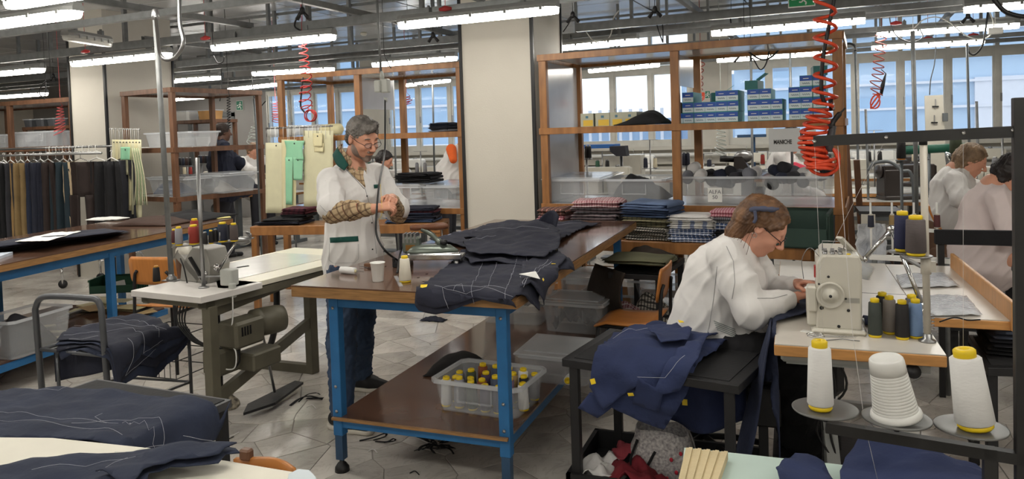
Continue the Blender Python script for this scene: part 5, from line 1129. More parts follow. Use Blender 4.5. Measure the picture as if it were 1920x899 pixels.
spool('yellow-capped red-orange cone standing behind the brick-red one', PY(366, 450, sb.y+.09), ('red', (140, 48, 38)), .125, .026, group='cones on the left thread tray', taper=.88)
spool('black cone standing alone at the left corner of the white table', LS_(*lsx(294, 530), LZ), ('black', (34, 32, 33)), .1, .022, cap=mat('ochre_cap', (196, 140, 50), .5), taper=.8)
# switch box with jointed rod
t = thing('rod_and_switch_box', 'steel bobbin rod with a grey switch box on the left table edge', 'machine attachment', tuple(PZ(430, 545, LZ)))
part('rod', MB().tube([PY(408, 510, 3.4), PY(440, 458, 3.4)], .008, 8), CHROME, t, True); part('rod', MB().tube([PY(372, 520, 3.35), PY(428, 518, 3.35)], .006, 8), STEEL, t, True)
part('joint', MB().ell(PY(406, 502, 3.38), (.02, .016, .02)), CHROME, t, True); part('switch_box', MB().cbox(PY(430, 520, 3.35), (.085, .06, .09), bev=.005), PG, t, True); part('box_plug', MB().cbox(PY(436, 545, 3.32), (.035, .03, .08), bev=.004), PG, t, True)
part('lamp_head', MB().ell(PY(456, 452, 3.42), (.05, .03, .025)), STEEL, t, True)
single('presser_clip', MB().bar(PZ(445, 502, LZ+.004), PZ(466, 499, LZ+.004), .02, .006), BLACKP, 'small dark clip lying on the white extension top', 'clip')
# ply chair behind
pc = PZ(280, 600, 0.45); ply_chair('plywood chair behind the left sewing table, only its back showing', (PY(284, 520, 4.0).x, 4.2, 0), R(96), bh=.82)
# TROLLEY WITH NAVY PANELS
GT = mat('grey_tube_paint', (86, 88, 92), .35, metal=.3)
TYY = 2.95; A1, A2 = PY(80, 725, TYY), PY(203, 700, TYY+.02)
t = thing('hand_trolley', 'grey tube-handled trolley carrying a pile of navy panels', 'trolley', ((A1.x+A2.x)/2, TYY, 0))
pts = [(A1.x, TYY, .06), PY(66, 580, TYY), PY(74, 562, TYY), PY(95, 556, TYY), PY(160, 559, TYY), PY(182, 563, TYY), PY(190, 580, TYY), (A2.x, TYY+.02, .06)]
part('handle', MB().tube([Vector(pts[0])]+spline(pts[1:7], 5)+[Vector(pts[7])], .017, 12), GT, t, True)
DZ = PY(88, 657, TYY).z
r0, r1, r2, r3 = [PZ(x, y, DZ) for x, y in ((85, 657), (195, 676), (236, 668), (120, 640))]
r2 = Vector((A2.x+.05, TYY+.55, DZ)); r3 = Vector((A1.x+.02, TYY+.5, DZ)); r1 = Vector((A2.x, TYY, DZ)); r0 = Vector((A1.x, TYY, DZ))
m = MB(); [m.tube([a, b_], .011, 8) for a, b_ in ((r0, r1), (r1, r2), (r2, r3), (r3, r0))]; part('deck_frame', m, GT, t, True)
for k in range(7): u = (k+1)/8; part('deck_slat', MB().bar(r0.lerp(r1, u), r3.lerp(r2, u), .02, .006), GT, t, True)
for p in (r2, r3, r0.lerp(r3, .1)+Vector((.06, 0, 0)), r1.lerp(r2, .15)): part('leg', MB().tube([p, (p.x, p.y, .06)], .01, 8), GT, t, True)
m = MB(); [m.tube([Vector((a.x, a.y, .16)), Vector((b_.x, b_.y, .16))], .008, 6) for a, b_ in ((r0, r1), (r1, r2), (r2, r3), (r3, r0))]; part('lower_frame', m, GT, t, True)
for p in (r0, r1, r2, r3): part('castor', MB().lathe([(0, -.012), (.03, -.012), (.03, .012), (0, .012)], 12, M=T(p.x, p.y, .03, rx=R(90))), BLACKP, t, True)
tc_ = Cloth((r0.x+.02, r1.x+.03, TYY+.02, r2.y), DZ+.012, r=.03, wr=.016, flare=.1, seed=6)
for k in range(4):
 garment('cut_cloth', tc_, [('panel', [(100+2*k, 655-k*3, 't'), (150, 626-k*3, 't'), (225, 608-k*3, 't'), (285, 606-k*2, 't'), (318, 622, 't'), (352-3*k, 640, 'r'), (325, 682-8*k, 'r'), (290-3*k, 716-12*k, 'r'), (258, 712-14*k, 'r'), (240, 676, 't'), (195, 660-k*2, 't'), (150, 652-k*2, 't')], .004+k*.012)], NAVY2 if k % 2 else NAVY,
  'navy cut panel on the grey trolley, %s of the pile' % ('bottom one', 'second from the bottom', 'third from the bottom', 'topmost')[k], 'fabric panel', 'navy panels on the trolley',
  threads=([(.05, [(120, 642, 't'), (190, 632, 't'), (250, 630, 't'), (285, 645, 't'), (300, 670, 'r')]), (.05, [(140, 630, 't'), (220, 618, 't'), (280, 625, 't'), (310, 645, 'r')]), (.05, [(190, 612, 't'), (260, 612, 't'), (308, 632, 't')]), (.05, [(240, 645, 't'), (270, 660, 't'), (285, 685, 'r')]), (.05, [(130, 648, 't'), (185, 646, 't')])] if k == 3 else []))
m = MB(); m.grid(lambda u, v: (r0.x+.0+u*.42, TYY+.08+.02*math.sin(u*7), DZ-.01-.2*v*(1-.5*u)), 14, 8); single('cut_cloth', m, NAVY2, 'dark navy panel hanging down at the front of the trolley', 'fabric panel', 'navy panels on the trolley', solid=.006)
m = MB(); q = PZ(400, 690, .02)
# wire basket low behind
t = thing('wire_basket', 'black wire basket under the left sewing table', 'basket', tuple(PZ(320, 700, 0)))
q = PZ(320, 700, 0)
for z in (.02, .14, .3): part('wire_ring', MB().tube([(q.x+a, q.y+b_, z) for a, b_ in ((-.2, -.15), (.2, -.15), (.2, .2), (-.2, .2))], .004, 5, closed=True), BLACKM, t, True)
m = MB()
for k in range(9): m.tube([(q.x-.2+k*.05, q.y-.15, .02), (q.x-.2+k*.05, q.y-.15, .3)], .003, 5)
part('wire_uprights', m, BLACKM, t, True, kind='stuff')
# FOREGROUND LEFT: board with navy cloth, white boards, chair back
FBZ = .6
P_ = [PZ(175, 712, FBZ), PZ(434, 750, FBZ)]
dr_ = (P_[1]-P_[0]).normalized(); pr_ = Vector((-dr_.y, dr_.x, 0)); c3 = P_[1]; c0 = PZ(182, 711, FBZ); dr_ = (c3-c0).normalized(); pr_ = Vector((-dr_.y, dr_.x, 0))
t = thing('black_pressing_table', 'black-topped table at the lower left under the large navy cloth', 'table', ((c0.x+c3.x)/2, c3.y-.3, 0))
q4 = [c3, c0, c0-pr_*.62, c3-pr_*.62]
part('top_frame', MB().prism([(p.x, p.y) for p in (q4[0], q4[1], q4[2], q4[3])], FBZ-.03, FBZ), mat('dark_grey_trim', (74, 74, 76), .5, var=.08), t, True)
ce = sum(q4, Vector())/4; part('dark_mat', MB().prism([(p.x, p.y) for p in [q.lerp(ce, .05) for q in q4]], FBZ, FBZ+.003), mat('matt_black_rubber', (30, 30, 32), .8), t, True)
for q in [q.lerp(ce, .08) for q in q4]: part('leg', MB().cbox((q.x, q.y, (FBZ-.03)/2), (.035, .035, FBZ-.03)), BLACKM, t, True)
c_ = Cloth((-2.7, -.004, -.9, .05), FBZ+.004, r=.015, wr=.012, flare=.1, seed=11, rz=math.atan2(dr_.y, dr_.x), org=(c3.x, c3.y))
garment('navy_cloth', c_, [('sheet', [(-60, 740, 't'), (25, 728, 't'), (160, 728, 't'), (300, 742, 't'), (428, 758, 't'), (432, 768, 'r'), (418, 800, 'r'), (405, 840, 'r'), (380, 845, 'r'), (340, 842, 't'), (260, 838, 't'), (120, 825, 't'), (-60, 820, 't')], .012),
 ('folded_edge', [(-60, 800, 't'), (60, 800, 't'), (160, 812, 't'), (260, 828, 't'), (340, 842, 't'), (250, 842, 't'), (120, 832, 't'), (-60, 826, 't')], .03)], NAVY,
 'large navy wool piece with basting lines on the black table, lower left', 'fabric piece', tr=.0006,
 threads=[(.02, [(-20, 772, 't'), (50, 778, 't'), (120, 788, 't'), (200, 797, 't')]), (.02, [(50, 730, 't'), (110, 736, 't'), (130, 728, 't')]), (.02, [(192, 780, 't'), (178, 785, 't'), (190, 792, 't'), (205, 796, 't'), (222, 796, 't')]), (.04, [(0, 802, 't'), (90, 812, 't'), (180, 818, 't'), (230, 828, 't')]),
 (.048, [(135, 812, 't'), (220, 808, 't'), (300, 800, 't'), (340, 822, 't'), (350, 838, 't')]), (.048, [(230, 812, 't'), (236, 808, 't'), (244, 814, 't'), (252, 808, 't'), (262, 812, 't'), (272, 809, 't'), (282, 816, 't'), (292, 811, 't'), (300, 820, 't'), (312, 820, 't'), (320, 830, 't'), (332, 828, 't'), (344, 838, 't')])])
for k, (px, py) in enumerate(((302, 766), (244, 795), (46, 804), (113, 808), (172, 815))): single('thread_knot', MB().ell(PZ(px, py, FBZ+.03), (.004, .003, .002), 8, 5), STITCH, 'small white thread knot on the large navy cloth', 'thread knot', 'white knots on the navy cloth')
# white boards
WBZ = .68
pw = [PZ(x, y, WBZ) for x, y in ((-80, 818), (100, 820), (290, 840), (420, 862), (560, 885), (592, 905), (600, 960), (-80, 1000))]
t = thing('white_board_table', 'white padded pressing board at the lower left corner with rounded end', 'pressing board', (pw[3].x, pw[3].y, 0))
part('board', MB().prism([(p.x, p.y) for p in pw], WBZ-.03, WBZ), mat('board_cover', (226, 222, 208), .7, var=.03), t, True, bev=.008)
part('end_shell', MB().prism([(p.x, p.y) for p in [PZ(x, y, WBZ) for x, y in ((542, 893), (560, 884), (580, 886), (592, 899), (596, 940), (530, 940))]], WBZ-.02, WBZ+.006), clearplastic('milky_shell', (200, 214, 222), .8), t, True)
for x, y in ((150, 900), (470, 920)): q = PZ(x, y, WBZ); part('leg', MB().cbox((q.x, q.y-.1, (WBZ-.03)/2), (.04, .04, WBZ-.03)), BLACKM, t, True)
c_ = Cloth((-3, 1, .2, 3), WBZ+.006, r=.03, wr=.012, seed=14, bend=lambda x, y: .02*max(0, math.sin(x*7)))
garment('navy_cloth', c_, [('panel', [(-60, 890, 't'), (40, 866, 't'), (150, 850, 't'), (250, 843, 't'), (350, 840, 't'), (442, 850, 't'), (450, 857, 't'), (424, 860, 't'), (410, 876, 't'), (320, 888, 't'), (280, 905, 't'), (260, 960, 't'), (-80, 960, 't')], .01),
 ('fold', [(180, 899, 't'), (300, 870, 't'), (380, 850, 't'), (445, 852, 't'), (422, 862, 't'), (412, 872, 't'), (330, 886, 't'), (270, 910, 't'), (240, 940, 't')], .03)], NAVY, 'narrower navy wool piece lying across the white board, bottom left', 'fabric piece', tr=.0006,
 threads=[(.024, [(60, 895, 't'), (130, 882, 't'), (220, 872, 't'), (255, 872, 't')]), (.024, [(185, 893, 't'), (215, 880, 't'), (240, 870, 't')]), (.024, [(215, 852, 't'), (250, 860, 't'), (330, 862, 't')]), (.04, [(345, 848, 't'), (400, 856, 't')])])
# chair back at the bottom
cb_ = [PY(x, y, 1.85) for x, y in ((440, 860), (500, 859), (530, 866), (552, 880))]
t = thing('plywood_chair', 'plywood chair whose top edge shows behind the white board end', 'chair', (cb_[1].x, 1.9, 0))
part('backrest', MB().grid(lambda u, v: tuple(spline(cb_, 4)[int(u*12)]+Vector((0, .02*v, -.2*v))), 12, 6), CHAIRW, t, True, solid=.014)
part('seat', MB().box((cb_[0].x-.05, 1.45, .43), (cb_[3].x-.02, 1.82, .445), bev=.005), CHAIRW, t, True)
for x in (cb_[0].x+.0, cb_[3].x-.06):
 for y in (1.48, 1.8): part('leg', MB().tube([(x, y, 0), (x, y, .43)], .011, 8), BLACKM, t, True)
q = PY(462, 852, 1.85); single('wooden_block', MB().cbox(q, (.04, .03, .035), bev=.006), DARKW, 'small brown wooden block at the tip of the navy cloth', 'block')
# PEOPLE
from mathutils.bvhtree import BVHTree
class SDF:
 """smooth union of tapered limbs and ellipsoids, meshed by surface nets into one skin"""
 def __init__(s): s.ops = []
 def cap(s, a, b, ra, rb=None, k=.02, sub=False, flat=None): s.ops.append(('c', np.array(a, float), np.array(b, float), ra, ra if rb is None else rb, k, sub)); return s
 def chain(s, pts, rs, k=.02):
  for i in range(len(pts)-1): s.cap(pts[i], pts[i+1], rs[i], rs[i+1], k)
  return s
 def ell(s, c, r, B=None, k=.02, sub=False): s.ops.append(('e', np.array(c, float), np.array(r, float), np.array(B, float) if B is not None else np.eye(3), k, sub)); return s
 def plane(s, n, d): s.ops.append(('p', np.array(n, float), d)); return s   # keep n.x < d
 def bounds(s):
  lo = np.full(3, 1e9); hi = -lo
  for o in s.ops:
   if o[0] == 'c' and not o[6]: q = max(o[3], o[4]); lo = np.minimum(lo, np.minimum(o[1], o[2])-q); hi = np.maximum(hi, np.maximum(o[1], o[2])+q)
   if o[0] == 'e' and not o[5]: q = o[2].max(); lo = np.minimum(lo, o[1]-q); hi = np.maximum(hi, o[1]+q)
  return lo-.03, hi+.03
 def mesh(s, coarse=.012, fine=None, zones=()):
  lo, hi = s.bounds(); ax = []
  for d in range(3):
   v = lo[d]; L = [v]
   while v < hi[d]:
    st = coarse
    for z in zones:
     if z[d][0]-coarse < v < z[d][1]: st = fine
    v += st; L.append(v)
   ax.append(np.array(L))
  X, Y, Z = ax; D = np.full((len(X), len(Y), len(Z)), .05, np.float32)
  for o in s.ops:
   if o[0] == 'p':
    pl = (X[:, None, None]*o[1][0]+Y[None, :, None]*o[1][1]+Z[None, None, :]*o[1][2])-o[2]; D = np.maximum(D, pl.astype(np.float32)); continue
   if o[0] == 'c': q = max(o[3], o[4])+.05; l2 = np.minimum(o[1], o[2])-q; h2 = np.maximum(o[1], o[2])+q; k = o[5]; sub = o[6]
   else: q = o[2].max()+.05; l2 = o[1]-q; h2 = o[1]+q; k = o[4]; sub = o[5]
   i0 = [max(0, np.searchsorted(a, l)-1) for a, l in zip(ax, l2)]; i1 = [np.searchsorted(a, h)+1 for a, h in zip(ax, h2)]
   sl = tuple(slice(a, b) for a, b in zip(i0, i1)); x = X[sl[0]][:, None, None]; y = Y[sl[1]][None, :, None]; z = Z[sl[2]][None, None, :]
   if x.size*y.size*z.size == 0: continue
   if o[0] == 'c':
    a, b = o[1], o[2]; ba = b-a; L = ba.dot(ba)+1e-12; t = np.clip(((x-a[0])*ba[0]+(y-a[1])*ba[1]+(z-a[2])*ba[2])/L, 0, 1)
    d = np.sqrt((x-a[0]-t*ba[0])**2+(y-a[1]-t*ba[1])**2+(z-a[2]-t*ba[2])**2)-(o[3]+(o[4]-o[3])*t)
   else:
    c, r, B = o[1], o[2], o[3]; e = [(x-c[0])*B[i][0]+(y-c[1])*B[i][1]+(z-c[2])*B[i][2] for i in range(3)]
    k0 = np.sqrt(sum((e[i]/r[i])**2 for i in range(3))); k1 = np.sqrt(sum((e[i]/r[i]**2)**2 for i in range(3)))+1e-9; d = k0*(k0-1)/k1
   cur = D[sl]
   if sub: d = -d; h = np.clip(.5-.5*(d-cur)/k*-1*-1, 0, 1); h = np.clip(.5-.5*(cur-d)/k, 0, 1); D[sl] = cur*(1-h)+d*h+k*h*(1-h)
   else: h = np.clip(.5+.5*(cur-d)/k, 0, 1); D[sl] = cur*(1-h)+d*h-k*h*(1-h)
  S = D < 0; c8 = sum(S[i:S.shape[0]-1+i, j:S.shape[1]-1+j, k:S.shape[2]-1+k].astype(np.int8) for i in (0, 1) for j in (0, 1) for k in (0, 1))
  act = (c8 > 0) & (c8 < 8); idx = np.argwhere(act); n = len(idx); idm = np.full(act.shape, -1, np.int32); idm[act] = np.arange(n)
  P = np.zeros((n, 3)); W = np.zeros(n); cs = [(i, j, k) for i in (0, 1) for j in (0, 1) for k in (0, 1)]
  co = {c: (X[idx[:, 0]+c[0]], Y[idx[:, 1]+c[1]], Z[idx[:, 2]+c[2]], D[idx[:, 0]+c[0], idx[:, 1]+c[1], idx[:, 2]+c[2]]) for c in cs}
  for c in cs:
   for d in range(3):
    if c[d]: continue
    e = list(c); e[d] = 1; A = co[c]; B = co[tuple(e)]; m = (A[3] < 0) != (B[3] < 0); t = np.where(m, A[3]/(A[3]-B[3]+1e-12), 0)
    for q in range(3): P[:, q] += np.where(m, A[q]+(B[q]-A[q])*t, 0)
    W += m
  P /= W[:, None]; F = []
  for d in range(3):
   u, v = [(1, 2), (2, 0), (0, 1)][d]; sl0 = [slice(None)]*3; sl1 = [slice(None)]*3; sl0[d] = slice(0, -1); sl1[d] = slice(1, None)
   s0 = S[tuple(sl0)]; s1 = S[tuple(sl1)]; e = np.argwhere(s0 != s1); fl = s0[s0 != s1]
   ok = (e[:, u] > 0) & (e[:, v] > 0) & (e[:, u] < act.shape[u]) & (e[:, v] < act.shape[v]); e = e[ok]; fl = fl[ok]
   def g(du, dv): q = e.copy(); q[:, u] -= du; q[:, v] -= dv; return idm[q[:, 0], q[:, 1], q[:, 2]]
   a, b, c, dd = g(1, 1), g(0, 1), g(0, 0), g(1, 0); f = np.where(fl[:, None], np.stack([a, b, c, dd], 1), np.stack([a, dd, c, b], 1)); F.append(f[(f >= 0).all(1)])
  return P, np.concatenate(F)
def pmesh(name, P, F, m, root, disp=None, label=None, smooth=1):
 inv = root.location
 me = bpy.data.meshes.new(name); V = P-np.array(inv)
 me.from_pydata(V.tolist(), [], F.tolist()); me.polygons.foreach_set('use_smooth', [True]*len(F)); me.update()
 if disp:
  nv = np.zeros(len(V)*3); me.vertices.foreach_get('normal', nv); N_ = nv.reshape(-1, 3); V = V+N_*disp(P, N_)[:, None]; me.vertices.foreach_set('co', V.ravel()); me.update()
 me.materials.append(m); o = bpy.data.objects.new(name, me); COL.objects.link(o); o.parent = root
 if smooth: q = o.modifiers.new('sm', 'SMOOTH'); q.factor = .5; q.iterations = smooth
 if label: o['label'] = label
 return o, BVHTree.FromPolygons((V+np.array(inv)).tolist(), F.tolist())
def cast(bvh, px, py, off=.003):
 d = ray(px, py).normalized(); h = bvh.ray_cast(CAM0, d)
 if h[0] is None: return None
 n = h[1] if h[1].dot(d) < 0 else -h[1]; return h[0]+n*off
def decal(name, bvh, outline, m, root, label=None, th=.002, step=5):
 pts = []; n = len(outline)
 for i in range(n):
  a = Vector(outline[i]); b = Vector(outline[(i+1) % n]); k = max(1, int((b-a).length/step)); pts += [a+(b-a)*(j/k) for j in range(k)]
 xs = [p.x for p in pts]; ys = [p.y for p in pts]; q = []; y = min(ys)+step/2
 while y < max(ys):
  x = min(xs)+step/2
  while x < max(xs):
   if inpoly(x, y, pts): q.append(Vector((x, y)))
   x += step
  y += step
 V, E_, F, *_ = geometry.delaunay_2d_cdt(pts+q, [(i, (i+1) % len(pts)) for i in range(len(pts))], [], 1, 1e-4)
 P = [cast(bvh, v.x, v.y, .003) for v in V]; ok = [p is not None for p in P]
 mb = MB(); mb.add([p if p is not None else (0, 0, 0) for p in P], [tuple(f) for f in F if all(ok[i] for i in f)], True)
 return part(name, mb, m, root, True, solid=th, label=label)
def line(name, bvh, pts, m, root, r=.0012, off=.001):
 P = []
 for i in range(len(pts)-1):
  a, b = Vector(pts[i]), Vector(pts[i+1]); k = max(1, int((b-a).length/4)); P += [cast(bvh, *(a+(b-a)*(j/k)), off) for j in range(k)]
 P = [p for p in P if p is not None]
 if len(P) > 1: return part(name, MB().tube(P, r, 4), m, root, True)
def folds(seed, amp, sc=9, st=(1, 1, .45)):
 def f(P, N_):
  x, y, z = P[:, 0]*st[0], P[:, 1]*st[1], P[:, 2]*st[2]; o = np.zeros(len(P))
  for k, (a, b, c, d) in enumerate(((1, .7, 2.1, 0), (-1.3, 1.1, .8, 1.3), (.6, -1.7, 1.6, 2.1), (2.1, .4, -1.2, .7), (-.7, -2.2, 2.6, 3.9))):
   q = sc*(1+.55*k); w_ = np.sin((x*a+y*b+z*c)*q+d+seed+1.6*np.sin((x*b-y*c+z*a)*q*.6+seed*2)); o += (1-np.abs(w_))**2*2-.66 if k % 2 else w_*.6
   if k == 0: o *= .7
  return o*amp*.4
 return f
def basis(yaw, pitch, rollh=0):
 """rows: forward, left, up"""
 f = Vector((math.cos(yaw)*math.cos(pitch), math.sin(yaw)*math.cos(pitch), math.sin(pitch))); l = Vector((-math.sin(yaw), math.cos(yaw), 0)); u = f.cross(l)
 l, u = l*math.cos(rollh)+u*math.sin(rollh), u*math.cos(rollh)-l*math.sin(rollh); return f, l, u
def head_sdf(S, c, B, s=1.0, detail=True, fem=False):
 f, l, u = B; c = Vector(c); E = [list(f), list(l), list(u)]
 def p(a, b, d): return c+(f*a+l*b+u*d)*s
 def r(*a): return [q*s for q in a]
 S.ell(p(-.012, 0, .03), r(.096, .077, .085), E, .01); S.ell(p(.028, 0, -.02), r(.066, .066, .085), E, .03)
 S.ell(p(.035, 0, -.075), r(.05, .048 if fem else .053, .04), E, .03); S.ell(p(.073, 0, -.103), r(.018, .022, .017), E, .025)
 if not detail: S.cap(p(.09, 0, 0), p(.112, 0, -.035), .009*s, .012*s, .012); return
 S.cap(p(.078, .028, .028), p(.078, -.028, .028), .013*s, .013*s, .02)
 for b in (1, -1):
  S.ell(p(.104, .031*b, .004), r(.018, .017, .013), E, .014, True); S.ell(p(.078, .031*b, .003), r(.0155, .0155, .0145), E, .005)
  S.cap(p(.094, .018*b, .006), p(.0925, .044*b, .003), .0025*s, .0018*s, .004); S.ell(p(.07, .042*b, -.03), r(.02, .018, .016), E, .025)
  S.ell(p(-.006, .078*b, -.008), r(.02, .008, .031), E, .006); S.ell(p(-.002, .087*b, -.006), r(.011, .006, .019), E, .005, True); S.ell(p(.108, .011*b, -.037), r(.009, .007, .007), E, .008)
 S.cap(p(.094, 0, .012), p(.122, 0, -.03), .0075*s, .0115*s, .014)
 S.ell(p(.082, 0, -.062), r(.018, .028, .018), E, .018); S.ell(p(.0965, 0, -.0575), r(.007, .021, .0045), E, .004); S.ell(p(.0955, 0, -.0675), r(.0075, .018, .005), E, .004)
 S.cap(p(.105, .02, -.0625), p(.105, -.02, -.0625), .0018*s, .0018*s, .003, True)
def hand_sdf(S, wrist, d, n, thumb_side, curl=.7, s=1.0, pinch=False):
 """palm from the wrist along d, n is the palm normal (fingers curl towards it); fingers unequal and bent"""
 d = Vector(d).normalized(); n = (Vector(n)-d*Vector(n).dot(d)).normalized(); sd = d.cross(n)*thumb_side; w_ = Vector(wrist)
 S.cap(w_, w_+d*.03*s, .024*s, .026*s, .012)
 for q in (-1.5, -.5, .5, 1.5): S.cap(w_+d*.02*s+sd*q*.01*s, w_+d*.085*s+sd*q*.019*s, .013*s, .0115*s, .008)
 for k, (q, L) in enumerate(((1.5, .072), (.5, .08), (-.5, .075), (-1.5, .06))):
  b = w_+d*.088*s+sd*q*.019*s; a0 = curl*(.55+.12*k); p = b; a = a0; seg = (L*.45*s, L*.32*s, L*.26*s); rr_ = (.0095, .0085, .0075, .006)
  for j in range(3):
   q2 = p+(d*math.cos(a)+n*math.sin(a))*seg[j]; S.cap(p, q2, rr_[j]*s, rr_[j+1]*s, .003); p = q2; a += curl*.8
 tb = w_+d*.03*s+sd*.026*s; t1 = tb+(d*.6+sd*.45+n*.5).normalized()*.038*s; t2 = t1+(d*.85-sd*.05+n*.6).normalized()*.03*s; t3 = t2+(d*.8-sd*.35+n*.5).normalized()*.024*s
 S.chain([tb, t1, t2, t3], [.014*s, .011*s, .0095*s, .007*s], .006)
def hairmat(name, rgb, rgb2): return mat(name, rgb, .5, var=.2, rgb2=rgb2, scale=34, stretch=(.5, 1, .3), bump=.4, bscale=110)
COATW = mat('coat_white', (222, 220, 218), .85, var=.03, scale=3, bump=.15, bscale=20)
# ---------------------------------------------------------------- the standing man
def build_man():
 Y0 = 3.8; root = thing('person', 'grey-haired man with glasses in a white work coat and plaid shirt, threading by hand', 'person', (-2.45, 3.8, 0))
 Hc = PY(680, 258, 3.77); B = basis(R(-22), R(-24), R(3)); f, l, u = B
 neck = Vector((-2.43, 3.79, 1.45)); chest = Vector((-2.43, 3.8, 1.27)); pel = Vector((-2.45, 3.8, .95))
 rs_, ls_ = Vector((-2.475, 3.625, 1.372)), Vector((-2.37, 3.975, 1.372))
 re, rw = PY(623, 398, 3.5), PY(700, 392, 3.5); le, lw = Vector((-2.24, 3.98, 1.14)), PY(735, 372, 3.72)
 hr, hl = Vector((-2.46, 3.71, .9)), Vector((-2.44, 3.9, .9)); kr, kl = PY(640, 650, 3.6), PY(675, 640, 3.98); ar, al_ = PZ(642, 775, .09), PZ(678, 705, .09)
 # body
 S = SDF(); head_sdf(S, Hc, B); S.cap(Hc-f*.03-u*.07, neck-Vector((0, 0, .03)), .054, .062, .025)
 S.chain([neck-Vector((0, 0, .05)), chest, pel], [.075, .11, .115], .06); S.cap(rs_, ls_, .055, .055, .05)
 S.chain([rs_, re, rw], [.05, .04, .027], .02); S.chain([ls_, le, lw], [.05, .04, .027], .02)
 S.chain([hr-Vector((0, 0, .05)), kr, ar], [.085, .06, .042], .03); S.chain([hl-Vector((0, 0, .05)), kl, al_], [.085, .06, .042], .03)
 dr = (PY(742, 384, 3.56)-rw).normalized(); hand_sdf(S, rw, dr, Vector((0, .55, -.85)), 1, .95, .95)
 dl = (PY(752, 376, 3.6)-lw); hand_sdf(S, lw+Vector((0, -.02, 0)), Vector((.55, -.75, .1)), Vector((-.3, -.4, -.85)), -1, .9, .95)
 z = [((Hc.x-.16, Hc.x+.16), (Hc.y-.14, Hc.y+.14), (Hc.z-.16, Hc.z+.16)), ((rw.x-.02, rw.x+.22), (3.44, 3.76), (rw.z-.1, rw.z+.12))]
 P, F = S.mesh(.012, .0035, z); pmesh('body', P, F, SKIN, root)
 # plaid shirt
 PL = stripes('plaid_flannel', (186, 162, 128), [(0, .034, .009, (84, 62, 46), .7), (0, .068, .004, (26, 22, 20), .9), (0, .068, .0015, (190, 90, 60), .6), (2, .036, .01, (98, 72, 52), .5), (2, .072, .003, (28, 22, 20), .8), (1, .04, .008, (92, 68, 50), .5)], .4)
 S = SDF(); S.chain([neck-Vector((0, 0, .05)), chest, Vector((chest.x, chest.y, 1.12))], [.088, .125, .115], .05); S.ell(neck+Vector((.0, 0, -.01)), (.07, .078, .05), k=.02)
 q = re.lerp(rw, .04); S.chain([rs_, re+Vector((0, 0, .0)), re.lerp(rw, .5), rw.lerp(re, .08)], [.06, .062, .052, .036], .02); S.chain([ls_, le, lw.lerp(le, .1)], [.06, .055, .036], .02)
 S.ell(Hc+f*.06-u*.06, (.09, .08, .1), k=.01, sub=True); P, F = S.mesh(.0075); pmesh('plaid_shirt', P, F, PL, root, folds(1, .005, 16))
 # white coat
 S = SDF(); S.chain([neck+Vector((-.015, 0, -.075)), chest+Vector((-.01, 0, .0)), pel+Vector((0, 0, .12)), pel+Vector((.0, 0, -.02)), Vector((pel.x, pel.y, .76))], [.1, .152, .148, .165, .172], .05)
 S.cap(rs_+Vector((0, .02, .0)), ls_+Vector((0, -.02, 0)), .072, .072, .05); S.chain([rs_, rs_.lerp(re, .5), re+Vector((-.005, .0, .025))], [.066, .072, .078], .03); S.chain([ls_, le+Vector((0, 0, .03))], [.074, .078], .03)
 S.ell(neck+Vector((.01, -.0, .04)), (.066, .07, .085), k=.01, sub=True)
 fd = Vector((math.cos(R(-28)), math.sin(R(-28)), 0))
 S.chain
 S.cap(neck+fd*.11+Vector((0, 0, .0)), neck+fd*.16+Vector((0, 0, -.12)), .045, .022, .008, True)
 S.plane((0, 0, -1), -.70); P, F = S.mesh(.0075); co, bv = pmesh('work_coat', P, F, COATW, root, folds(3, .0075, 8))
 GRN = fabric('bottle_green_cloth', (24, 74, 66))
 decal('pocket_band', bv, [(619, 446), (671, 443), (672, 453), (620, 456)], GRN, root, 'bottle green band'); decal('chest_band', bv, [(700, 347), (711, 346), (711, 353), (701, 354)], GRN, root, 'bottle green band')
 decal('shirt_front', bv, [(648, 303), (660, 309), (683, 309), (681, 330), (684.5, 352), (667, 335), (652, 320)], PL, root, 'plaid shirt showing in the coat opening', .004)
 line('placket_seam', bv, [(683, 350), (692, 380), (700, 420), (706, 480)], mat('seam_grey', (150, 150, 152), .8), root); line('pocket_seam', bv, [(618, 457), (617, 488), (625, 494), (665, 493), (672, 486), (672, 454)], mat('seam_grey', (150, 150, 152), .8), root, .001)
 line('lapel_edge', bv, [(648, 318), (665, 335), (686, 358)], mat('seam_grey', (150, 150, 152), .8), root, .0018); line('sleeve_hem', bv, [(600, 385), (612, 398), (634, 392)], mat('seam_grey', (150, 150, 152), .8), root)
 for x, y in ((688, 368), (697, 418), (698, 468)):
  p = cast(bv, x, y, .002)
  if p: part('coat_button', MB().ell(p, (.0045, .0045, .0045), 10, 6), BLACKP, root, True)
 # collar band round the neck
 for nm_, mt_, tops, bots in (('collar', GRN, [PY(640, 276, 3.86), PY(633, 277, 3.8), PY(634, 281, 3.73), PY(643, 293, 3.69), PY(653, 309, 3.665)], [PY(634, 286, 3.88), PY(626, 288, 3.8), PY(625, 295, 3.72), PY(632, 310, 3.665), PY(645, 320, 3.65)]),
  ('shirt_collar', PL, [PY(642, 270, 3.86), PY(637, 271, 3.8), PY(640, 277, 3.745), PY(650, 289, 3.71), PY(660, 303, 3.69)], [PY(640, 280, 3.86), PY(634, 280, 3.8), PY(636, 286, 3.74), PY(645, 300, 3.70), PY(656, 314, 3.675)])):
  A_ = spline(tops, 5); B_ = spline(bots, 5); m = MB(); m.grid(lambda u, v: A_[int(round(u*20))].lerp(B_[int(round(u*20))], v), 20, 3); part(nm_, m, mt_, root, True, solid=.006, label='bottle green collar' if mt_ is GRN else None)
 m = MB()
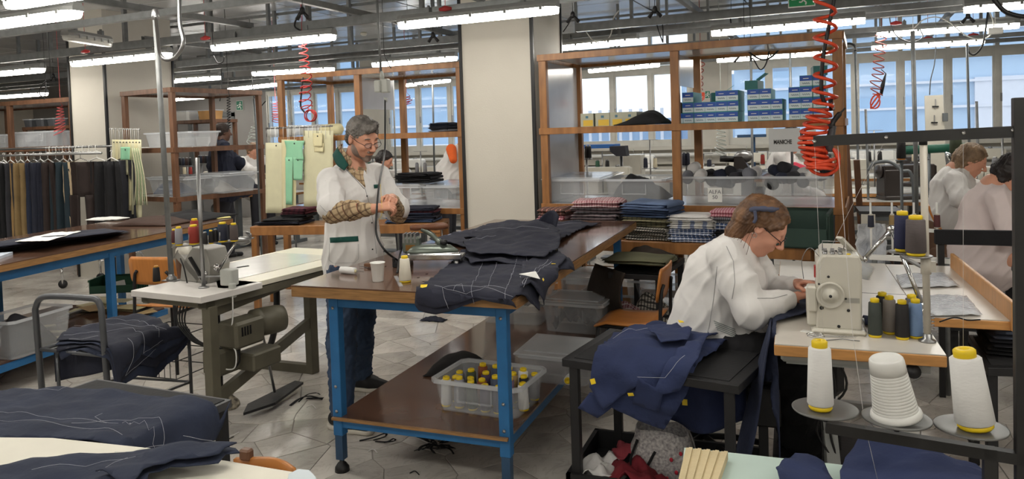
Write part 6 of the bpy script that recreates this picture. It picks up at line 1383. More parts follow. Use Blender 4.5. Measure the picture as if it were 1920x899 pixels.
 def cs(uu, v): a = R(40)+uu*R(290); rr_ = .064+.01*v; c = neck+Vector((-.002, 0, .045)); return (c.x+math.cos(a+R(-25))*rr_, c.y+math.sin(a+R(-25))*rr_, c.z-.05*v+.012*math.cos(a))
 m.grid(cs, 24, 4); part('inner_collar', m, PL, root, True, solid=.004)
 # jeans and shoes
 JN = fabric('blue_jeans', (52, 68, 92), var=.35, rough=.85)
 S = SDF(); S.chain([hr-Vector((0, 0, .08)), kr, ar+Vector((0, 0, .02))], [.1, .08, .068], .04); S.chain([hl-Vector((0, 0, .08)), kl, al_+Vector((0, 0, .02))], [.1, .08, .068], .04)
 P, F = S.mesh(.009); pmesh('jeans', P, F, JN, root, folds(5, .008, 14, (1, 1, 1.2)))
 SO = mat('white_sole', (214, 208, 196), .6)
 for a, ang in ((ar, R(-8)), (al_, R(6))):
  d = Vector((math.cos(ang), math.sin(ang), 0)); c = Vector((a.x, a.y, 0)); s_ = SDF(); s_.chain([c-d*.05+Vector((0, 0, .055)), c+d*.06+Vector((0, 0, .05)), c+d*.17+Vector((0, 0, .035))], [.043, .044, .03], .03); s_.cap(c+Vector((0, 0, .06)), c+Vector((0, 0, .1)), .045, .045, .02); s_.plane((0, 0, -1), -.018)
  P, F = s_.mesh(.007); pmesh('shoe', P, F, mat('black_trainer', (28, 28, 30), .6), root)
  s_ = SDF(); s_.chain([c-d*.055+Vector((0, 0, .02)), c+d*.06+Vector((0, 0, .02)), c+d*.175+Vector((0, 0, .02))], [.047, .048, .034], .03); s_.plane((0, 0, -1), -.001); s_.plane((0, 0, 1), .026); P, F = s_.mesh(.006); pmesh('shoe_sole', P, F, SO, root, smooth=0)
 # hair, beard, glasses
 HM = hairmat('grey_hair', (128, 122, 116), (66, 62, 58)); E = [list(f), list(l), list(u)]
 def p(a, b, d): return Hc+f*a+l*b+u*d
 S = SDF(); S.ell(p(-.016, 0, .036), (.104, .085, .09), E, .01); S.ell(p(-.05, 0, -.02), (.062, .074, .065), E, .02); S.cap(p(.05, .03, .098), p(.085, -.03, .085), .024, .02, .02)
 S.ell(p(.095, 0, -.03), (.085, .1, .088), E, .01, True); S.ell(p(.02, .085, -.04), (.045, .03, .052), E, .01, True); S.ell(p(.02, -.085, -.04), (.045, .03, .052), E, .01, True)
 P, F = S.mesh(.0045); pmesh('hair', P, F, HM, root, folds(2, .005, 70, (1, 1, .5)), smooth=0)
 S = SDF(); S.ell(p(.036, 0, -.077), (.052, .0555, .042), E, .02); S.ell(p(.074, 0, -.104), (.021, .025, .02), E, .02); S.ell(p(.084, 0, -.066), (.018, .028, .019), E, .015)
 S.ell(p(.018, .044, -.055), (.04, .0255, .045), E, .02); S.ell(p(.018, -.044, -.055), (.04, .0255, .045), E, .02); S.cap(p(.1, .018, -.05), p(.1, -.018, -.05), .008, .008, .006); S.ell(p(.104, 0, -.063), (.016, .017, .006), E, .004, True); S.ell(p(.075, 0, -.0), (.1, .12, .036), E, .012, True); P, F = S.mesh(.004); pmesh('beard', P, F, hairmat('grey_stubble', (150, 130, 118), (104, 88, 80)), root, smooth=1)
 GL = mat('dark_glasses_frame', (34, 28, 30), .3); g = MB()
 for b in (1, -1):
  c = p(.112, .033*b, -.002); g.tube([c+l*(.024*math.cos(a))+u*(.016*math.sin(a))-f*(.006*abs(math.cos(a))) for a in [2*PI*k/20 for k in range(20)]], .0014, 6, closed=True)
  g.tube([c+l*.024*b-f*.006, p(.06, .078*b, .004), p(-.005, .082*b, .01), p(-.03, .08*b, -.005)], .0018, 6)
 g.tube([p(.113, .01, .002), p(.116, 0, .005), p(.113, -.01, .002)], .0014, 6); gp = part('glasses', g, GL, root, True)
 for b in (1, -1): c = p(.112, .033*b, -.002); part('lens', MB().add([c+l*(.023*math.cos(a))+u*(.015*math.sin(a))-f*(.006*abs(math.cos(a))) for a in [2*PI*k/20 for k in range(20)]], [tuple(range(20))]), clearplastic('lens_glass', (235, 240, 245), .18, .03), gp, True)
 g = MB()
 for b in (1, -1): g.tube([p(.092, .016*b, .028), p(.094, .032*b, .033), p(.084, .048*b, .026)], .0035, 6)
 part('eyebrows', g, HM, root, True)
 part('needle_thread', MB().tube([PY(748, 384, 3.52), PY(752, 366, 3.52)], .0008, 4), WHITEF, root, True)
build_man()
# ---------------------------------------------------------------- the seated woman
def build_woman():
 root = thing('person', 'seated woman in a white coat with glasses and clipped-up brown hair at the overlock machine', 'person', (-.4, 3.6, 0))
 Hc = PY(1433, 424, 3.56); B = basis(R(-6), R(-40), R(0)); f, l, u = B
 neck = PY(1385, 462, 3.58); chest = PY(1362, 520, 3.58); waist = PY(1335, 590, 3.58); pel = PY(1322, 645, 3.58)
 rs_ = PY(1358, 478, 3.43); ls_ = PY(1400, 472, 3.74); re = PY(1410, 585, 3.34); rw = PY(1482, 560, 3.46); le = PY(1448, 552, 3.78); lw = PY(1492, 534, 3.62)
 hr = pel+Vector((.02, -.09, 0)); hl = pel+Vector((.02, .09, 0)); kr = Vector((.02, 3.44, .56)); kl = Vector((.04, 3.74, .56)); ar = PZ(1512, 845, .07); al_ = Vector((.12, 3.68, .07))
 S = SDF(); head_sdf(S, Hc, B, .97, True, True); S.cap(Hc-f*.035-u*.06, neck, .046, .058, .025); S.chain([neck, chest, waist, pel], [.08, .125, .125, .15], .05); S.cap(rs_, ls_, .055, .055, .05)
 S.chain([rs_, re, rw], [.048, .04, .025], .02); S.chain([ls_, le, lw], [.048, .04, .025], .02); S.chain([hr, kr, ar], [.09, .06, .04], .03); S.chain([hl, kl, al_], [.09, .06, .04], .03)
 hand_sdf(S, rw, PY(1520, 548, 3.56)-rw, Vector((.1, .2, -1)), 1, .35, .88); hand_sdf(S, lw, PY(1524, 528, 3.56)-lw, Vector((.1, -.3, -1)), -1, .55, .88)
 z = [((Hc.x-.16, Hc.x+.16), (Hc.y-.14, Hc.y+.14), (Hc.z-.17, Hc.z+.15)), ((rw.x-.02, rw.x+.22), (3.42, 3.7), (rw.z-.08, rw.z+.1))]
 P, F = S.mesh(.012, .0035, z); pmesh('body', P, F, mat('skin_fair', (216, 158, 134), .5, var=.07, scale=14, bump=.06, bscale=90), root)
 S = SDF(); S.chain([neck+Vector((-.01, 0, -.02)), chest+Vector((-.02, 0, 0)), waist+Vector((-.01, 0, 0)), pel], [.094, .158, .16, .178], .06); S.ell(chest+Vector((.07, 0, -.02)), (.11, .14, .1), k=.05)
 S.cap(rs_, ls_, .072, .072, .05); S.chain([rs_, rs_.lerp(re, .5), re, re.lerp(rw, .5), rw.lerp(re, .1)], [.076, .082, .076, .062, .046], .025); S.chain([ls_, le, le.lerp(lw, .5), lw.lerp(le, .12)], [.076, .072, .06, .045], .025)
 S.chain([pel, pel.lerp(kr, .55)+Vector((0, -.0, -.02))], [.17, .12], .05); S.chain([pel, pel.lerp(kl, .5)], [.17, .12], .05); S.cap(pel+Vector((-.02, 0, -.02)), pel+Vector((.06, -.05, -.18)), .16, .13, .05)
 S.ell(neck+Vector((.03, 0, .07)), (.06, .06, .09), k=.012, sub=True); S.cap(neck+Vector((.1, 0, .04)), neck+Vector((.16, 0, -.06)), .05, .01, .01, True)
 P, F = S.mesh(.0078); co, bv = pmesh('work_coat', P, F, COATW, root, folds(7, .0055, 8, (1, 1, .8)))
 ST = mat('coat_stripe', (120, 134, 130), .8)
 for k in range(5): line('back_tab_stripe', bv, [(1338+k*1.5, 602+k*4), (1360+k*1.5, 611+k*4), (1382+k*1, 620+k*4)], ST, root, .0016, .002)
 SG = mat('seam_grey', (150, 150, 152), .8); line('side_seam', bv, [(1345, 500), (1338, 560), (1330, 610), (1320, 650)], SG, root); line('armhole_seam', bv, [(1362, 462), (1375, 490), (1378, 530), (1372, 565)], SG, root); line('sleeve_seam', bv, [(1420, 560), (1450, 560), (1480, 552)], SG, root)
 m = MB()
 def cb(uu, v): a = R(50)+uu*R(260); rr_ = .06+.016*v; c = neck+Vector((.015, 0, .05)); return (c.x+math.cos(a)*rr_, c.y+math.sin(a)*rr_, c.z-.06*v+.02*math.cos(a)*-1)
 m.grid(cb, 22, 4); part('collar', m, stripes('pinstripe_collar', (200, 204, 200), [(2, .008, .003, (120, 140, 132), .8)]), root, True, solid=.004)
 TR = fabric('black_trousers', (22, 22, 25)); S = SDF(); S.chain([hr, kr, ar.lerp(kr, .3), ar], [.11, .11, .12, .12], .04); S.chain([hl, kl, al_], [.1, .085, .085], .04); P, F = S.mesh(.011); pmesh('trousers', P, F, TR, root, folds(4, .01, 9))
 for a in (ar, al_):
  c = Vector((a.x, a.y, 0)); s_ = SDF(); s_.chain([c+Vector((-.04, 0, .04)), c+Vector((.08, 0, .035)), c+Vector((.15, 0, .028))], [.04, .04, .027], .03); s_.plane((0, 0, -1), -.001); P, F = s_.mesh(.009); pmesh('shoe', P, F, BLACKP, root)
 E = [list(f), list(l), list(u)]; HM = hairmat('brown_hair', (128, 92, 62), (66, 44, 30))
 def p(a, b, d): return Hc+f*a+l*b+u*d
 S = SDF(); S.ell(p(-.018, 0, .036), (.11, .092, .094), E, .01); S.ell(p(-.07, 0, -.0), (.075, .08, .085), E, .03); S.ell(p(-.085, 0, .055), (.05, .06, .045), E, .02)
 S.chain([p(-.08, -.03, -.03), p(-.075, -.04, -.1), p(-.06, -.045, -.16)], [.05, .04, .022], .03); S.chain([p(-.05, .03, -.03), p(-.06, .04, -.12)], [.05, .03], .03)
 S.chain([p(.04, -.06, .1), p(.055, -.078, .06), p(.03, -.084, .02)], [.02, .012, .006], .02)
 S.ell(p(.108, 0, -.022), (.088, .105, .108), E, .01, True); S.ell(p(.03, .09, -.05), (.05, .035, .07), E, .01, True); S.ell(p(.03, -.09, -.05), (.05, .034, .062), E, .01, True)
 P, F = S.mesh(.0045); pmesh('hair', P, F, HM, root, folds(6, .0045, 60, (.5, 1, .5)), smooth=0)
 rr = random.Random(2)
 for k in range(7): a = p(-.02-.01*k, -.085, .0-.008*k); part('loose_strand', MB().tube(spline([a, a+Vector((-.03-.005*k, -.01, -.06)), a+Vector((-.05-.012*k, -.02, -.13-.006*k))], 5), .0012, 4), HM, root, True)
 cm = fabric('blue_grey_scrunchie', (74, 78, 98))
 part('hair_clip', MB().tube(spline([p(-.09, -.08, .03), p(-.055, -.098, .07), p(-.02, -.096, .095), p(.0, -.08, .115)], 5), [.008, .012, .013, .012, .01, .012, .013, .012, .01, .012, .013, .012, .01, .008, .006, .005][:16], 8), cm, root, True)
 part('hair_clip', MB().tube(spline([p(-.07, -.1, .045), p(-.045, -.102, .02), p(-.04, -.1, .0)], 4), .007, 8), cm, root, True)
 GL = mat('dark_glasses_frame', (34, 28, 30), .3); g = MB()
 for b in (1, -1):
  c = p(.108, .032*b, .0); g.tube([c+l*(.023*math.cos(a))+u*(.016*math.sin(a))-f*(.006*abs(math.cos(a))) for a in [2*PI*k/20 for k in range(20)]], .0014, 6, closed=True); g.tube([c+l*.023*b-f*.006, p(.06, .077*b, .004), p(-.005, .081*b, .008)], .002, 6)
 g.tube([p(.11, .01, .002), p(.114, 0, .004), p(.11, -.01, .002)], .0014, 6); part('glasses', g, GL, root, True)
 e = p(-.004, -.084, -.045); part('earring', MB().tube([e+f*(.011*math.cos(a))+u*(.011*math.sin(a)) for a in [2*PI*k/16 for k in range(16)]], .0015, 6, closed=True), CHROME, root, True)
build_woman()
office_chair('black swivel chair with star base under the seated woman', (-.42, 3.66, 0), R(5), sh=.47, back=False)
# ---------------------------------------------------------------- people farther back
def far_person(label, Hc, yaw, pitch, coatm, hairm, arms, pel, shoulder_w=.19, legs=None, hairlong=0, extra=None, sleeve=None, skin=None, bald=False, coat_z=.5):
 """Hc head centre; pel pelvis; arms [(elbow, wrist)...] right then left"""
 root = thing('person', label, 'person', (pel[0], pel[1], 0)); Hc = Vector(Hc); pel = Vector(pel); B = basis(yaw, pitch); f, l, u = B; fh = Vector((math.cos(yaw), math.sin(yaw), 0)); E = [list(f), list(l), list(u)]
 neck = Hc-u*.13-f*.045; chest = neck.lerp(pel, .35)-fh*.01; S = SDF(); head_sdf(S, Hc, B, .97, True); S.cap(Hc-f*.03-u*.06, neck, .048, .058, .02); S.chain([neck, chest, pel], [.08, .12, .14], .05)
 rs_ = neck-l*shoulder_w-Vector((0, 0, .06)); ls_ = neck+l*shoulder_w-Vector((0, 0, .06)); S.cap(rs_, ls_, .05, .05, .05)
 for s0, (e, w_) in zip((rs_, ls_), arms): S.chain([s0, Vector(e), Vector(w_)], [.045, .038, .025], .02); hand_sdf(S, w_, Vector(w_)-Vector(e), Vector((0, 0, -1)), 1 if s0 is rs_ else -1, .5, .9)
 feet = legs or [((pel.x+fh.x*.38-l.x*.12, pel.y+fh.y*.38-l.y*.12, pel.z-.06), (pel.x+fh.x*.4-l.x*.12, pel.y+fh.y*.4-l.y*.12, .08)), ((pel.x+fh.x*.38+l.x*.12, pel.y+fh.y*.38+l.y*.12, pel.z-.06), (pel.x+fh.x*.4+l.x*.12, pel.y+fh.y*.4+l.y*.12, .08))]
 hs = [pel-l*.09, pel+l*.09]
 for h_, (k_, a_) in zip(hs, feet): S.chain([h_, Vector(k_), Vector(a_)], [.09, .06, .04], .03)
 P, F = S.mesh(.014, .006, [((Hc.x-.14, Hc.x+.14), (Hc.y-.14, Hc.y+.14), (Hc.z-.15, Hc.z+.14))]); pmesh('body', P, F, skin or SKIN, root)
 S = SDF(); S.chain([neck-Vector((0, 0, .03)), chest, pel+Vector((0, 0, .05)), pel-Vector((0, 0, .08))], [.09, .15, .16, .19], .06); S.cap(rs_, ls_, .068, .068, .05); S.cap(pel, pel+fh*.24-Vector((0, 0, .05)), .18, .155, .05)
 for s0, (e, w_) in zip((rs_, ls_), arms): e = Vector(e); w_ = Vector(w_); S.chain([s0, e, w_.lerp(e, .12)], [.075, .068, .048], .025)
 S.ell(neck+Vector((0, 0, .07))+f*.03, (.05, .05, .07), k=.01, sub=True); P, F = S.mesh(.011); pmesh('work_coat' if coatm is COATW else 'jacket', P, F, coatm, root, folds(yaw*3+pel.x, .011, 8))
 S = SDF()
 for h_, (k_, a_) in zip(hs, feet): S.chain([h_.lerp(Vector(k_), .45), Vector(k_), Vector(a_)], [.085, .075, .06], .03)
 P, F = S.mesh(.015); pmesh('trousers', P, F, CHARF, root)
 for k_, a_ in feet: c = Vector((a_[0], a_[1], 0)); s_ = SDF(); s_.chain([c-fh*.04+Vector((0, 0, .04)), c+fh*.15+Vector((0, 0, .03))], [.042, .03], .02); s_.plane((0, 0, -1), -.001); P, F = s_.mesh(.011); pmesh('shoe', P, F, BLACKP, root)
 def p(a, b, d): return Hc+f*a+l*b+u*d
 S = SDF(); S.ell(p(-.018, 0, .036), (.106, .09, .092), E, .01); S.ell(p(-.06, 0, -.01), (.065, .078, .075), E, .02)
 if hairlong: S.chain([p(-.05, -.05, -.02), p(-.045, -.06, -.02-hairlong)], [.05, .03], .03); S.chain([p(-.05, .05, -.02), p(-.045, .06, -.02-hairlong)], [.05, .03], .03); S.chain([p(-.08, 0, -.02), p(-.075, 0, -.02-hairlong)], [.05, .03], .03)
 S.ell(p(.1, 0, -.03), (.085, .085, .1), E, .01, True); P, F = S.mesh(.007)
 pmesh('hair', P, F, hairm, root, folds(3, .006, 40), smooth=0)
 if extra: extra(root)
 return root
HB = hairmat('dark_hair', (44, 36, 34), (20, 17, 18)); HBL = hairmat('ash_blond_hair', (150, 124, 96), (92, 72, 54)); HG = hairmat('light_brown_hair', (140, 108, 76), (84, 60, 42))
# woman behind the dark screen, right
h2 = PY(1822, 300, 6.6)
far_person('woman in white with an ash-blond bob bent over a machine by the right windows', h2, R(-12), R(-30), COATW, HBL, [(PY(1800, 375, 6.3), PY(1850, 362, 6.4)), (PY(1850, 370, 6.8), PY(1870, 352, 6.6))], PY(1788, 400, 6.6), hairlong=.07)
h3 = PY(1903, 326, 5.5)
far_person('dark-haired woman with her white-coated back bent low at the right edge', h3, R(-5), R(-35), mat('coat_pinkish_white', (222, 208, 206), .85, var=.04, bump=.15, bscale=20), HB, [(PY(1895, 440, 5.25), PY(1950, 420, 5.3)), (PY(1930, 430, 5.7), PY(1980, 410, 5.6))], PY(1842, 474, 5.5), shoulder_w=.21, hairlong=.05)
far_person('dark-haired woman in white looking down, just behind the standing man', PY(722, 300, 8.6), R(12), R(-25), COATW, HB, [(PY(700, 360, 8.4), PY(735, 352, 8.4)), (PY(725, 350, 8.9), PY(745, 348, 8.7))], PY(700, 385, 8.6), hairlong=.04)
def orange(root):
 S = SDF(); a, b = PY(846, 280, 9.0), PY(850, 300, 8.9); S.chain([a, b], [.07, .05], .02); P, F = S.mesh(.012); pmesh('orange_sleeve', P, F, fabric('orange_cloth', (216, 96, 40)), root)
far_person('person in a white coat with an orange sleeve standing beyond the middle shelf', PY(884, 262, 9.3), R(0), R(-35), COATW, HG, [(PY(846, 285, 9.1), PY(868, 300, 9.2)), (PY(860, 285, 9.6), PY(880, 300, 9.5))], PY(838, 330, 9.3), extra=orange, legs=[((PY(838, 390, 9.2)), (PY(838, 440, 9.2).x, 9.2, .08)), (PY(846, 390, 9.4), (PY(846, 440, 9.4).x, 9.4, .08))])
DJ = fabric('dark_blue_jacket', (36, 40, 56)); SKD = mat('skin_dark', (96, 66, 52), .5)
far_person('person in a dark blue hooded jacket standing behind the left shelf', PY(418, 248, 8.2), R(60), R(-5), DJ, mat('cropped_hair', (50, 40, 36), .8), [(PY(398, 312, 8.1), PY(400, 340, 8.3)), (PY(450, 305, 8.3), PY(440, 325, 8.6))], PY(424, 345, 8.2), legs=[(PY(418, 400, 8.2), (PY(418, 430, 8.2).x, 8.2, .08)), (PY(430, 400, 8.3), (PY(430, 430, 8.3).x, 8.3, .08))], skin=SKD, shoulder_w=.17)
far_person('woman with light brown hair in white seated near the grey door', PY(476, 283, 9.6), R(-30), R(-25), COATW, HG, [(PY(468, 318, 9.4), PY(488, 322, 9.4)), (PY(484, 315, 9.7), PY(492, 318, 9.6))], PY(474, 345, 9.6), hairlong=.03)
def rose(root):
 S = SDF(); a, b, c = PY(1488, 318, 7.8), PY(1510, 326, 7.7), PY(1555, 322, 7.7); S.chain([a, b, c], [.075, .07, .05], .02); P, F = S.mesh(.011); pmesh('rose_sleeve', P, F, fabric('rose_red_cloth', (196, 62, 84)), root)
far_person('person in white with rose-red sleeves behind the hanging paper sign', PY(1486, 262, 8.0), R(-5), R(-25), COATW, HB, [(PY(1488, 322, 7.8), PY(1550, 324, 7.7)), (PY(1500, 318, 8.2), PY(1550, 318, 8.0))], PY(1472, 372, 8.0), extra=rose)
# STORED THINGS
ORD = ('first', 'second', 'third', 'fourth', 'fifth', 'sixth', 'seventh', 'eighth', 'ninth', 'tenth', 'eleventh', 'twelfth', 'thirteenth', 'fourteenth', 'fifteenth', 'sixteenth')
TEAL = mat('teal_carton', (70, 160, 165), .5, var=.05); BLU = mat('carton_blue', (30, 78, 170), .4, var=.03); PALEC = mat('carton_pale', (214, 228, 232), .5, var=.03); INK = mat('carton_ink', (70, 110, 130), .6)
def zipbox(label, loc, rz, w_=.088, h_=.082, d_=.3):
 t = thing('blue_box', label, 'box', tuple(loc), rz, 'blue and white boxes on the right shelf')
 part('carton', MB().box((-w_/2, 0, 0), (w_/2, d_, h_), bev=.001), TEAL, t); part('blue_label', MB().box((-w_/2+.002, -.0012, h_*.5), (w_/2-.002, 0, h_*.96)), BLU, t); part('pale_label', MB().box((-w_/2+.002, -.001, .004), (w_/2-.002, 0, h_*.5)), PALEC, t)
 part('label_script', MB().tube([(-w_*.3+w_*.6*k/12, -.002, h_*.27+.006*math.sin(k*2.1)) for k in range(13)], .0018, 4), INK, t, kind='stuff')
 part('white_line', MB().box((-w_*.22, -.002, h_*.68), (w_*.22, -.0012, h_*.74)), WHITEP, t); return t
def rsl(px, y=.1): return rs_x(px, y)
cols = [(1271, 3), (1291, 2), (1312, 2), (1333, 2), (1353, 3), (1374, 3), (1413, 3), (1435, 3), (1456, 2), (1491, 3), (1513, 4), (1537, 4)]
if True:
 cols[0] = (1271, 1); cols[1] = (1291, 3)
for ci, (px, n) in enumerate(cols):
 for k in range(n):
  x = rsl(px, .12)+random.uniform(-.003, .003); zipbox('blue and white box, %s column from the centre post, %s from the shelf' % (ORD[ci], ('lowest', 'second', 'third', 'fourth')[k]), RS(x, .12+random.uniform(0, .01), 1.641+k*.083), RS_R+random.uniform(-.03, .03), w_=.09)
for px, z, r_, lb in ((1348, 3, .25, 'opened teal carton lying on top between the blue boxes'), (1410, 3, -.1, 'teal-green carton standing on the second stack'), (1540, 4, .15, 'dark teal carton on the tallest stack at the right')):
 t = thing('teal_carton', lb, 'box', tuple(RS(rsl(px, .2), .2, 1.641+z*.083-(.08 if z == 3 and px == 1348 else 0))), RS_R+r_); part('carton', MB().box((-.05, 0, 0), (.05, .2, .07)), mat('dark_teal_carton', (44, 110, 108), .5, var=.08), t); part('flap', MB().bar((.05, .0, .07), (.12, .0, .12), .12, .002), TEAL, t)
YB_ = mat('yellow_carton', (206, 170, 60), .6, var=.05); GB_ = mat('grey_carton', (168, 168, 150), .6, var=.05)
for k, (px, w_) in enumerate(((1101, .115), (1130, .125), (1156, .11), (1181, .12))):
 t = thing('grey_yellow_box', ('grey box with a yellow lower half at the left of the upper shelf', 'second grey and yellow box on the upper shelf', 'third grey and yellow box on the upper shelf', 'grey and yellow box half behind the dark cloth')[k], 'box', tuple(RS(rsl(px, .1), .1, 1.641)), RS_R, 'grey and yellow boxes')
 part('carton', MB().box((-w_/2, 0, 0), (w_/2, .3, .112)), GB_, t); part('yellow_label', MB().box((-w_*.3, -.0012, .004), (w_*.45, 0, .055)), YB_, t); part('dark_print', MB().box((-w_*.1, -.0014, .07), (w_*.1, -.0, .09)), INK, t)
def heap(name, label, cat, x0, x1, y0, y1, z, h, m, fr, seed=1, peak=.6, group=None):
 g = MB(); g.grid(lambda u, v: fr(x0+(x1-x0)*u, y0+(y1-y0)*v, z+.005+h*(math.sin(PI*v)**.5)*(math.sin(PI*min(1, max(0, u**peak)))**.7)*(1+.35*nz(u*4, v*4, seed))), 22, 14); return single(name, g, m, label, cat, group, solid=.006)
heap('dark_cloth', 'heap of black cloth on the upper shelf left of the centre post', 'cloth', rsl(1156, .1), rsl(1246, .1), .02, .42, 1.64, .105, BLACKF, RS, 3, 1.6)
heap('dark_bundle', 'small dark bundle just right of the centre post', 'cloth', rsl(1262, .35), rsl(1300, .35), .36, .6, 1.64, .17, BLACKF, RS, 5)
# MANICHE sign
a = RS(rsl(1441, -.03), -.03, 0); b_ = RS(rsl(1500, -.03), -.03, 0); z1 = PY(1470, 241, a.y).z; z0 = PY(1470, 285, a.y).z
t = thing('paper_sign', 'grey paper sign reading MANICHE hanging from the right shelf', 'sign', ((a.x+b_.x)/2, (a.y+b_.y)/2, z0), RS_R); wS = (b_-a).length; wS = (Vector((b_.x, b_.y))-Vector((a.x, a.y))).length
part('sheet', MB().box((-wS/2, -.001, 0), (wS/2, .001, z1-z0)), mat('sign_paper', (196, 198, 198), .6, var=.03), t)
lettering('MANICHE', .044, BLACKP, Matrix.Translation((-.012, -.0025, (z1-z0)*.42)) @ Matrix.Rotation(PI/2, 4, 'X') @ Matrix.Scale(.66, 4, (1, 0, 0)), t, bold=.0012)
# bins on the lower deck
def rbin(label, p0_, p1_, h, d_=.6, y=.1, lid=False, **k):
 x0, x1 = rsl(p0_, y), rsl(p1_, y); c = RS((x0+x1)/2, y+d_/2, .992); return bin_(label, c, RS_R, x1-x0, d_, h, lid=lid, **k), (x0, x1, y, d_)
rbin('lidded clear bin at the left end of the right shelf deck', 1015, 1126, .2, lid=True, lidtilt=R(2)); 
_, q = rbin('open clear bin of dark cloth left of the centre post', 1130, 1243, .2)
heap('stored_cloth', 'black cloth heaped in the open bin left of the centre post', 'cloth', q[0]+.04, q[1]-.04, .15, .6, 1.0, .2, BLACKF, RS, 8)
L3, q3 = rbin('open clear bin with the hand-lettered card, right of the centre post', 1266, 1418, .22); L4, q4 = rbin('open clear bin of dark rolls at the right end of the deck', 1424, 1560, .22)
cardp = RS(rsl(1338, .09), .085, 1.01); t = thing('label_card', 'white card lettered ALFA 50 on the front of the bin', 'card', tuple(cardp), RS_R); part('card', MB().box((-.055, -.001, 0), (.055, .001, .115)), PAPER, t)
for k, tx in enumerate(('ALFA', '50')): lettering(tx, .042, mat('pen_ink', (90, 90, 96), .7), Matrix.Translation((0, -.002, .08-.042*k)) @ Matrix.Rotation(PI/2, 4, 'X'), t)
rr = random.Random(21)
def roll(label, c, rz, L_, r_, m, group, ti=0):
 t = thing('fabric_roll', label, 'fabric roll', tuple(c), rz, group); t.rotation_euler = (0, ti, rz)
 part('outer_turn', MB().lathe([(r_*.5, -L_/2), (r_, -L_/2+.004), (r_*1.03, 0), (r_, L_/2-.004), (r_*.5, L_/2)], 14, M=T(0, 0, 0, ry=R(90))), m, t)
 part('spiral_end', MB().tube([(L_/2+.001, math.cos(a)*r_*(.15+.11*a/1.0*.8), math.sin(a)*r_*(.15+.088*a)) for a in [k*.45 for k in range(18)]], .0035, 5), WHITEF if m is not WHITEF else CHARF, t); return t
RM = [fabric('roll_grey', (110, 112, 120)), BLACKF, CHARF, WHITEF, fabric('roll_navy', (44, 48, 66))]
for bi, (q, nm) in enumerate(((q3, 'left'), (q4, 'right'))):
 for k in range(12):
  x = q[0]+.07+(q[1]-q[0]-.14)*((k % 6)/5); y = q[2]+.12+.26*(k//6)+rr.uniform(-.03, .03); z = 1.1+.09*rr.random()+(.08 if k//6 else .04)
  roll('rolled %s strip in the %s open bin, %s along the %s row' % (('grey', 'black', 'charcoal', 'white', 'navy')[(k*3+bi) % 5], nm, ORD[k % 6], 'front' if k < 6 else 'back'), RS(x, y, z), RS_R+R(90)+rr.uniform(-.6, .6), rr.uniform(.1, .16), .045, RM[(k*3+bi) % 5], 'rolls in the open bins', rr.uniform(-.3, .3))
# ---- bench with shirt stacks
PLK = stripes('pink_plaid', (170, 120, 126), [(0, .04, .012, (120, 50, 62), .7), (1, .04, .01, (225, 215, 215), .7), (0, .02, .003, (240, 235, 232), .7)])
GPL = stripes('grey_plaid', (84, 80, 84), [(0, .05, .015, (40, 38, 42), .7), (1, .05, .012, (150, 130, 134), .6)])
BWCK = stripes('black_white_check', (206, 200, 188), [(0, .022, .008, (44, 42, 44), .85), (1, .022, .008, (44, 42, 44), .85), (2, .02, .006, (44, 42, 44), .5)])
OLCK = stripes('olive_check', (92, 88, 66), [(0, .04, .01, (40, 40, 34), .8), (1, .04, .012, (160, 152, 120), .6)])
BLCK = stripes('blue_white_check', (74, 96, 140), [(0, .03, .009, (215, 218, 226), .8), (1, .03, .009, (215, 218, 226), .8)])
WBST = stripes('white_blue_stripe', (216, 214, 210), [(0, .09, .03, (110, 128, 168), .8)])
DNM = fabric('denim_blue', (66, 82, 112), var=.3); LDN = fabric('light_denim', (96, 114, 146), var=.25); BRP = stripes('brown_plaid', (92, 68, 60), [(0, .04, .01, (190, 130, 120), .7), (1, .04, .012, (46, 36, 34), .8)])
GST = stripes('grey_stripe', (150, 150, 156), [(0, .015, .006, (60, 62, 70), .8)]); PKS = stripes('pink_stripe', (180, 110, 124), [(0, .02, .008, (225, 190, 196), .7)])
def stack(desc, fr, rzb, x, y, w_, d_, layers, z, seed, group, cat='folded shirt', name='folded_shirt', rot=0):
 zz = z; rr = random.Random(seed); n = len(layers)
 for k, (m, nm, h) in enumerate(layers):
  p = fr(x+rr.uniform(-.012, .012), y+rr.uniform(-.012, .012), zz); pos = 'at the bottom' if k == 0 else 'on top' if k == n-1 else ORD[k]+' up'
  folded(name, T(p.x, p.y, p.z, rzb+rot+rr.uniform(-.09, .09)), (w_*rr.uniform(.93, 1.03), d_*rr.uniform(.95, 1.02), h), m, '%s folded garment %s, %s' % (nm, pos, desc), cat, group, seed+k, 2); zz += h*.98
 return zz
def bx_(px, y=.1):
 d = ray(px, 420); o = BN(0, y, 0); dx, dy = math.cos(BN_R), math.sin(BN_R); det = d.x*(-dy)+d.y*dx; t_ = (o.x*(-dy)+o.y*dx)/det; return (t_*d.x-o.x)*dx+(t_*d.y-o.y)*dy
BG = 'folded shirts on the bench'
stack('the brown pile behind the table corner', BN, BN_R, bx_(1045, .2), .2, .24, .3, [(BRP, 'brown plaid', .045), (PKS, 'pinkish', .04), (BRP, 'dark brown plaid', .045), (PKS, 'rose striped', .04), (BRP, 'brown checked', .05)], .76, 3, BG)
stack('the pink-topped pile', BN, BN_R, bx_(1122, .2), .2, .4, .3, [(GPL, 'grey plaid', .05), (GPL, 'dark grey plaid', .05), (GST, 'grey striped', .04), (GPL, 'charcoal plaid', .05), (GPL, 'mauve plaid', .05), (PLK, 'pink plaid', .055)], .76, 13, BG, rot=.15)
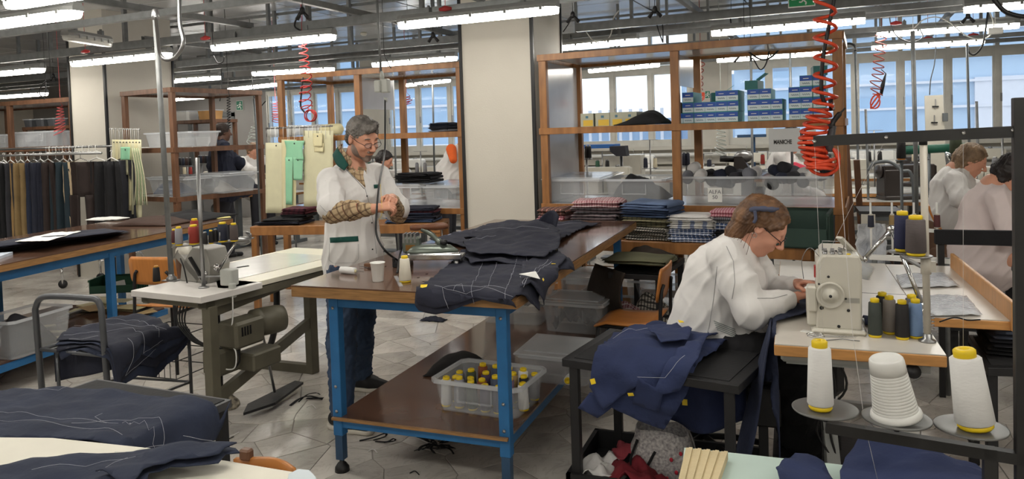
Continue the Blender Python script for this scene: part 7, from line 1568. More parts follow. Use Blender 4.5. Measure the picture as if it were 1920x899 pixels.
stack('the denim-topped pile', BN, BN_R, bx_(1222, .16), .18, .4, .32, [(BWCK, 'black and white checked', .035), (BWCK, 'cream checked', .035), (BWCK, 'white and black checked', .03), (OLCK, 'olive checked', .04), (OLCK, 'dark olive checked', .035), (DNM, 'dark denim', .04), (DNM, 'blue denim', .035), (LDN, 'faded denim', .04)], .76, 23, BG, rot=-.12)
stack('the blue and white pile', BN, BN_R, bx_(1298, .12), .15, .34, .3, [(BLCK, 'navy checked', .035), (BLCK, 'blue checked', .035), (BLCK, 'blue and white checked', .03), (WBST, 'white with blue stripe', .035), (WBST, 'pale striped', .03), (WHITEF, 'white', .035)], .76, 33, BG, rot=.08)
stack('the narrow pile behind the seated woman', BN, BN_R, bx_(1362, .18), .2, .2, .3, [(DNM, 'navy denim', .04), (BLACKF, 'black', .05), (BLCK, 'blue checked', .05), (GST, 'grey striped', .05), (PKS, 'pink striped', .045)], .76, 43, BG)
stack('dark pile at the right end of the shirt bench', BN, BN_R, bx_(1395, .2), .2, .2, .28, [(BLACKF, 'black', .05), (NAVY2, 'navy', .05), (BLACKF, 'soft black', .05)], .76, 53, BG)
# green crate
def crate(label, loc, rz, w_, d_, h_, m):
 t = thing('green_crate', label, 'crate', tuple(loc), rz)
 part('floor_panel', MB().box((-w_/2, -d_/2, 0), (w_/2, d_/2, .01)), m, t)
 for a, b_ in (((-w_/2, -d_/2, 0), (w_/2, -d_/2+.008, h_*.55)), ((-w_/2, d_/2-.008, 0), (w_/2, d_/2, h_)), ((-w_/2, -d_/2, 0), (-w_/2+.008, d_/2, h_)), ((w_/2-.008, -d_/2, 0), (w_/2, d_/2, h_))): part('side_wall', MB().box(a, b_), m, t)
 part('rim', MB().box((-w_/2-.01, d_/2-.008, h_-.02), (w_/2+.01, d_/2+.01, h_)).box((-w_/2-.01, -d_/2, h_-.02), (-w_/2, d_/2, h_)).box((w_/2, -d_/2, h_-.02), (w_/2+.01, d_/2, h_)), m, t)
 for k in range(7): y = -d_/2+.02+k*(d_-.04)/6; part('rib', MB().box((w_/2, y-.003, .0), (w_/2+.012, y+.003, h_-.02)), m, t)
 part('paper', MB().bar((-.02, -d_/2+.03, .06), (.1, -d_/2+.05, .08), .002, .07), PAPER, t); return t
GRC = mat('dark_green_plastic', (44, 66, 58), .5, var=.08)
p = BN(bx_(1500, .2), .14, .762); crate('dark green plastic crate at the right end of the shirt bench', p, BN_R, .4, .36, .24, GRC)
# ---- black table with olive shirts, chair, boxes on the floor
t, c = stand_table('small black table with olive shirts, between the work table and seated woman', [(1120, 484), (1172, 506), (1232, 514), (1283, 484)][:0] or [(1140, 512), (1238, 517), (1284, 484), (1190, 474)], .66)
cl_ = Cloth((-1.5, 0, 4, 6), .668, wr=.02, seed=2)
for k, (m_, nm) in enumerate(((OLIVEF, 'olive'), (fabric('olive_grey_cloth', (104, 108, 90)), 'grey-olive'), (OLIVEF, 'soft olive'))):
 p = PZ(1196, 495, .667+k*.03); folded('folded_shirt', T(p.x, p.y+.06, .667+k*.032, R(-14+k*5)), (.44-.02*k, .3, .034), m_, nm+' shirt laid flat on the small black table, %s of three' % ('lowest', 'middle', 'topmost')[k], 'folded shirt', 'olive shirts', k+61, 2)
heap('brown_cloth', 'crumpled dark brown trousers behind the olive shirts', 'garment', -1.12, -.78, 5.25, 5.5, .665, .08, DKOLIVE, lambda x, y, z: Vector((x, y, z)), 6)
g = MB(); a, b_ = PZ(1120, 492, .68), PZ(1175, 510, .68)
g.grid(lambda u, v: a.lerp(b_, u)+Vector((-.04*math.sin(PI*v)-.05*(1-u)*v+.02*math.sin(u*9)*v, -.05-.02*v, .0-(.44-.14*u)*v)), 16, 12); single('hanging_trousers', g, DKOLIVE, 'dark brown trousers hanging down off the left of the small black table', 'garment', solid=.01)
p = PZ(1240, 615, 0); ply_chair('plywood stacking chair in front of the small black table', (-.94, 4.55, 0), R(178), .45, .78)
bin_('low cream tray on the floor by the plywood chair', (-1.05, 4.95, .0), 0, .5, .32, .1, m=CREAMP, handle=False)
heap('jeans_pile', 'dark blue jeans heaped under the small black table', 'garment', -1.28, -.85, 4.9, 5.2, .1, .2, fabric('deep_blue_jeans', (34, 44, 78)), lambda x, y, z: Vector((x, y, z)), 9)
heap('pink_cloth_pile', 'pink and white checked cloth pile behind the dark jeans', 'cloth', -1.3, -.95, 5.2, 5.45, .2, .16, PLK, lambda x, y, z: Vector((x, y, z)), 19)
heap('white_cloth_pile', 'white checked cloth next to the pink pile under the small table', 'cloth', -1.1, -.8, 5.3, 5.55, .2, .18, BWCK, lambda x, y, z: Vector((x, y, z)), 29)
bin_('clear bin under the shirt bench right of the brown leg', (-.55, 5.62, 0), BN_R, .3, .36, .5); bin_('clear bin under the shirt bench behind the small table', (-.98, 5.75, 0), BN_R, .4, .36, .46)
bin_('black crate of wrapped cloth beside the plywood chair', (-.62, 4.9, 0), R(-4), .3, .4, .26, m=BLACKP, handle=False)
heap('plastic_wrap', 'crinkled clear wrap over grey cloth in the black crate', 'wrap', -.74, -.5, 4.75, 5.1, .22, .1, mat('crinkled_film', (206, 210, 218)), lambda x, y, z: Vector((x, y, z)), 39)
bin_('cardboard box behind the work table shelf', (-1.35, 5.75, 0), R(2), .45, .3, .34, m=mat('brown_card', (150, 112, 74), .7), handle=False, name='cardboard_box', cat='box')
# ---- bench behind the man
GM = 'dark folded garments behind the man'; MARO = stripes('maroon_check', (86, 38, 50), [(0, .05, .02, (50, 24, 34), .8)])
def bmx(px, y=.15):
 d = ray(px, 400); o = BMp(0, y, 0); dx, dy = math.cos(BM_R), math.sin(BM_R); det = d.x*(-dy)+d.y*dx; t_ = (o.x*(-dy)+o.y*dx)/det; return (t_*d.x-o.x)*dx+(t_*d.y-o.y)*dy
zt = stack('left pile on the bench behind the man', BMp, BM_R, bmx(532), .18, .44, .32, [(NAVY2, 'dark navy', .03), (BLACKF, 'black', .03)], .8, 71, GM, 'folded trousers', 'folded_trousers')
stack('the maroon-topped pile behind the man', BMp, BM_R, bmx(555), .22, .26, .28, [(BLACKF, 'black', .035), (MARO, 'dark maroon', .03), (MARO, 'maroon checked', .03)], zt, 73, GM, 'folded trousers', 'folded_trousers')
stack('navy pile on the bench right of the man', BMp, BM_R, bmx(785), .2, .34, .3, [(DNM, 'denim', .03), (NAVY2, 'dark navy', .03), (NAVY, 'navy', .03), (MARO, 'dark wine', .02), (NAVY2, 'deep navy', .03)], .8, 75, GM, 'folded trousers', 'folded_trousers')
stack('the denim pile close to the man', BMp, BM_R, bmx(745), .12, .16, .26, [(DNM, 'denim', .03), (DNM, 'dark denim', .03)], .8, 77, GM, 'folded trousers', 'folded_trousers')
# middle shelf
def msx(px, y=.1):
 d = ray(px, 300); o = MS(0, y, 0); dx, dy = math.cos(MS_R), math.sin(MS_R); det = d.x*(-dy)+d.y*dx; t_ = (o.x*(-dy)+o.y*dx)/det; return (t_*d.x-o.x)*dx+(t_*d.y-o.y)*dy
def mbin(label, p0_, p1_, h, z, **k): x0, x1 = msx(p0_), msx(p1_); return bin_(label, MS((x0+x1)/2, .1+.3, z), MS_R, x1-x0, .55, h, **k)
mbin('lidded milky bin under the black stack on the middle shelf', 715, 784, .2, .902, lid=True); mbin('lidded milky bin beside the column on the middle shelf', 787, 856, .2, .902, lid=True, lidtilt=R(3))
zt = stack('the black stack on the milky bin', MS, MS_R, msx(765), .3, .42, .3, [(BLACKF, 'black', .035), (BLACKF, 'dull black', .035), (BLACKF, 'soft black', .03)], 1.13, 81, 'black garments on the milky bin', 'folded trousers', 'folded_trousers')
stack('the small pile on the upper middle shelf', MS, MS_R, msx(828), .2, .22, .3, [(GST, 'grey', .03), (NAVY2, 'dark navy', .03), (NAVY, 'navy', .03)], 1.64, 83, 'garments on the upper middle shelf', 'folded trousers', 'folded_trousers')
FILM = mat('milky_film', (216, 216, 210), .3, alpha=.6, var=.1, bump=.8, bscale=50)
for k, (p0_, p1_, lb) in enumerate(((510, 575, 'film-wrapped roll at the left end of the middle shelf'), (572, 612, 'second film-wrapped roll on the middle shelf'), (608, 645, 'cream film-wrapped roll right of the others'))):
 x0, x1 = msx(p0_, .3), msx(p1_, .3); a, b_ = MS(x0, .25, 1.7), MS(x1, .3, 1.71); single('wrapped_roll', MB().tube([a, a.lerp(b_, .1), a.lerp(b_, .5), a.lerp(b_, .9), b_], [.03, .06, .063, .06, .03], 12), FILM if k < 2 else CREAMPAPER, lb, 'roll', 'film-wrapped rolls')
# rail with hooks and hanging paper patterns
ra, rb = MS(msx(500, -.1), -.1, 1.735), MS(msx(626, -.1), -.1, 1.735); t = thing('pattern_rail', 'thin rail across the middle shelf front holding the hanging patterns', 'rail', tuple(ra)); part('rail', MB().tube([ra, rb], .008, 8), STEEL, t, True)
def pattern(label, x0, x1, y0_, y1_, off, m, holes=1, notch=False, hang=True, plane=None):
 plane = plane if plane is not None else ra.y-.02-off; tl, tr, br, bl = PY(x0, y0_, plane), PY(x1, y0_, plane), PY(x1, y1_, plane), PY(x0, y1_, plane)
 t = thing('paper_pattern', label, 'sewing pattern', tuple((tl+tr)/2), 0, 'hanging sewing patterns'); g = MB()
 def f(u, v): p = bl.lerp(br, u).lerp(tl.lerp(tr, u), v); return p+Vector((-.02*notch*math.sin(PI*v)*(1 if u > .5 else -1)*abs(u-.5)*2, .012*math.sin(u*4+off*40)*(1-v), 0))
 g.grid(f, 8, 10); part('card', g, m, t, True, solid=.002); c = (tl+tr)/2
 if hang: part('hook', MB().tube([c+Vector((0, 0, -.02)), c+Vector((0, 0, .03)), Vector((c.x, c.y, 1.735)), Vector((c.x, ra.y, 1.75)), Vector((c.x, ra.y+.015, 1.735))] if plane == ra.y-.02-off else [c+Vector((0, 0, -.02)), c+Vector((0, 0, .06))], .0025, 5), WHITEP, t, True)
 part('punched_hole', MB().lathe([(0, 0), (.008, 0), (.008, .002), (0, .002)], 10, M=T(c.x, tl.lerp(tr, .5).y-.003, c.z-.03, rx=R(90))), BLACKP, t, True); return t
MINT = mat('mint_card', (140, 196, 160), .7, var=.05); CRC = mat('cream_card2', (204, 200, 168), .7, var=.05)
pattern('cream card pattern hanging leftmost on the middle shelf rail', 498, 538, 268, 400, .0, CRC); pattern('narrow cream pattern half under the mint one', 528, 556, 262, 396, .01, CREAMPAPER)
pattern('mint green card pattern between the cream ones', 533, 571, 264, 300, .03, MINT, notch=True); pattern('long mint strip hanging below the mint pattern', 535, 549, 295, 384, .025, MINT, hang=False); pattern('short mint strip right of the long one', 549, 568, 295, 338, .035, MINT, hang=False)
pattern('wide cream card pattern right of the mint one', 569, 625, 245, 388, .015, CRC); pattern('small cream pocket pattern on the wide card', 586, 605, 250, 275, .035, CREAMPAPER, hang=False); pattern('second small cream pattern below the pocket pattern', 588, 607, 268, 285, .028, CREAMPAPER, hang=False)
for k in range(16):
 c = ra.lerp(rb, (k+.5)/16); single('pattern_hook', MB().tube([c+Vector((0, .012, 0)), c+Vector((0, 0, .012)), c+Vector((0, -.012, 0)), c+Vector((0, -.012, -.09-.02*(k % 3)))], .0022, 5), WHITEP if k % 3 else BROWNF, 'wire pattern hook on the middle rail, %s from the left' % ORD[k], 'hook', 'hooks on the middle rail')
# ---- left shelf
def lsbin(label, p0_, p1_, z, h, y=6.75, d_=.5, lid=False, rz=LS_R): a, b_ = PY(p0_, 260, y), PY(p1_, 260, y); return bin_(label, ((a.x+b_.x)/2, y+d_/2, z), rz, b_.x-a.x, d_, h, lid=lid)
lsbin('long open clear bin on the upper board of the left shelf', 262, 372, 1.562, .18, d_=.42); lsbin('lidded clear bin with blue-grey cloth on the left shelf deck', 268, 358, 1.002, .2, 6.72, .5, True); lsbin('lidded clear bin of pale cloth at the right of the left shelf deck', 362, 426, 1.002, .22, 7.0, .5, True)
heap('stored_cloth', 'blue-grey cloth in the lidded bin on the left shelf', 'cloth', PY(300, 350, 6.9).x, PY(350, 350, 6.9).x, 6.8, 7.1, 1.01, .14, fabric('blue_grey_cloth', (84, 96, 122)), lambda x, y, z: Vector((x, y, z)), 44)
heap('stored_cloth', 'pale crumpled cloth in the right bin on the left shelf deck', 'cloth', PY(372, 350, 7.1).x, PY(420, 350, 7.1).x, 7.05, 7.35, 1.01, .15, fabric('pale_cloth', (178, 174, 168)), lambda x, y, z: Vector((x, y, z)), 45)
single('pattern_sheet', MB().bar(LS(.35, -.12, 1.58), LS(.6, -.1, 1.57), .16, .003), PAPER, 'white paper sheet sticking out over the left shelf edge', 'paper')
py_ = 6.35; la_, lb2 = PY(205, 242, py_), PY(262, 243, py_)
t = thing('pattern_rail', 'short rail of hooks with hanging patterns on the left shelf', 'rail', tuple(la_)); part('rail', MB().tube([la_, lb2], .008, 8), STEEL, t, True)
for k in range(16):
 c = la_.lerp(lb2, (k+.5)/16); single('pattern_hook', MB().tube([c+Vector((0, .01, 0)), c+Vector((0, 0, .012)), c+Vector((0, -.01, 0)), c+Vector((0, -.01, -.12))], .003, 5), WHITEP if k % 2 else CREAMP, 'wire pattern hook on the left rail, %s from the left' % ORD[k], 'hook', 'hooks on the left rail')
for k in range(9):
 x = 210+k*6; pattern('cream card pattern on the left rail, %s from the left' % ORD[k], x, x+7, 262, 300+(k*37) % 30+(90 if k > 4 else 0), .01*k, (CRC, CREAMPAPER)[k % 2], hang=False, plane=py_-.03-.006*k)
pattern('mint green tag-shaped card on the left rail', 226, 244, 276, 300, 0, MINT, hang=False, plane=py_-.12)
for k in range(7):
 a, b_, c_ = PY(248+k*2, 278, py_-.1), PY(255+k*2.5, 330, py_-.1), PY(252+k*4, 385, py_-.1); single('paper_strip', MB().tube(spline([a, b_, c_], 6), .006, 5), mat('sage_strip', (150, 166, 130), .7) if k % 2 else CRC, 'long sage paper strip hanging at the left shelf, %s' % ORD[k], 'paper strip', 'paper strips at the left shelf')
bin_('long grey bin on the far left shelf board', tuple(PY(100, 270, 7.1)*0+Vector((PY(85, 270, 7.1).x, 7.15, 1.622))), R(-3), .85, .4, .2); bin_('grey bin at the left edge on the far left shelf', (PY(15, 270, 7.1).x, 7.2, 1.622), R(-3), .5, .4, .18)
# a second row of shelving behind, with white bins
shelf_unit('farther wooden shelf with white bins seen through the left shelf', (PY(322, 200, 10.2).x, 10.2), R(-4), [1.0], 2.0, [2.0, 1.55, 1.05], depth=.5, wood=DARKW, endpanels=(False, False))
for k, (px, z, lb) in enumerate(((350, 2.0, 'white bin on top of the farther shelf'), (395, 2.0, 'tan bundle box on top of the farther shelf'), (340, 1.55, 'white bin on the middle board of the farther shelf'), (388, 1.55, 'blue-white bin on the middle board of the farther shelf'))):
 p = PY(px, 220, 10.4); bin_(lb, (p.x, 10.4, z+.002), 0, .34, .3, .17, m=(WHITEP if k != 1 else mat('tan_bundle', (196, 150, 96), .7)), handle=False)
shelf_unit('farther wooden shelf seen behind the far left unit', (PY(40, 200, 10).x, 10.0), R(-2), [1.1, .9], 2.0, [2.0, 1.5], depth=.5, wood=DARKW, endpanels=(False, False))
for k in range(3): p = PY(62+k*22, 200, 10.2); bin_('grey box on the top of the farthest left shelf, %s' % ORD[k], (p.x, 10.2, 2.002), 0, .2, .3, .15, m=mat('grey_box_card', (88, 90, 94), .6), handle=False)
# CLOTHES RAIL
ry = 6.25; r0_, r1_ = PY(-60, 284, ry), PY(252, 272, ry+.15); r1_.z = r0_.z = 1.6
t = thing('clothes_rail', 'chrome wheeled clothes rail with a row of dark trousers', 'clothes rail', tuple(Vector((r1_.x, r1_.y, 0))))
part('upper_bar', MB().tube([r0_, r1_], .013, 10), STEEL, t, True); dn = PY(-60, 290, ry-.3); s0, s1 = Vector((r0_.x, ry-.35, 1.53)), Vector((PY(190, 284, ry-.3).x, ry-.3, 1.53)); part('lower_bar', MB().tube([s0, s1], .013, 10), STEEL, t, True)
pp = PY(216, 275, ry+.1); part('post', MB().tube([(pp.x, ry+.1, 1.6), (pp.x-.03, ry+.1, .3)], .013, 10), CHROME, t, True)
CH = CHROME
def tubepart(nm, pts, r_=.013): part(nm, MB().tube(spline(pts, 6), r_, 10), CH, t, True)
w1, w2, w3 = PZ(118, 533, .05), PZ(189, 520, .05), PZ(273, 478, .05)
tubepart('base_tube', [w1, w1+Vector((0, 0, .18)), PZ(130, 492, .25), PZ(190, 480, .28), PZ(200, 490, .2)]); tubepart('base_tube', [w2, w2+Vector((0, 0, .2)), PZ(190, 490, .27), PZ(225, 478, .3), PZ(262, 474, .3), PZ(270, 486, .2)])
for w_ in (w1, w2, PZ(202, 512, .05)):
 f = part('castor_fork', MB().tube([w_+Vector((0, 0, .0)), w_+Vector((0, 0, .06))], .01, 8), CH, t, True); part('castor_wheel', MB().lathe([(0, -.012), (.048, -.012), (.048, .012), (0, .012)], 16, M=T(w_.x, w_.y, .049, R(20), rx=R(90))), BLACKP, f, True)
part('shelf_bar', MB().tube([PY(90, 500, 6.4), PY(205, 480, 6.5)], .01, 8), CH, t, True)
TAN = fabric('tan_cloth', (150, 122, 80)); OCH = fabric('ochre_cloth', (132, 110, 74)); BEI = fabric('beige_cloth', (190, 170, 140)); DKT = fabric('dark_teal_cloth', (30, 44, 52)); DBR = fabric('dark_brown_wool', (44, 34, 32))
gl = [(-40, 10, BLACKF, 'black', 455), (0, 14, BLACKF, 'dull black', 440), (12, 27, CHARF, 'charcoal', 440), (25, 34, TAN, 'tan', 435), (32, 46, OCH, 'ochre', 432), (45, 58, NAVY, 'navy', 435), (54, 74, NAVY2, 'deep navy', 430), (68, 84, NAVY2, 'midnight navy', 430), (80, 100, DBR, 'brown-black', 428), (96, 114, DKT, 'dark teal', 426), (110, 128, DKT, 'blue-black', 424), (126, 136, BEI, 'beige', 420), (134, 168, DBR, 'dark brown', 418), (164, 200, BLACKF, 'soft black', 414), (196, 222, BLACKF, 'plain black', 410), (220, 252, CHARF, 'slate black', 395)]
for k, (x0, x1, m_, nm, yb) in enumerate(gl):
 yy = ry-.3+.03*(k % 2) if k < 15 else ry+.05; a = PY(x0, 300, yy); b_ = PY(x1, 300, yy); zb = max(.35, PY(x0, yb, yy).z-.12); zt_ = 1.44; cx = (a.x+b_.x)/2; w_ = (b_.x-a.x)*.62
 t = thing('hanging_trousers', '%s trousers on the clothes rail, %s from the left' % (nm, ORD[k]), 'trousers', (cx, yy, 1.53), 0, 'trousers on the clothes rail'); g = MB()
 g.grid(lambda u, v: ((u-.5)*2*w_*(.9+.1*v)*(1 if v > .05 else .9), .05*math.sin(u*9+k)*.5+.025*math.sin(u*17+k*2+v*2), (zt_-1.53)+(zb-zt_)*v), 16, 10)
 if nm == 'dark brown': # two visible legs with a gap
  g = MB(); g.grid(lambda u, v: ((u-.5)*2*w_, .03*math.sin(u*9), -.09+(-.38)*v), 12, 6)
  for s_ in (-1, 1): g.grid(lambda u, v: (s_*w_*(.52+.0*v)+(u-.5)*w_*.9*(1-.1*v)+s_*.01*v, .03*math.sin(u*6+s_), -.45+(zb-1.53+.45)*v), 8, 8)
 part('cloth', g, m_, t, solid=.035 if x1-x0 < 25 else .02)
 part('hanger', MB().tube([(-w_*.8, 0, -.09), (0, 0, -.05), (w_*.8, 0, -.09)], .006, 6).tube(spline([(0, 0, -.05), (0, 0, -.01), (.0, .015, .02), (0, .0, .026), (0, -.012, .015)], 4), .003, 6), WHITEP if k % 3 else CHROME, t)
for k in range(16):
 c = Vector((PY(88+k*6.2, 284, ry).x, ry, 1.6)); single('empty_hanger', MB().tube(spline([c+Vector((0, .014, 0)), c+Vector((0, 0, .016)), c+Vector((0, -.014, .0)), c+Vector((0, -.01, -.05))], 3), .004, 5).tube([c+Vector((-.05, -.05, -.08)), c+Vector((0, -.01, -.05)), c+Vector((.05, .05, -.08))], .005, 5), WHITEP if k % 2 else CLEAR, 'pale empty hanger on the upper rail bar, %s from the left' % ORD[k], 'hanger', 'empty hangers on the upper bar')
# ON THE CUTTING TABLE
def tp(px, py, z): return PZ(px, py, z)
for k in range(4):
 a, b_ = PZ(-30, 474-k*3, .875+k*.02), PZ(225, 436-k*1.5, .875+k*.02); c = a.lerp(b_, .52); L_ = (b_-a).length
 folded('flat_trousers', T(c.x-.02*k, c.y, .872+k*.018, math.atan2(b_.y-a.y, b_.x-a.x)), (L_*(1-.03*k), .3, .02), (CHARF, BLACKF, NAVY2, NAVY2)[k], 'flat dark trousers on the blue cutting table, %s of the pile' % ('lowest', 'second', 'third', 'topmost')[k], 'trousers', 'trousers on the cutting table', 91+k, 1)
q = [PZ(x, y, .955) for x, y in ((28, 453), (90, 452), (152, 434), (100, 436))]; g = MB(); g.grid(lambda u, v: q[0].lerp(q[1], u).lerp(q[3].lerp(q[2], u), v)+Vector((0, 0, .006*nz(u*5, v*5, 1))), 12, 8); single('cut_paper', g, PAPER, 'white printed paper on top of the dark trousers, cutting table', 'paper', solid=.002)
single('paper_corner', MB().bar(PZ(-20, 486, .88), PZ(9, 476, .88), .1, .02), mat('pale_blue_paper', (190, 200, 214), .7), 'pale blue folded paper at the left frame edge on the cutting table', 'paper')
heap('dark_trousers', 'black trousers heaped at the far end of the cutting table', 'garment', -.75, -.15, LT_O[1]*0+4.7-.9, 5.0-.6, .872, .06, BLACKF, LT, 51); heap('brown_trousers', 'brown trousers under the black heap on the cutting table', 'garment', -.85, -.25, 3.5, 4.0, .872, .05, BROWNF, LT, 52)
for k in range(3): p = PZ(190+k*12, 412, .875); heap('white_card', 'white folded sheet on the cutting table, %s' % ORD[k], 'paper', p.x-.12, p.x+.12, p.y-.08, p.y+.08, .872+.004*k, .015, PAPER, lambda x, y, z: Vector((x, y, z)), 60+k)
single('yellow_slip', MB().bar(PZ(406, 409, .876), PZ(432, 407, .876), .1, .003), mat('pale_yellow_paper', (236, 226, 150), .7), 'pale yellow paper slip at the far corner of the cutting table', 'paper')
# under it
p = PZ(207, 548, .22); t = crate('dark green crate on the lower shelf of the cutting table', (p.x, p.y+.1, .217), lrz+.3, .42, .28, .13, mat('bottle_green_plastic', (28, 70, 50), .5))
for k in range(11):
 rr = random.Random(k); x, y = 215+rr.uniform(-70, 60), 572+rr.uniform(-10, 14); p = PZ(x, y, .22)
 single('card_pattern', MB().box((-.13, -.07, 0), (.13, .07, .003), M=T(p.x, p.y, .218+k*.004, R(rr.uniform(-30, 40)))), (CREAMPAPER, CRC, mat('buff_card', (176, 150, 108), .7))[k % 3], 'cut card pattern piece in the pile beside the green crate, %s layer' % ORD[k], 'card', 'card pieces under the cutting table')
for k, (x, y) in enumerate(((100, 622), (88, 634), (80, 612))): p = PZ(x, y, .22); single('card_pattern', MB().prism([(-.1, -.03), (.1, -.02), (.08, .03), (-.1, .04)], 0, .003, M=T(p.x, p.y, .217, R(20+k*9))), CREAMPAPER, 'loose cream card piece at the near end of the lower shelf, %s' % ORD[k], 'card', 'loose card pieces')
single('steel_ruler', MB().bar(PZ(110, 598, .24), PZ(198, 566, .24), .03, .02), STEEL, 'long grey metal bar lying across the card pieces', 'bar')
p = PZ(20, 665, .22); bin_('clear bin of grey cloth at the left frame edge under the cutting table', (p.x-.02, p.y+.12, .217), lrz, .34, .5, .26); heap('stored_cloth', 'grey cloth inside the clear bin at the left frame edge', 'cloth', p.x-.14, p.x+.1, p.y-.08, p.y+.3, .23, .2, CHARF, lambda x, y, z: Vector((x, y, z)), 71)
# SEWING LINES IN THE BACK
BM_ = mat('machine_dark', (52, 46, 44), .4, var=.15)
def station(label, px, py, Yd, h=.78, w_=1.1, d_=.55, mlabel='', mx=.5, body=CREAMP, rz=0, mr=R(-90), ms=1.15, edge=SHELFW, tall=False):
 p = PY(px, py, Yd); t = machine_table(label, (p.x, Yd), rz, w_, d_, h, edge=edge, group=None)
 if mlabel: sewing_machine(mlabel, (p.x+mx*w_, Yd+d_*.5, h+.001), mr, body, ms)
 return t
station('white sewing table with a big motor-driven machine, behind the overlock pole', 1600, 372, 8.4, .79, 1.0, .6, 'dark and cream heavy machine on the table behind the overlock pole', .5, BM_, mr=R(-70), ms=1.2)
specs = [(1070, 8.6, 'far sewing table seen under the yellow boxes'), (1275, 8.3, 'far sewing table seen right of the centre post'), (1480, 9.6, 'far sewing table left of the long red hose'), (1690, 9.9, 'far sewing table before the right windows'), (1800, 7.7, 'sewing table before the ash-blond woman'),
 (645, 8.6, 'far sewing table behind the standing man'), (760, 9.4, 'far sewing table beyond the milky bins'), (440, 9.4, 'far sewing table below the exit sign'), (330, 8.8, 'far sewing table seen through the left shelf')]
for k, (px, Yd, lb) in enumerate(specs):
 station(lb, px, 340, Yd, .8, 1.05, .55, 'cream machine on the '+lb.replace(' seen', '').replace('far ', ''), .35+.1*(k % 3), (CREAMP, WHITEP, CREAMP, BM_)[k % 4], mr=R((-90, 90, -80, 60)[k % 4]), ms=1.2)
# second deeper row
for k, px in enumerate((1120, 1330, 1560, 1760, 700, 560)):
 p = PY(px, 330, 11.0); machine_table('deep-row sewing table by the windows, %s' % ('behind the left bay of the right shelf', 'behind the blue boxes', 'right of the red hose', 'under the white wall board', 'behind the dark-haired woman', 'behind the cream patterns')[k], (p.x, 11.0), 0, 1.2, .6, .85, edge=SHELFW); sewing_machine('small pale machine in the window row, %s' % ('left bay of the right shelf', 'behind the blue boxes', 'right of the red hose', 'under the wall board', 'behind the dark-haired woman', 'behind the cream patterns')[k], (p.x+.5, 11.3, .851), R(-90), (WHITEP, CREAMP)[k % 2], 1.2)
# long lamp-like pressing arm with blue pad, grey fixture (left bay)
yy = 9.2; t = thing('pressing_arm', 'blue-padded pressing board with a dark grey end seen under the yellow boxes', 'pressing board', tuple(PY(1140, 280, yy)))
part('pad', MB().prism([(PY(x, 275, yy).x, yy+d) for x, d in ((1088, 0), (1150, -.02), (1155, .25), (1120, .3), (1090, .2))], PY(1100, 279, yy).z, PY(1100, 272, yy).z), mat('blue_pad', (50, 104, 176), .7), t, True)
part('grey_end', MB().prism([(PY(1150, 290, yy).x, PY(1150, 274, yy).z), (PY(1178, 290, yy).x, PY(1178, 273, yy).z), (PY(1180, 290, yy).x, PY(1180, 292, yy).z), (PY(1162, 290, yy).x, PY(1162, 292, yy).z), (PY(1150, 290, yy).x, PY(1150, 283, yy).z)], 0, .2, M=Matrix.Translation((0, yy, 0)) @ Matrix.Rotation(R(90), 4, 'X')), CHARF, t, True)
part('stand', MB().tube([PY(1165, 292, yy), (PY(1165, 292, yy).x, yy, 0)], .02, 8), STEEL, t, True)
single('wall_cabinet', MB().cbox(PY(1170, 312, 9.6)+Vector((0, 0, -.1)), (.5, .3, .5), bev=.01), CREAMP, 'pale grey control cabinet beyond the left bay of the right shelf', 'cabinet')
for k, (px, c) in enumerate(((1093, ('grey', (110, 110, 118))), (1100, ('blackb', (30, 28, 30))), (1106, ('blackb', (30, 28, 30))), (1283, ('ink', (36, 40, 56))), (1290, ('ink', (36, 40, 56))))):
 p = PY(px, 298 if k < 3 else 312, 7.4); spool('%s thread cone seen through the right shelf, %s' % (c[0].replace('blackb', 'black'), ORD[k]), (p.x, 7.4, p.z), c, .14, .018 if k < 3 else .02, cap=STEEL, taper=.9)
t = thing('spool_rack', 'small rack under the cones seen through the right shelf', 'rack', (PY(1100, 300, 7.4).x, 7.4, 0)); part('plate', MB().cbox((PY(1100, 300, 7.4).x, 7.4, PY(1093, 298, 7.4).z-.006), (.12, .05, .008)), STEEL, t, True); part('post', MB().tube([(PY(1100, 300, 7.4).x, 7.4, 0), (PY(1100, 300, 7.4).x, 7.4, PY(1093, 298, 7.4).z)], .01, 8), STEEL, t, True)
t = thing('spool_rack', 'small rack under the two ink-blue cones beside the inner post', 'rack', (PY(1287, 312, 7.4).x, 7.4, 0)); part('plate', MB().cbox((PY(1287, 300, 7.4).x, 7.4, PY(1287, 312, 7.4).z-.006), (.1, .05, .008)), STEEL, t, True); part('post', MB().tube([(PY(1287, 300, 7.4).x, 7.4, 0), (PY(1287, 300, 7.4).x, 7.4, PY(1287, 312, 7.4).z)], .01, 8), STEEL, t, True)
# rows of thread racks seen through the left shelf
for side, (x0, x1, yv, nm) in enumerate(((328, 360, 296, 'left'), (372, 392, 292, 'right'))):
 yy = 8.3; a, b_ = PY(x0, yv+16, yy), PY(x1, yv+16, yy); t = thing('spool_rack', 'thread rack seen through the left shelf, %s one' % nm, 'rack', (a.x, yy, 0)); part('plate', MB().bar(a, b_, .06, .01), STEEL, t, True); part('post', MB().tube([(a.x+.05, yy, 0), (a.x+.05, yy, a.z)], .012, 8), STEEL, t, True)
 for k in range(5):
  p = a.lerp(b_, (k+.5)/5); spool('dark thread cone in the %s rack through the left shelf, %s' % (nm, ORD[k]), p+Vector((0, 0, .006)), (('brownd', (60, 42, 40)), ('blackb', (30, 28, 30)), ('ink', (36, 40, 56)))[(k+side) % 3], .12, .018 if side else .022, cap=STEEL, group='cones in the racks through the left shelf', taper=.9)
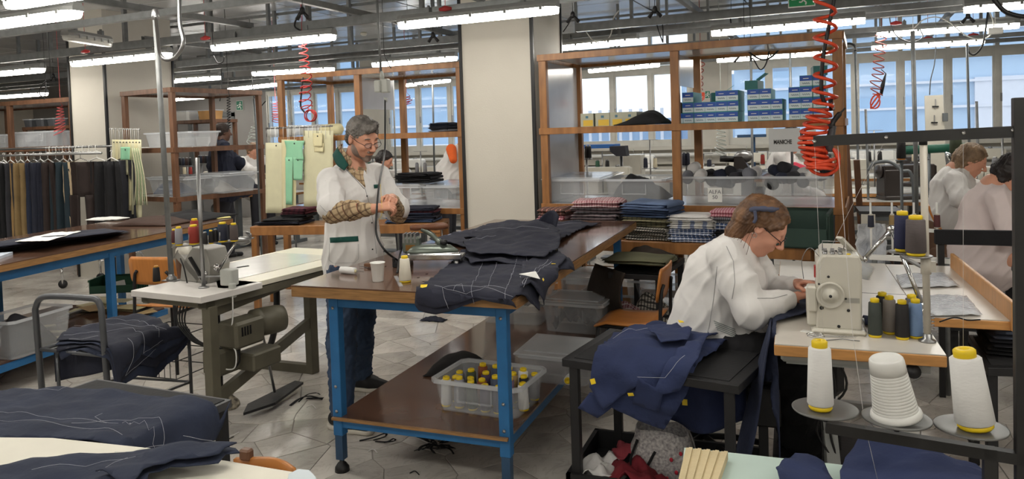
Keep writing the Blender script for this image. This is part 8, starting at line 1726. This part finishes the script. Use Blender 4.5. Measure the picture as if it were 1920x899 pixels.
# heavy machine in the back with a curved lamp arm
yy = 8.1
single('curved_arm', MB().tube(spline([PY(1628, 320, yy), PY(1640, 306, yy), PY(1668, 304, yy), PY(1690, 320, yy), PY(1712, 343, yy), (PY(1712, 343, yy).x, yy, 0)], 6), .016, 8), GREYST, 'grey curved tube arm over the heavy machine behind the overlock', 'arm')
# vertical conduits, lamps and cables between ceiling and the tables
for k, (x0, y0, x1, y1, yy, lb) in enumerate(((1711, 58, 1717, 292, 7.2, 'tall grey pole rising behind the overlock, right of the red hose'), (1604, 96, 1609, 315, 8.5, 'dark bent-topped pole right of the shelf end post'), (1623, 205, 1627, 312, 8.6, 'short thin pole right of the bent-topped pole'),
 (1481, 88, 1484, 235, 7.6, 'grey pole behind the right end of the blue boxes'), (1408, 115, 1411, 320, 7.8, 'pole passing behind the blue boxes'), (1813, 82, 1817, 240, 8.2, 'dark pole before the third right window'), (1831, 190, 1834, 300, 8.0, 'short pole near the ash-blond woman'), (1084, 222, 1085, 330, 7.0, 'thin pole at the left of the right shelf'),
 (737, 150, 742, 322, 7.9, 'thin dark pole right of the standing man'), (811, 155, 814, 300, 7.9, 'thin pole inside the middle shelf right bay'), (540, 170, 548, 290, 8.6, 'thin dark pole inside the middle shelf left bay'), (476, 185, 480, 235, 7.5, 'white pole hanging near the grey door'))):
 a, b_ = PY(x0, y0, yy), PY(x1, y1, yy); t = thing('vertical_pole', lb, 'pole', (b_.x, yy, 0)); part('pole', MB().tube([(b_.x, yy, 0), b_, a], .012 if k != 0 else .018, 8), STRUT if k % 2 == 0 else GREYST, t, True); part('foot_plate', MB().lathe([(0, 0), (.05, 0), (.05, .01), (0, .01)], 12, (b_.x, yy, 0)), GREYST, t, True)
 if k in (1, 4): part('bent_top', MB().tube(spline([a, a+Vector((-.01, 0, .06)), a+Vector((-.08, 0, .08)), a+Vector((-.16, 0, .0))], 5), .012, 8), BLACKP, t, True)
# COILED AIR HOSES
yy = 4.4
P = []
def hosepath():
 # stretched zigzag coil from the ceiling, then a slack bundle
 seq = []; ys = [(-20, 1545, 18), (22, 1547, 20), (52, 1547, 21), (90, 1548, 21), (125, 1548, 21), (157, 1546, 20), (182, 1543, 20), (200, 1536, 20), (215, 1530, 22), (228, 1527, 22), (240, 1522, 24), (250, 1519, 25), (262, 1518, 25), (272, 1516, 25), (284, 1520, 24), (292, 1522, 23), (300, 1526, 24), (310, 1530, 24), (300, 1533, 26), (312, 1533, 25), (318, 1532, 25)]
 for i in range(len(ys)-1):
  (ya, xa, ra_), (yb, xb, rb_) = ys[i], ys[i+1]
  for k in range(12): t_ = k/12; a = 2*PI*t_; y = ya+(yb-ya)*t_; x = xa+(xb-xa)*t_+(6 if i > 5 else 0); r_ = ra_+(rb_-ra_)*t_; seq.append(PY(x+r_*math.cos(a), y+(3 if i > 6 else 0)*math.sin(a*1.0+i), yy)+Vector((0, r_/FPX*4.4*math.sin(a), 0)))
 return seq
t = thing('coil_hose', 'big orange-red coiled air hose hanging in front of the right shelf', 'air hose', tuple(PY(1545, 0, yy))); part('coil', MB().tube(hosepath(), .0095, 7), REDH, t, True)
part('slack_loops', MB().tube(spline([PY(1532, 318, yy), PY(1568, 308, yy+.05), PY(1570, 285, yy+.05), PY(1540, 275, yy), PY(1512, 285, yy), PY(1520, 318, yy-.03), PY(1548, 328, yy), PY(1572, 312, yy), PY(1560, 280, yy), PY(1525, 290, yy), PY(1510, 310, yy)], 8), .0095, 7), REDH, t, True)
cable('black air line running down beside the orange-red coil', [PY(1567, -20, yy+.05), PY(1556, 40, yy+.05), PY(1543, 110, yy+.05), PY(1540, 170, yy+.05), PY(1546, 195, yy+.05)], .011)
t = thing('air_gun', 'black air gun hooked below the shelf end post', 'air gun', tuple(PY(1565, 230, yy+.3)))
g = MB(); g.tube(spline([PY(1558, 240, yy), PY(1560, 232, yy), PY(1572, 216, yy), PY(1585, 203, yy)], 5), [.02]*6+[.014]*6+[.005]*4, 8); part('barrel', g, BLACKP, t, True); part('grip', MB().tube([PY(1562, 236, yy), PY(1556, 262, yy), PY(1554, 285, yy)], [.018, .022, .02], 8), mat('grey_grip', (74, 74, 78), .5), t, True); part('coupling', MB().tube([PY(1557, 186, yy), PY(1560, 208, yy)], [.012, .014], 8), BLACKP, t, True); part('metal_nozzle', MB().tube([PY(1560, 192, yy-.02), PY(1563, 206, yy-.02)], .008, 8), CHROME, t, True)
cable('black loop behind the orange-red hose bundle', [PY(1515, 250, yy+.08), PY(1508, 262, yy+.08), PY(1520, 275, yy+.08), PY(1530, 262, yy+.08), PY(1512, 256, yy+.08)], .012)
coilhose('dark red coiled air hose hanging above the cream patterns', PY(568, 80, 5.6), PY(577, 205, 5.6), 10, .035, .055, DKRED, .005, seed=2)
single('hose_bundle', MB().tube([PY(577, 203, 5.6)]+[PY(582+10*math.cos(a), 217+11*math.sin(a), 5.6)+Vector((0, .02*math.sin(a*.37), 0)) for a in [k*.4 for k in range(64)]], .005, 6), DKRED, 'knotted red end of the hose above the cream patterns', 'air hose')
cable('black line beside the red hose above the cream patterns', [PY(568, 145, 5.6), PY(565, 175, 5.6), PY(564, 200, 5.6), PY(572, 212, 5.6)], .008)
coilhose('thin rust-red hose before the window right of the centre post', PY(1313, 108, 8.6), PY(1309, 170, 8.6), 5, .05, .05, mat('rust_hose', (150, 70, 60), .4), .006, seed=3)
single('hose_bundle', MB().tube([PY(1309, 170, 8.6)]+[PY(1312+9*math.cos(a*1.1), 182+8*math.sin(a), 8.6) for a in [k*.5 for k in range(40)]], .006, 6), REDH, 'tangled orange hose end above the blue boxes', 'air hose'); single('red_valve', MB().cbox(PY(1311, 106, 8.6), (.06, .04, .04), bev=.01), mat('red_plastic', (180, 52, 52)), 'red valve at the top of the rust-red hose', 'valve')
coilhose('brown coiled hose hanging before the right windows', PY(1652, 60, 8.4), PY(1644, 175, 8.4), 9, .05, .05, mat('rust_hose', (150, 70, 60)), .006, seed=5)
single('hose_bundle', MB().tube([PY(1644, 172, 8.4)]+[PY(1641+9*math.cos(a*1.07), 190+14*math.sin(a*.93), 8.4) for a in [k*.5 for k in range(52)]], .006, 6), REDH, 'tangled red loops at the end of the right window hose', 'air hose'); single('hose_gun', MB().tube([PY(1652, 130, 8.4), PY(1661, 138, 8.4), PY(1655, 160, 8.4), PY(1652, 178, 8.4)], [.004, .006, .02, .014], 8), BLACKP, 'small dark air gun on the right window hose', 'air gun')
coilhose('pale red coiled hose over the clothes rail at the left', PY(113, 198, 6.9), PY(112, 250, 6.9), 9, .03, .07, mat('pink_hose', (206, 96, 96), .4), .005, seed=7)
coilhose('small pink coiled hose just inside the middle shelf', PY(516, 192, 8.2), PY(518, 230, 8.2), 8, .03, .06, mat('pink_hose', (206, 96, 96), .4), .005, seed=9); coilhose('clear coiled hose beside the black pad behind the right shelf', PY(1352, 240, 7.8), PY(1353, 292, 7.8), 7, .04, .05, CLRH, .005, seed=11)
coilhose('clear coiled hose over the woman near the grey door', PY(476, 235, 8.0), PY(476, 268, 8.0), 6, .03, .09, CLRH, .005, seed=12); coilhose('black coiled cable on the right post of the left shelf', PY(428, 180, 7.2), PY(430, 240, 7.2), 12, .02, .02, BLACKP, .005, seed=13); coilhose('thin reddish coil beyond the middle shelf near the socket box', PY(762, 180, 9.2), PY(764, 198, 9.2), 4, .05, .06, DKRED, .005, seed=14)
# EXIT SIGNS
EXG = mat('exit_green', (16, 140, 84), .4, var=.03); EXGL = mat('exit_green_dark', (36, 110, 84), .4)
def exit_sign(label, a, b_, m):
 t = thing('exit_sign', label, 'exit sign', tuple((a+b_)/2)); w_ = (b_.x-a.x); h_ = a.z-b_.z; x0, y0, z0 = a.x, a.y, b_.z
 part('panel', MB().box((x0, y0, z0), (b_.x, y0+.02, a.z)), m, t, True); part('white_border', MB().box((x0-.006, y0+.004, z0-.006), (b_.x+.006, y0+.022, a.z+.006)), WHITEP, t, True)
 pg = MB(); cx = x0+w_*.62; k = h_
 pg.lathe([(0, 0), (k*.09, 0), (k*.09, .002), (0, .002)], 12, M=T(cx, y0-.001, z0+k*.8, rx=R(90)))
 part('runner_head', pg, WHITEP, t, True); yq = y0-.002
 for q in (((0, .68), (-.08, .4)), ((-.08, .4), (.1, .22)), ((.1, .22), (.06, .06)), ((-.08, .4), (-.22, .25)), ((-.22, .25), (-.36, .28)), ((0, .62), (.2, .5)), ((0, .64), (-.2, .6))): part('runner_limb', MB().bar((cx+q[0][0]*k, yq, z0+q[0][1]*k), (cx+q[1][0]*k, yq, z0+q[1][1]*k), .003, k*.09), WHITEP, t, True)
 [part('hanging_rod', MB().tube([(x_, y0+.01, a.z), (x_, y0+.01, 3.236)], .004, 6), STRUT, t, True) for x_ in (x0+.03, b_.x-.03) if y0 < 10]; part('arrow', MB().bar((x0+w_*.1, yq, z0+k*.5), (x0+w_*.3, yq, z0+k*.5), .003, k*.14), WHITEP, t, True); return t
e0 = PZ(1478, -10, 2.68); exit_sign('green exit sign with a running figure at the top edge, right of centre', PY(1479, -14, e0.y if False else 5.6), PY(1527, 9, 5.6), EXG); exit_sign('small green exit sign above the grey door', PY(443, 190, 12.77), PY(455, 206, 12.77), EXGL); exit_sign('tiny green exit sign on the wall above the blue boxes', PY(1322, 171, 12.735), PY(1331, 184, 12.735), EXGL)
# WIRES UNDER THE CEILING
for lb, pts, r_, m_ in (('white cable drooping right of the column top', [(1075, 32), (1092, 50), (1112, 76), (1130, 80), (1145, 65), (1150, 35), (1160, 20)], .006, WHITEP), ('dark cable ending left of the drooping white one', [(1074, 30), (1066, 45), (1056, 60)], .006, BLACKP), ('black cables over the left bay of the right shelf', [(1228, 30), (1234, 55), (1243, 80)], .006, BLACKP), ('second black cable over the right shelf', [(1218, 18), (1232, 22), (1242, 45), (1243, 80)], .006, BLACKP),
 ('black cable dropping left of the long bright lamp', [(1371, 24), (1370, 40), (1376, 58), (1381, 66)], .007, BLACKP), ('black cable swagged behind the top board of the right shelf', [(1396, 92), (1425, 111), (1445, 108), (1465, 90), (1482, 90)], .008, BLACKP), ('thin black loop under the swagged cable', [(1408, 115), (1412, 110), (1425, 130), (1436, 120), (1443, 92)], .006, BLACKP),
 ('long white cable arching before the right windows', [(1712, 55), (1730, 38), (1755, 32), (1780, 42), (1810, 66), (1840, 74), (1860, 62), (1862, 40), (1850, 10), (1847, -10)], .006, WHITEP), ('dark drooping cable left of the arching white one', [(1668, -10), (1669, 40), (1682, 68), (1710, 79), (1730, 70), (1725, 55)], .006, GREYST), ('thick black cable at the top right corner', [(1855, -12), (1880, 18), (1905, 29), (1935, 32)], .012, BLACKP),
 ('black cable looping down to a window pole at the right', [(1853, 18), (1848, 55), (1842, 85), (1828, 102), (1817, 98), (1814, 80)], .009, BLACKP), ('thin cable falling to the white wall board', [(1755, 84), (1752, 120), (1745, 150), (1743, 178)], .005, GREYST), ('small black loop under the grid near the left shelf', [(400, 105), (408, 118), (418, 116), (420, 106)], .006, BLACKP), ('thin dark drop wire left of the exit door', [(415, 118), (415, 170), (412, 190)], .006, BLACKP),
 ('dark cable hook between the grey door and the middle shelf', [(473, 150), (476, 180), (486, 200), (498, 190)], .008, BLACKP), ('dark cable hooking from the grid above the second lamp', [(566, 16), (556, 35), (553, 50), (568, 60)], .008, BLACKP), ('dark branching cable above the socket box conduit', [(720, 100), (726, 115), (733, 128)], .005, BLACKP), ('dark double wire dangling at the left behind the lamp', [(85, 150), (86, 165), (84, 180)], .005, BLACKP), ('dark cable hanging over the far left shelf', [(95, 148), (80, 158), (74, 175), (84, 186)], .006, BLACKP),
 ('thin wire from the first lamp down to the red valve hose', [(566, 60), (560, 75), (572, 88)], .003, DKRED), ('grey wire running over the middle shelf right bay', [(768, 148), (780, 160), (800, 158), (811, 160)], .006, BLACKP)):
 yy = {True: 7.4, False: 5.5}[pts[0][0] > 1000]; yy = 8.3 if pts[0][0] > 1600 else yy; yy = 6.8 if 'swagged' in lb or 'top board' in lb else yy; yy = 4.6 if 'top right corner' in lb else yy; yy = 8 if 'door' in lb or 'shelf right bay' in lb else yy
 cable(lb, [PY(x, y, yy) for x, y in pts], r_, m_, up=True)
for k, (x, y) in enumerate(((1074, 28), (567, 20), (100, 142), (1228, 18), (1018, 62), (1395, 48), (812, 66), (1815, 30))):
 p = PZ(x, y, 2.55); t = thing('cable_splitter', 'black two-way cable splitter under the grid, %s' % ('right of the column', 'above the second lamp', 'far left', 'over the centre post', 'at the column side', 'before the long lamp', 'left of the column', 'by the window lamps')[k], 'cable splitter', tuple(p)); part('body', MB().ell(p, (.02, .02, .03)), BLACKP, t, True); part('drop_wire', MB().tube([p, (p.x, p.y, 3.236)], .0025, 5), BLACKP, t, True)
 for s_ in (-1, 1): part('outlet', MB().tube([p, p+Vector((.05*s_, 0, -.06))], [.01, .016], 8), BLACKP, t, True)
for k, (x, y) in enumerate(((1680, 44), (160, 97), (385, 72), (835, 17), (1740, 72), (1825, 66))):
 p = PZ(x, y, 2.56); single('red_connector', MB().tube([p+Vector((-.05, 0, 0)), p+Vector((0, 0, .005)), p+Vector((.05, 0, 0))], [.012, .022, .012], 8).tube([p, (p.x, p.y, 3.236)], .0025, 5), mat('red_plastic', (180, 52, 52)), 'red power connector on the grid, %s' % ('left of the arching cable', 'over the left pillar lamp', 'left of the second lamp', 'above the column lamp', 'under the long right lamp', 'right end of the lower long lamp')[k], 'connector')
p = PY(1866, 58, 8.2); single('junction_box', MB().cbox(p, (.12, .06, .06), bev=.006).tube([p, (p.x, p.y, 3.236)], .003, 5), WHITEP, 'white junction box hanging at the right under the lamps', 'junction box')
# RIGHT BACKGROUND THINGS
yy = 9.2; t = thing('wall_board', 'white board with two hooks before the right windows', 'board', tuple(PY(1752, 250, yy))); part('panel', MB().prism([(PY(1733, 180, yy).x, PY(1733, 180, yy).z), (PY(1768, 178, yy).x, PY(1768, 178, yy).z), (PY(1773, 250, yy).x, PY(1773, 262, yy).z-.4), (PY(1736, 250, yy).x, PY(1736, 262, yy).z-.4)], 0, .02, M=Matrix.Translation((0, yy, 0)) @ Matrix.Rotation(R(90), 4, 'X')), CREAMP, t, True)
for x, y in ((1754, 200), (1752, 230)): part('hook', MB().bar(PY(x-6, y, yy-.03), PY(x+6, y, yy-.03), .02, .015), BLACKM, t, True); part('hook_pin', MB().bar(PY(x, y-14, yy-.03), PY(x, y+4, yy-.03), .01, .01), STEEL, t, True)
part('grey_box', MB().cbox(PY(1772, 220, yy-.04), (.05, .04, .09), bev=.004), GREYST, t, True)
yy = 7.6; t = thing('green_roller', 'long dark green roller bar beyond the black frame', 'roller', tuple(PY(1760, 280, yy))); part('roller', MB().tube([PY(1682, 283, yy), PY(1810, 276, yy)], .04, 12), mat('green_roller_paint', (30, 92, 74), .5), t, True); part('stand', MB().tube([(PY(1740, 280, yy).x, yy, 0), PY(1740, 280, yy)], .02, 8), GREYST, t, True)
for k, (x, y, hh, c, r_, cp) in enumerate(((1690, 300, .16, ('blackb', (30, 28, 30)), .035, mat('orange_cap', (206, 130, 60), .5)), (1732, 298, .17, ('whiteg', (206, 204, 196)), .03, BLACKP), (1792, 290, .15, ('dgreen', (60, 70, 50)), .045, STEEL))):
 yy = 6.9; p = PY(x, y, yy); spool(('black cone with an orange cap behind the black frame bar', 'pale cone with a black top behind the black frame bar', 'dark green drum cone beside the ash-blond woman')[k], p, c, hh, r_, cap=cp, taper=.95)
 single('cone_post', MB().tube([(p.x, yy, 0), (p.x, yy, p.z)], .012, 8).lathe([(0, -.008), (.045, -.008), (.045, 0), (0, 0)], 14, p), GREYST, ('post under the orange-capped cone', 'post under the pale cone', 'post under the dark green drum')[k], 'post')
t = thing('chrome_motor', 'ribbed chrome machine motor left of the ash-blond woman', 'motor', tuple(PY(1785, 305, 7.0)))
for k in range(6): part('cooling_ring', MB().lathe([(.05, 0), (.075, .0), (.075, .012), (.05, .012)], 18, M=T(*PY(1776+k*3.4, 302+k*1.2, 7.0), R(0), ry=R(80))), CHROME, t, True)
p = PY(1785, 318, 7.0); part('pedestal', MB().cbox((p.x, 7.0, p.z/2), (.12, .1, p.z)), CREAMP, t, True)
# dark screen panels, brown cloth heap, covered seat, caged spool rack
yy = 4.85; a, b_ = PY(1752, 431, yy), PY(1990, 431, yy); z0 = PY(1800, 459, yy).z
t = thing('dark_screen', 'long matt black padded bar behind the seated backs at the right', 'bar', (a.x, yy, 0)); part('panel', MB().box((a.x, yy-.02, z0), (b_.x, yy+.02, a.z), bev=.004), BLACKF, t, True); part('leg', MB().box((b_.x-.06, yy-.02, 0), (b_.x-.02, yy+.02, z0)), BLACKM, t, True); part('leg', MB().box((a.x+.02, yy+.0, 0), (a.x+.05, yy+.03, z0)), BLACKM, t, True)
a, b_ = PY(1780, 470, 4.5), PY(1990, 480, 4.5)
heap('covered_seat', 'mauve-covered seat cushion under the black bar at the right', 'cushion', a.x, b_.x, 4.95, 5.25, .4, .2, fabric('mauve_cover', (120, 98, 92)), lambda x, y, z: Vector((x, y, z)), 81, .8)
t = thing('seat_stand', 'wheeled stand under the mauve-covered seat', 'stool', ((a.x+b_.x)/2, 4.7, 0)); part('plate', MB().box((a.x+.05, 4.95, .37), (b_.x-.05, 5.25, .4)), BLACKM, t, True)
for x in (a.x+.15, b_.x-.4): part('leg', MB().box((x, 5.05, .06), (x+.04, 5.09, .37)), BLACKM, t, True); part('castor', MB().lathe([(0, -.012), (.04, -.012), (.04, .012), (0, .012)], 14, M=T(x+.02, 5.07, .04, rx=R(90))), BLACKP, t, True)
heap('brown_trousers', 'brown trousers draped over the stool behind the cone tray', 'garment', PY(1668, 400, 6.2).x, PY(1822, 400, 6.2).x, 6.0, 6.5, .55, .26, fabric('tobacco_cloth', (104, 78, 60)), lambda x, y, z: Vector((x, y, z)), 83, .9)
heap('brown_trousers', 'lower brown folds hanging under the draped trousers', 'garment', PY(1712, 420, 6.0).x, PY(1815, 420, 6.0).x, 5.85, 6.2, .42, .24, fabric('tobacco_cloth', (104, 78, 60)), lambda x, y, z: Vector((x, y, z)), 84, .9)
t = thing('draped_stool', 'stool under the brown draped trousers', 'stool', (PY(1745, 420, 6.2).x, 6.2, 0)); part('seat', MB().box((PY(1690, 420, 6.2).x, 6.02, .5), (PY(1810, 420, 6.2).x, 6.45, .55)), BLACKM, t, True)
for x in (1695, 1800):
 for y in (6.05, 6.4): part('leg', MB().cbox((PY(x, 420, 6.2).x, y, .25), (.035, .035, .5)), BLACKM, t, True)
single('plywood_chair', MB().grid(lambda u, v: PY(1742+u*10+18*v*v+8*v, 388+48*v, 5.7)+Vector((0, .3*u, 0)), 4, 10), CHAIRW, 'curved plywood chair back edge before the brown trousers', 'chair', solid=.012)
# metal spool comb with hanging small cones, behind the pole
yy = 4.9; t = thing('spool_comb', 'pale steel comb rail with hanging thread rods behind the tall pole', 'rack', (PY(1705, 405, yy).x, yy, 0))
part('upper_rail', MB().bar(PY(1675, 428, yy), PY(1778, 435, yy), .02, .02), WHITEP, t, True); part('lower_rail', MB().bar(PY(1630, 482, yy), PY(1782, 490, yy), .03, .03), WHITEP, t, True)
for x in (1632, 1672, 1713, 1756): part('rod', MB().tube([PY(x, 380, yy), PY(x+2, 484, yy)], .006, 6), WHITEP, t, True)
for x in (1640, 1775): part('leg', MB().tube([PY(x, 484, yy), (PY(x, 484, yy).x, yy, 0)], .015, 8), STRUT, t, True)
for k, (x, c) in enumerate(((1632, ('ink', (36, 40, 56))), (1672, ('tan', (150, 126, 84))), (1713, ('slate', (70, 80, 100))), (1756, ('maroon', (84, 44, 46))))):
 spool('small %s spool on the comb rail, %s from the left' % (('ink-blue', 'tan', 'slate', 'maroon')[k], ORD[k]), PY(x+1, 428, yy), c, .085, .018, group='spools on the comb rail', cap=CREAMP, taper=.9)
# clear bag of film on the floor, grey frames
g = MB(); yy = 4.93; g.grid(lambda u, v: PY(1608+52*u, 510-90*v, yy+.1*math.sin(PI*u))+Vector((.03*nz(u*6, v*6, 3), .05*nz(u*5, v*5, 7), 0)), 16, 14); single('plastic_bag', g, mat('crinkled_film', (206, 210, 218)), 'crinkled clear plastic bag hanging behind the jointed lamp arm', 'plastic bag', solid=.003)
t = thing('grey_frame_table', 'dark table frame standing behind the lamp arm', 'table', (PY(1640, 430, 5.8).x, 5.8, 0)); a, b_ = PY(1610, 395, 5.8), PY(1690, 398, 5.8); part('top', MB().box((a.x, 5.75, a.z-.03), (b_.x, 6.1, a.z)), BLACKM, t, True)
for x in (a.x+.03, b_.x-.03): part('leg', MB().box((x-.02, 5.78, 0), (x+.02, 5.82, a.z-.03)), BLACKM, t, True)
part('white_panel', MB().box((a.x+.01, 5.735, a.z-.2), (a.x+.1, 5.75, a.z-.02)), CREAMP, t, True)
# trestle-like dark wooden stand right of the shelf end
yy = 7.3; t = thing('wooden_trestle', 'dark wooden angled stand right of the shelf end post', 'stand', (PY(1600, 380, yy).x, yy, 0))
a, b_ = PY(1586, 262, yy), PY(1602, 400, yy); part('post', MB().bar(a, (b_.x, yy, .02), .06, .05, (1, 0, 0)), DARKW, t, True); part('brace', MB().bar(PY(1606, 300, yy), (PY(1622, 420, yy).x, yy+.1, .02), .05, .05, (1, 0, 0)), DARKW, t, True); part('rail', MB().bar((PY(1570, 420, yy).x, yy, .12), (PY(1640, 420, yy).x, yy, .12), .05, .05), DARKW, t, True)
p = PY(1585, 322, 8.8); machine_table('wood-edged table just right of the orange-red hose', (p.x-.2, 8.8), 0, 1.0, .6, .84, edge=PLYW)
# black pad with grey-green machine seen under the boxes
yy = 7.5; t = thing('pad_machine', 'machine with a brown wedge guard seen between shelf deck and blue boxes', 'sewing machine', tuple(PY(1390, 322, yy))); part('wedge_guard', MB().prism([(PY(1376, 322, yy).x, PY(1376, 322, yy).z), (PY(1410, 322, yy).x, PY(1410, 322, yy).z), (PY(1392, 295, yy).x, PY(1392, 293, yy).z), (PY(1378, 295, yy).x, PY(1378, 293, yy).z)], -.1, .1, M=Matrix.Translation((0, yy, 0)) @ Matrix.Rotation(R(90), 4, 'X')), BM_, t, True)
part('padded_arm', MB().tube([PY(1350, 298, yy), PY(1380, 299, yy)], .03, 10), BLACKP, t, True); part('chrome_head', MB().ell(PY(1394, 294, yy), (.09, .06, .06)), STEEL, t, True); part('wheel', MB().lathe([(0, 0), (.05, 0), (.05, .1), (0, .1)], 16, M=T(*PY(1428, 328, yy), ry=R(80))), GREYST, t, True)
part('table_plate', MB().bar(PY(1350, 331, yy), PY(1460, 330, yy), .5, .03), BM_, t, True); p = PY(1400, 332, yy); part('stand', MB().cbox((p.x, yy, p.z/2), (.1, .1, p.z)), GREYST, t, True)
yy = 11.6; single('ironing_pad', MB().prism([(PY(x, 255, yy).x, yy+d) for x, d in ((1382, 0), (1436, 0), (1436, .3), (1382, .25))], PY(1400, 258, yy).z, PY(1400, 253, yy).z).box((PY(1410, 258, yy).x, yy+.1, 0), (PY(1410, 258, yy).x+.04, yy+.14, PY(1400, 258, yy).z)), mat('blue_pad_dark', (44, 70, 100), .8), 'dark blue pad on the sill behind the blue boxes', 'pad')
# thread stands with cones along the back lines
rr = random.Random(44); CN = (('redc', (150, 50, 44), 'red'), ('ink', (36, 40, 56), 'ink-blue'), ('greyc', (120, 120, 124), 'grey'), ('creamc', (206, 196, 170), 'cream'), ('greenc', (50, 90, 70), 'green'), ('blackb', (30, 28, 30), 'black'))
where = ('under the yellow boxes', 'left of the centre post', 'right of the centre post', 'below the blue boxes', 'behind the red hose', 'before the third window', 'near the white wall board', 'behind the ash-blond woman', 'left of the standing man', 'inside the middle shelf bay', 'beyond the milky bins', 'below the exit sign', 'behind the left shelf', 'at the left pillar side')
for k, (px, yy) in enumerate(((1130, 8.9), (1220, 9.4), (1320, 8.6), (1440, 9.9), (1545, 9.7), (1640, 10.2), (1725, 10.1), (1880, 8.0), (630, 8.9), (700, 9.7), (790, 9.0), (455, 9.7), (352, 9.1), (505, 9.3))):
 p = PY(px, 330, yy); z = .8; t = thing('thread_stand', 'small thread stand in the back lines, '+where[k], 'thread stand', (p.x, yy, z))
 h = rr.uniform(.45, .7); part('pole', MB().tube([(0, 0, -.8 if k in (3, 8, 9) else 0), (0, 0, h)], .009, 6), STEEL, t); part('tray', MB().box((-.1, -.03, .3), (.1, .03, .306)), STEEL, t); part('guide_arm', MB().bar((-.1, 0, h), (.1, 0, h), .012, .006), STEEL, t)
 for s_ in (-1, 1):
  c = CN[rr.randrange(6)]; spool('%s cone on the %s side of the stand %s' % (c[2], 'near' if s_ < 0 else 'far', where[k]), (p.x+s_*.06, yy, z+.307), c[:2], .14, .028, cap=STEEL, taper=.85, group='cones in the back lines')
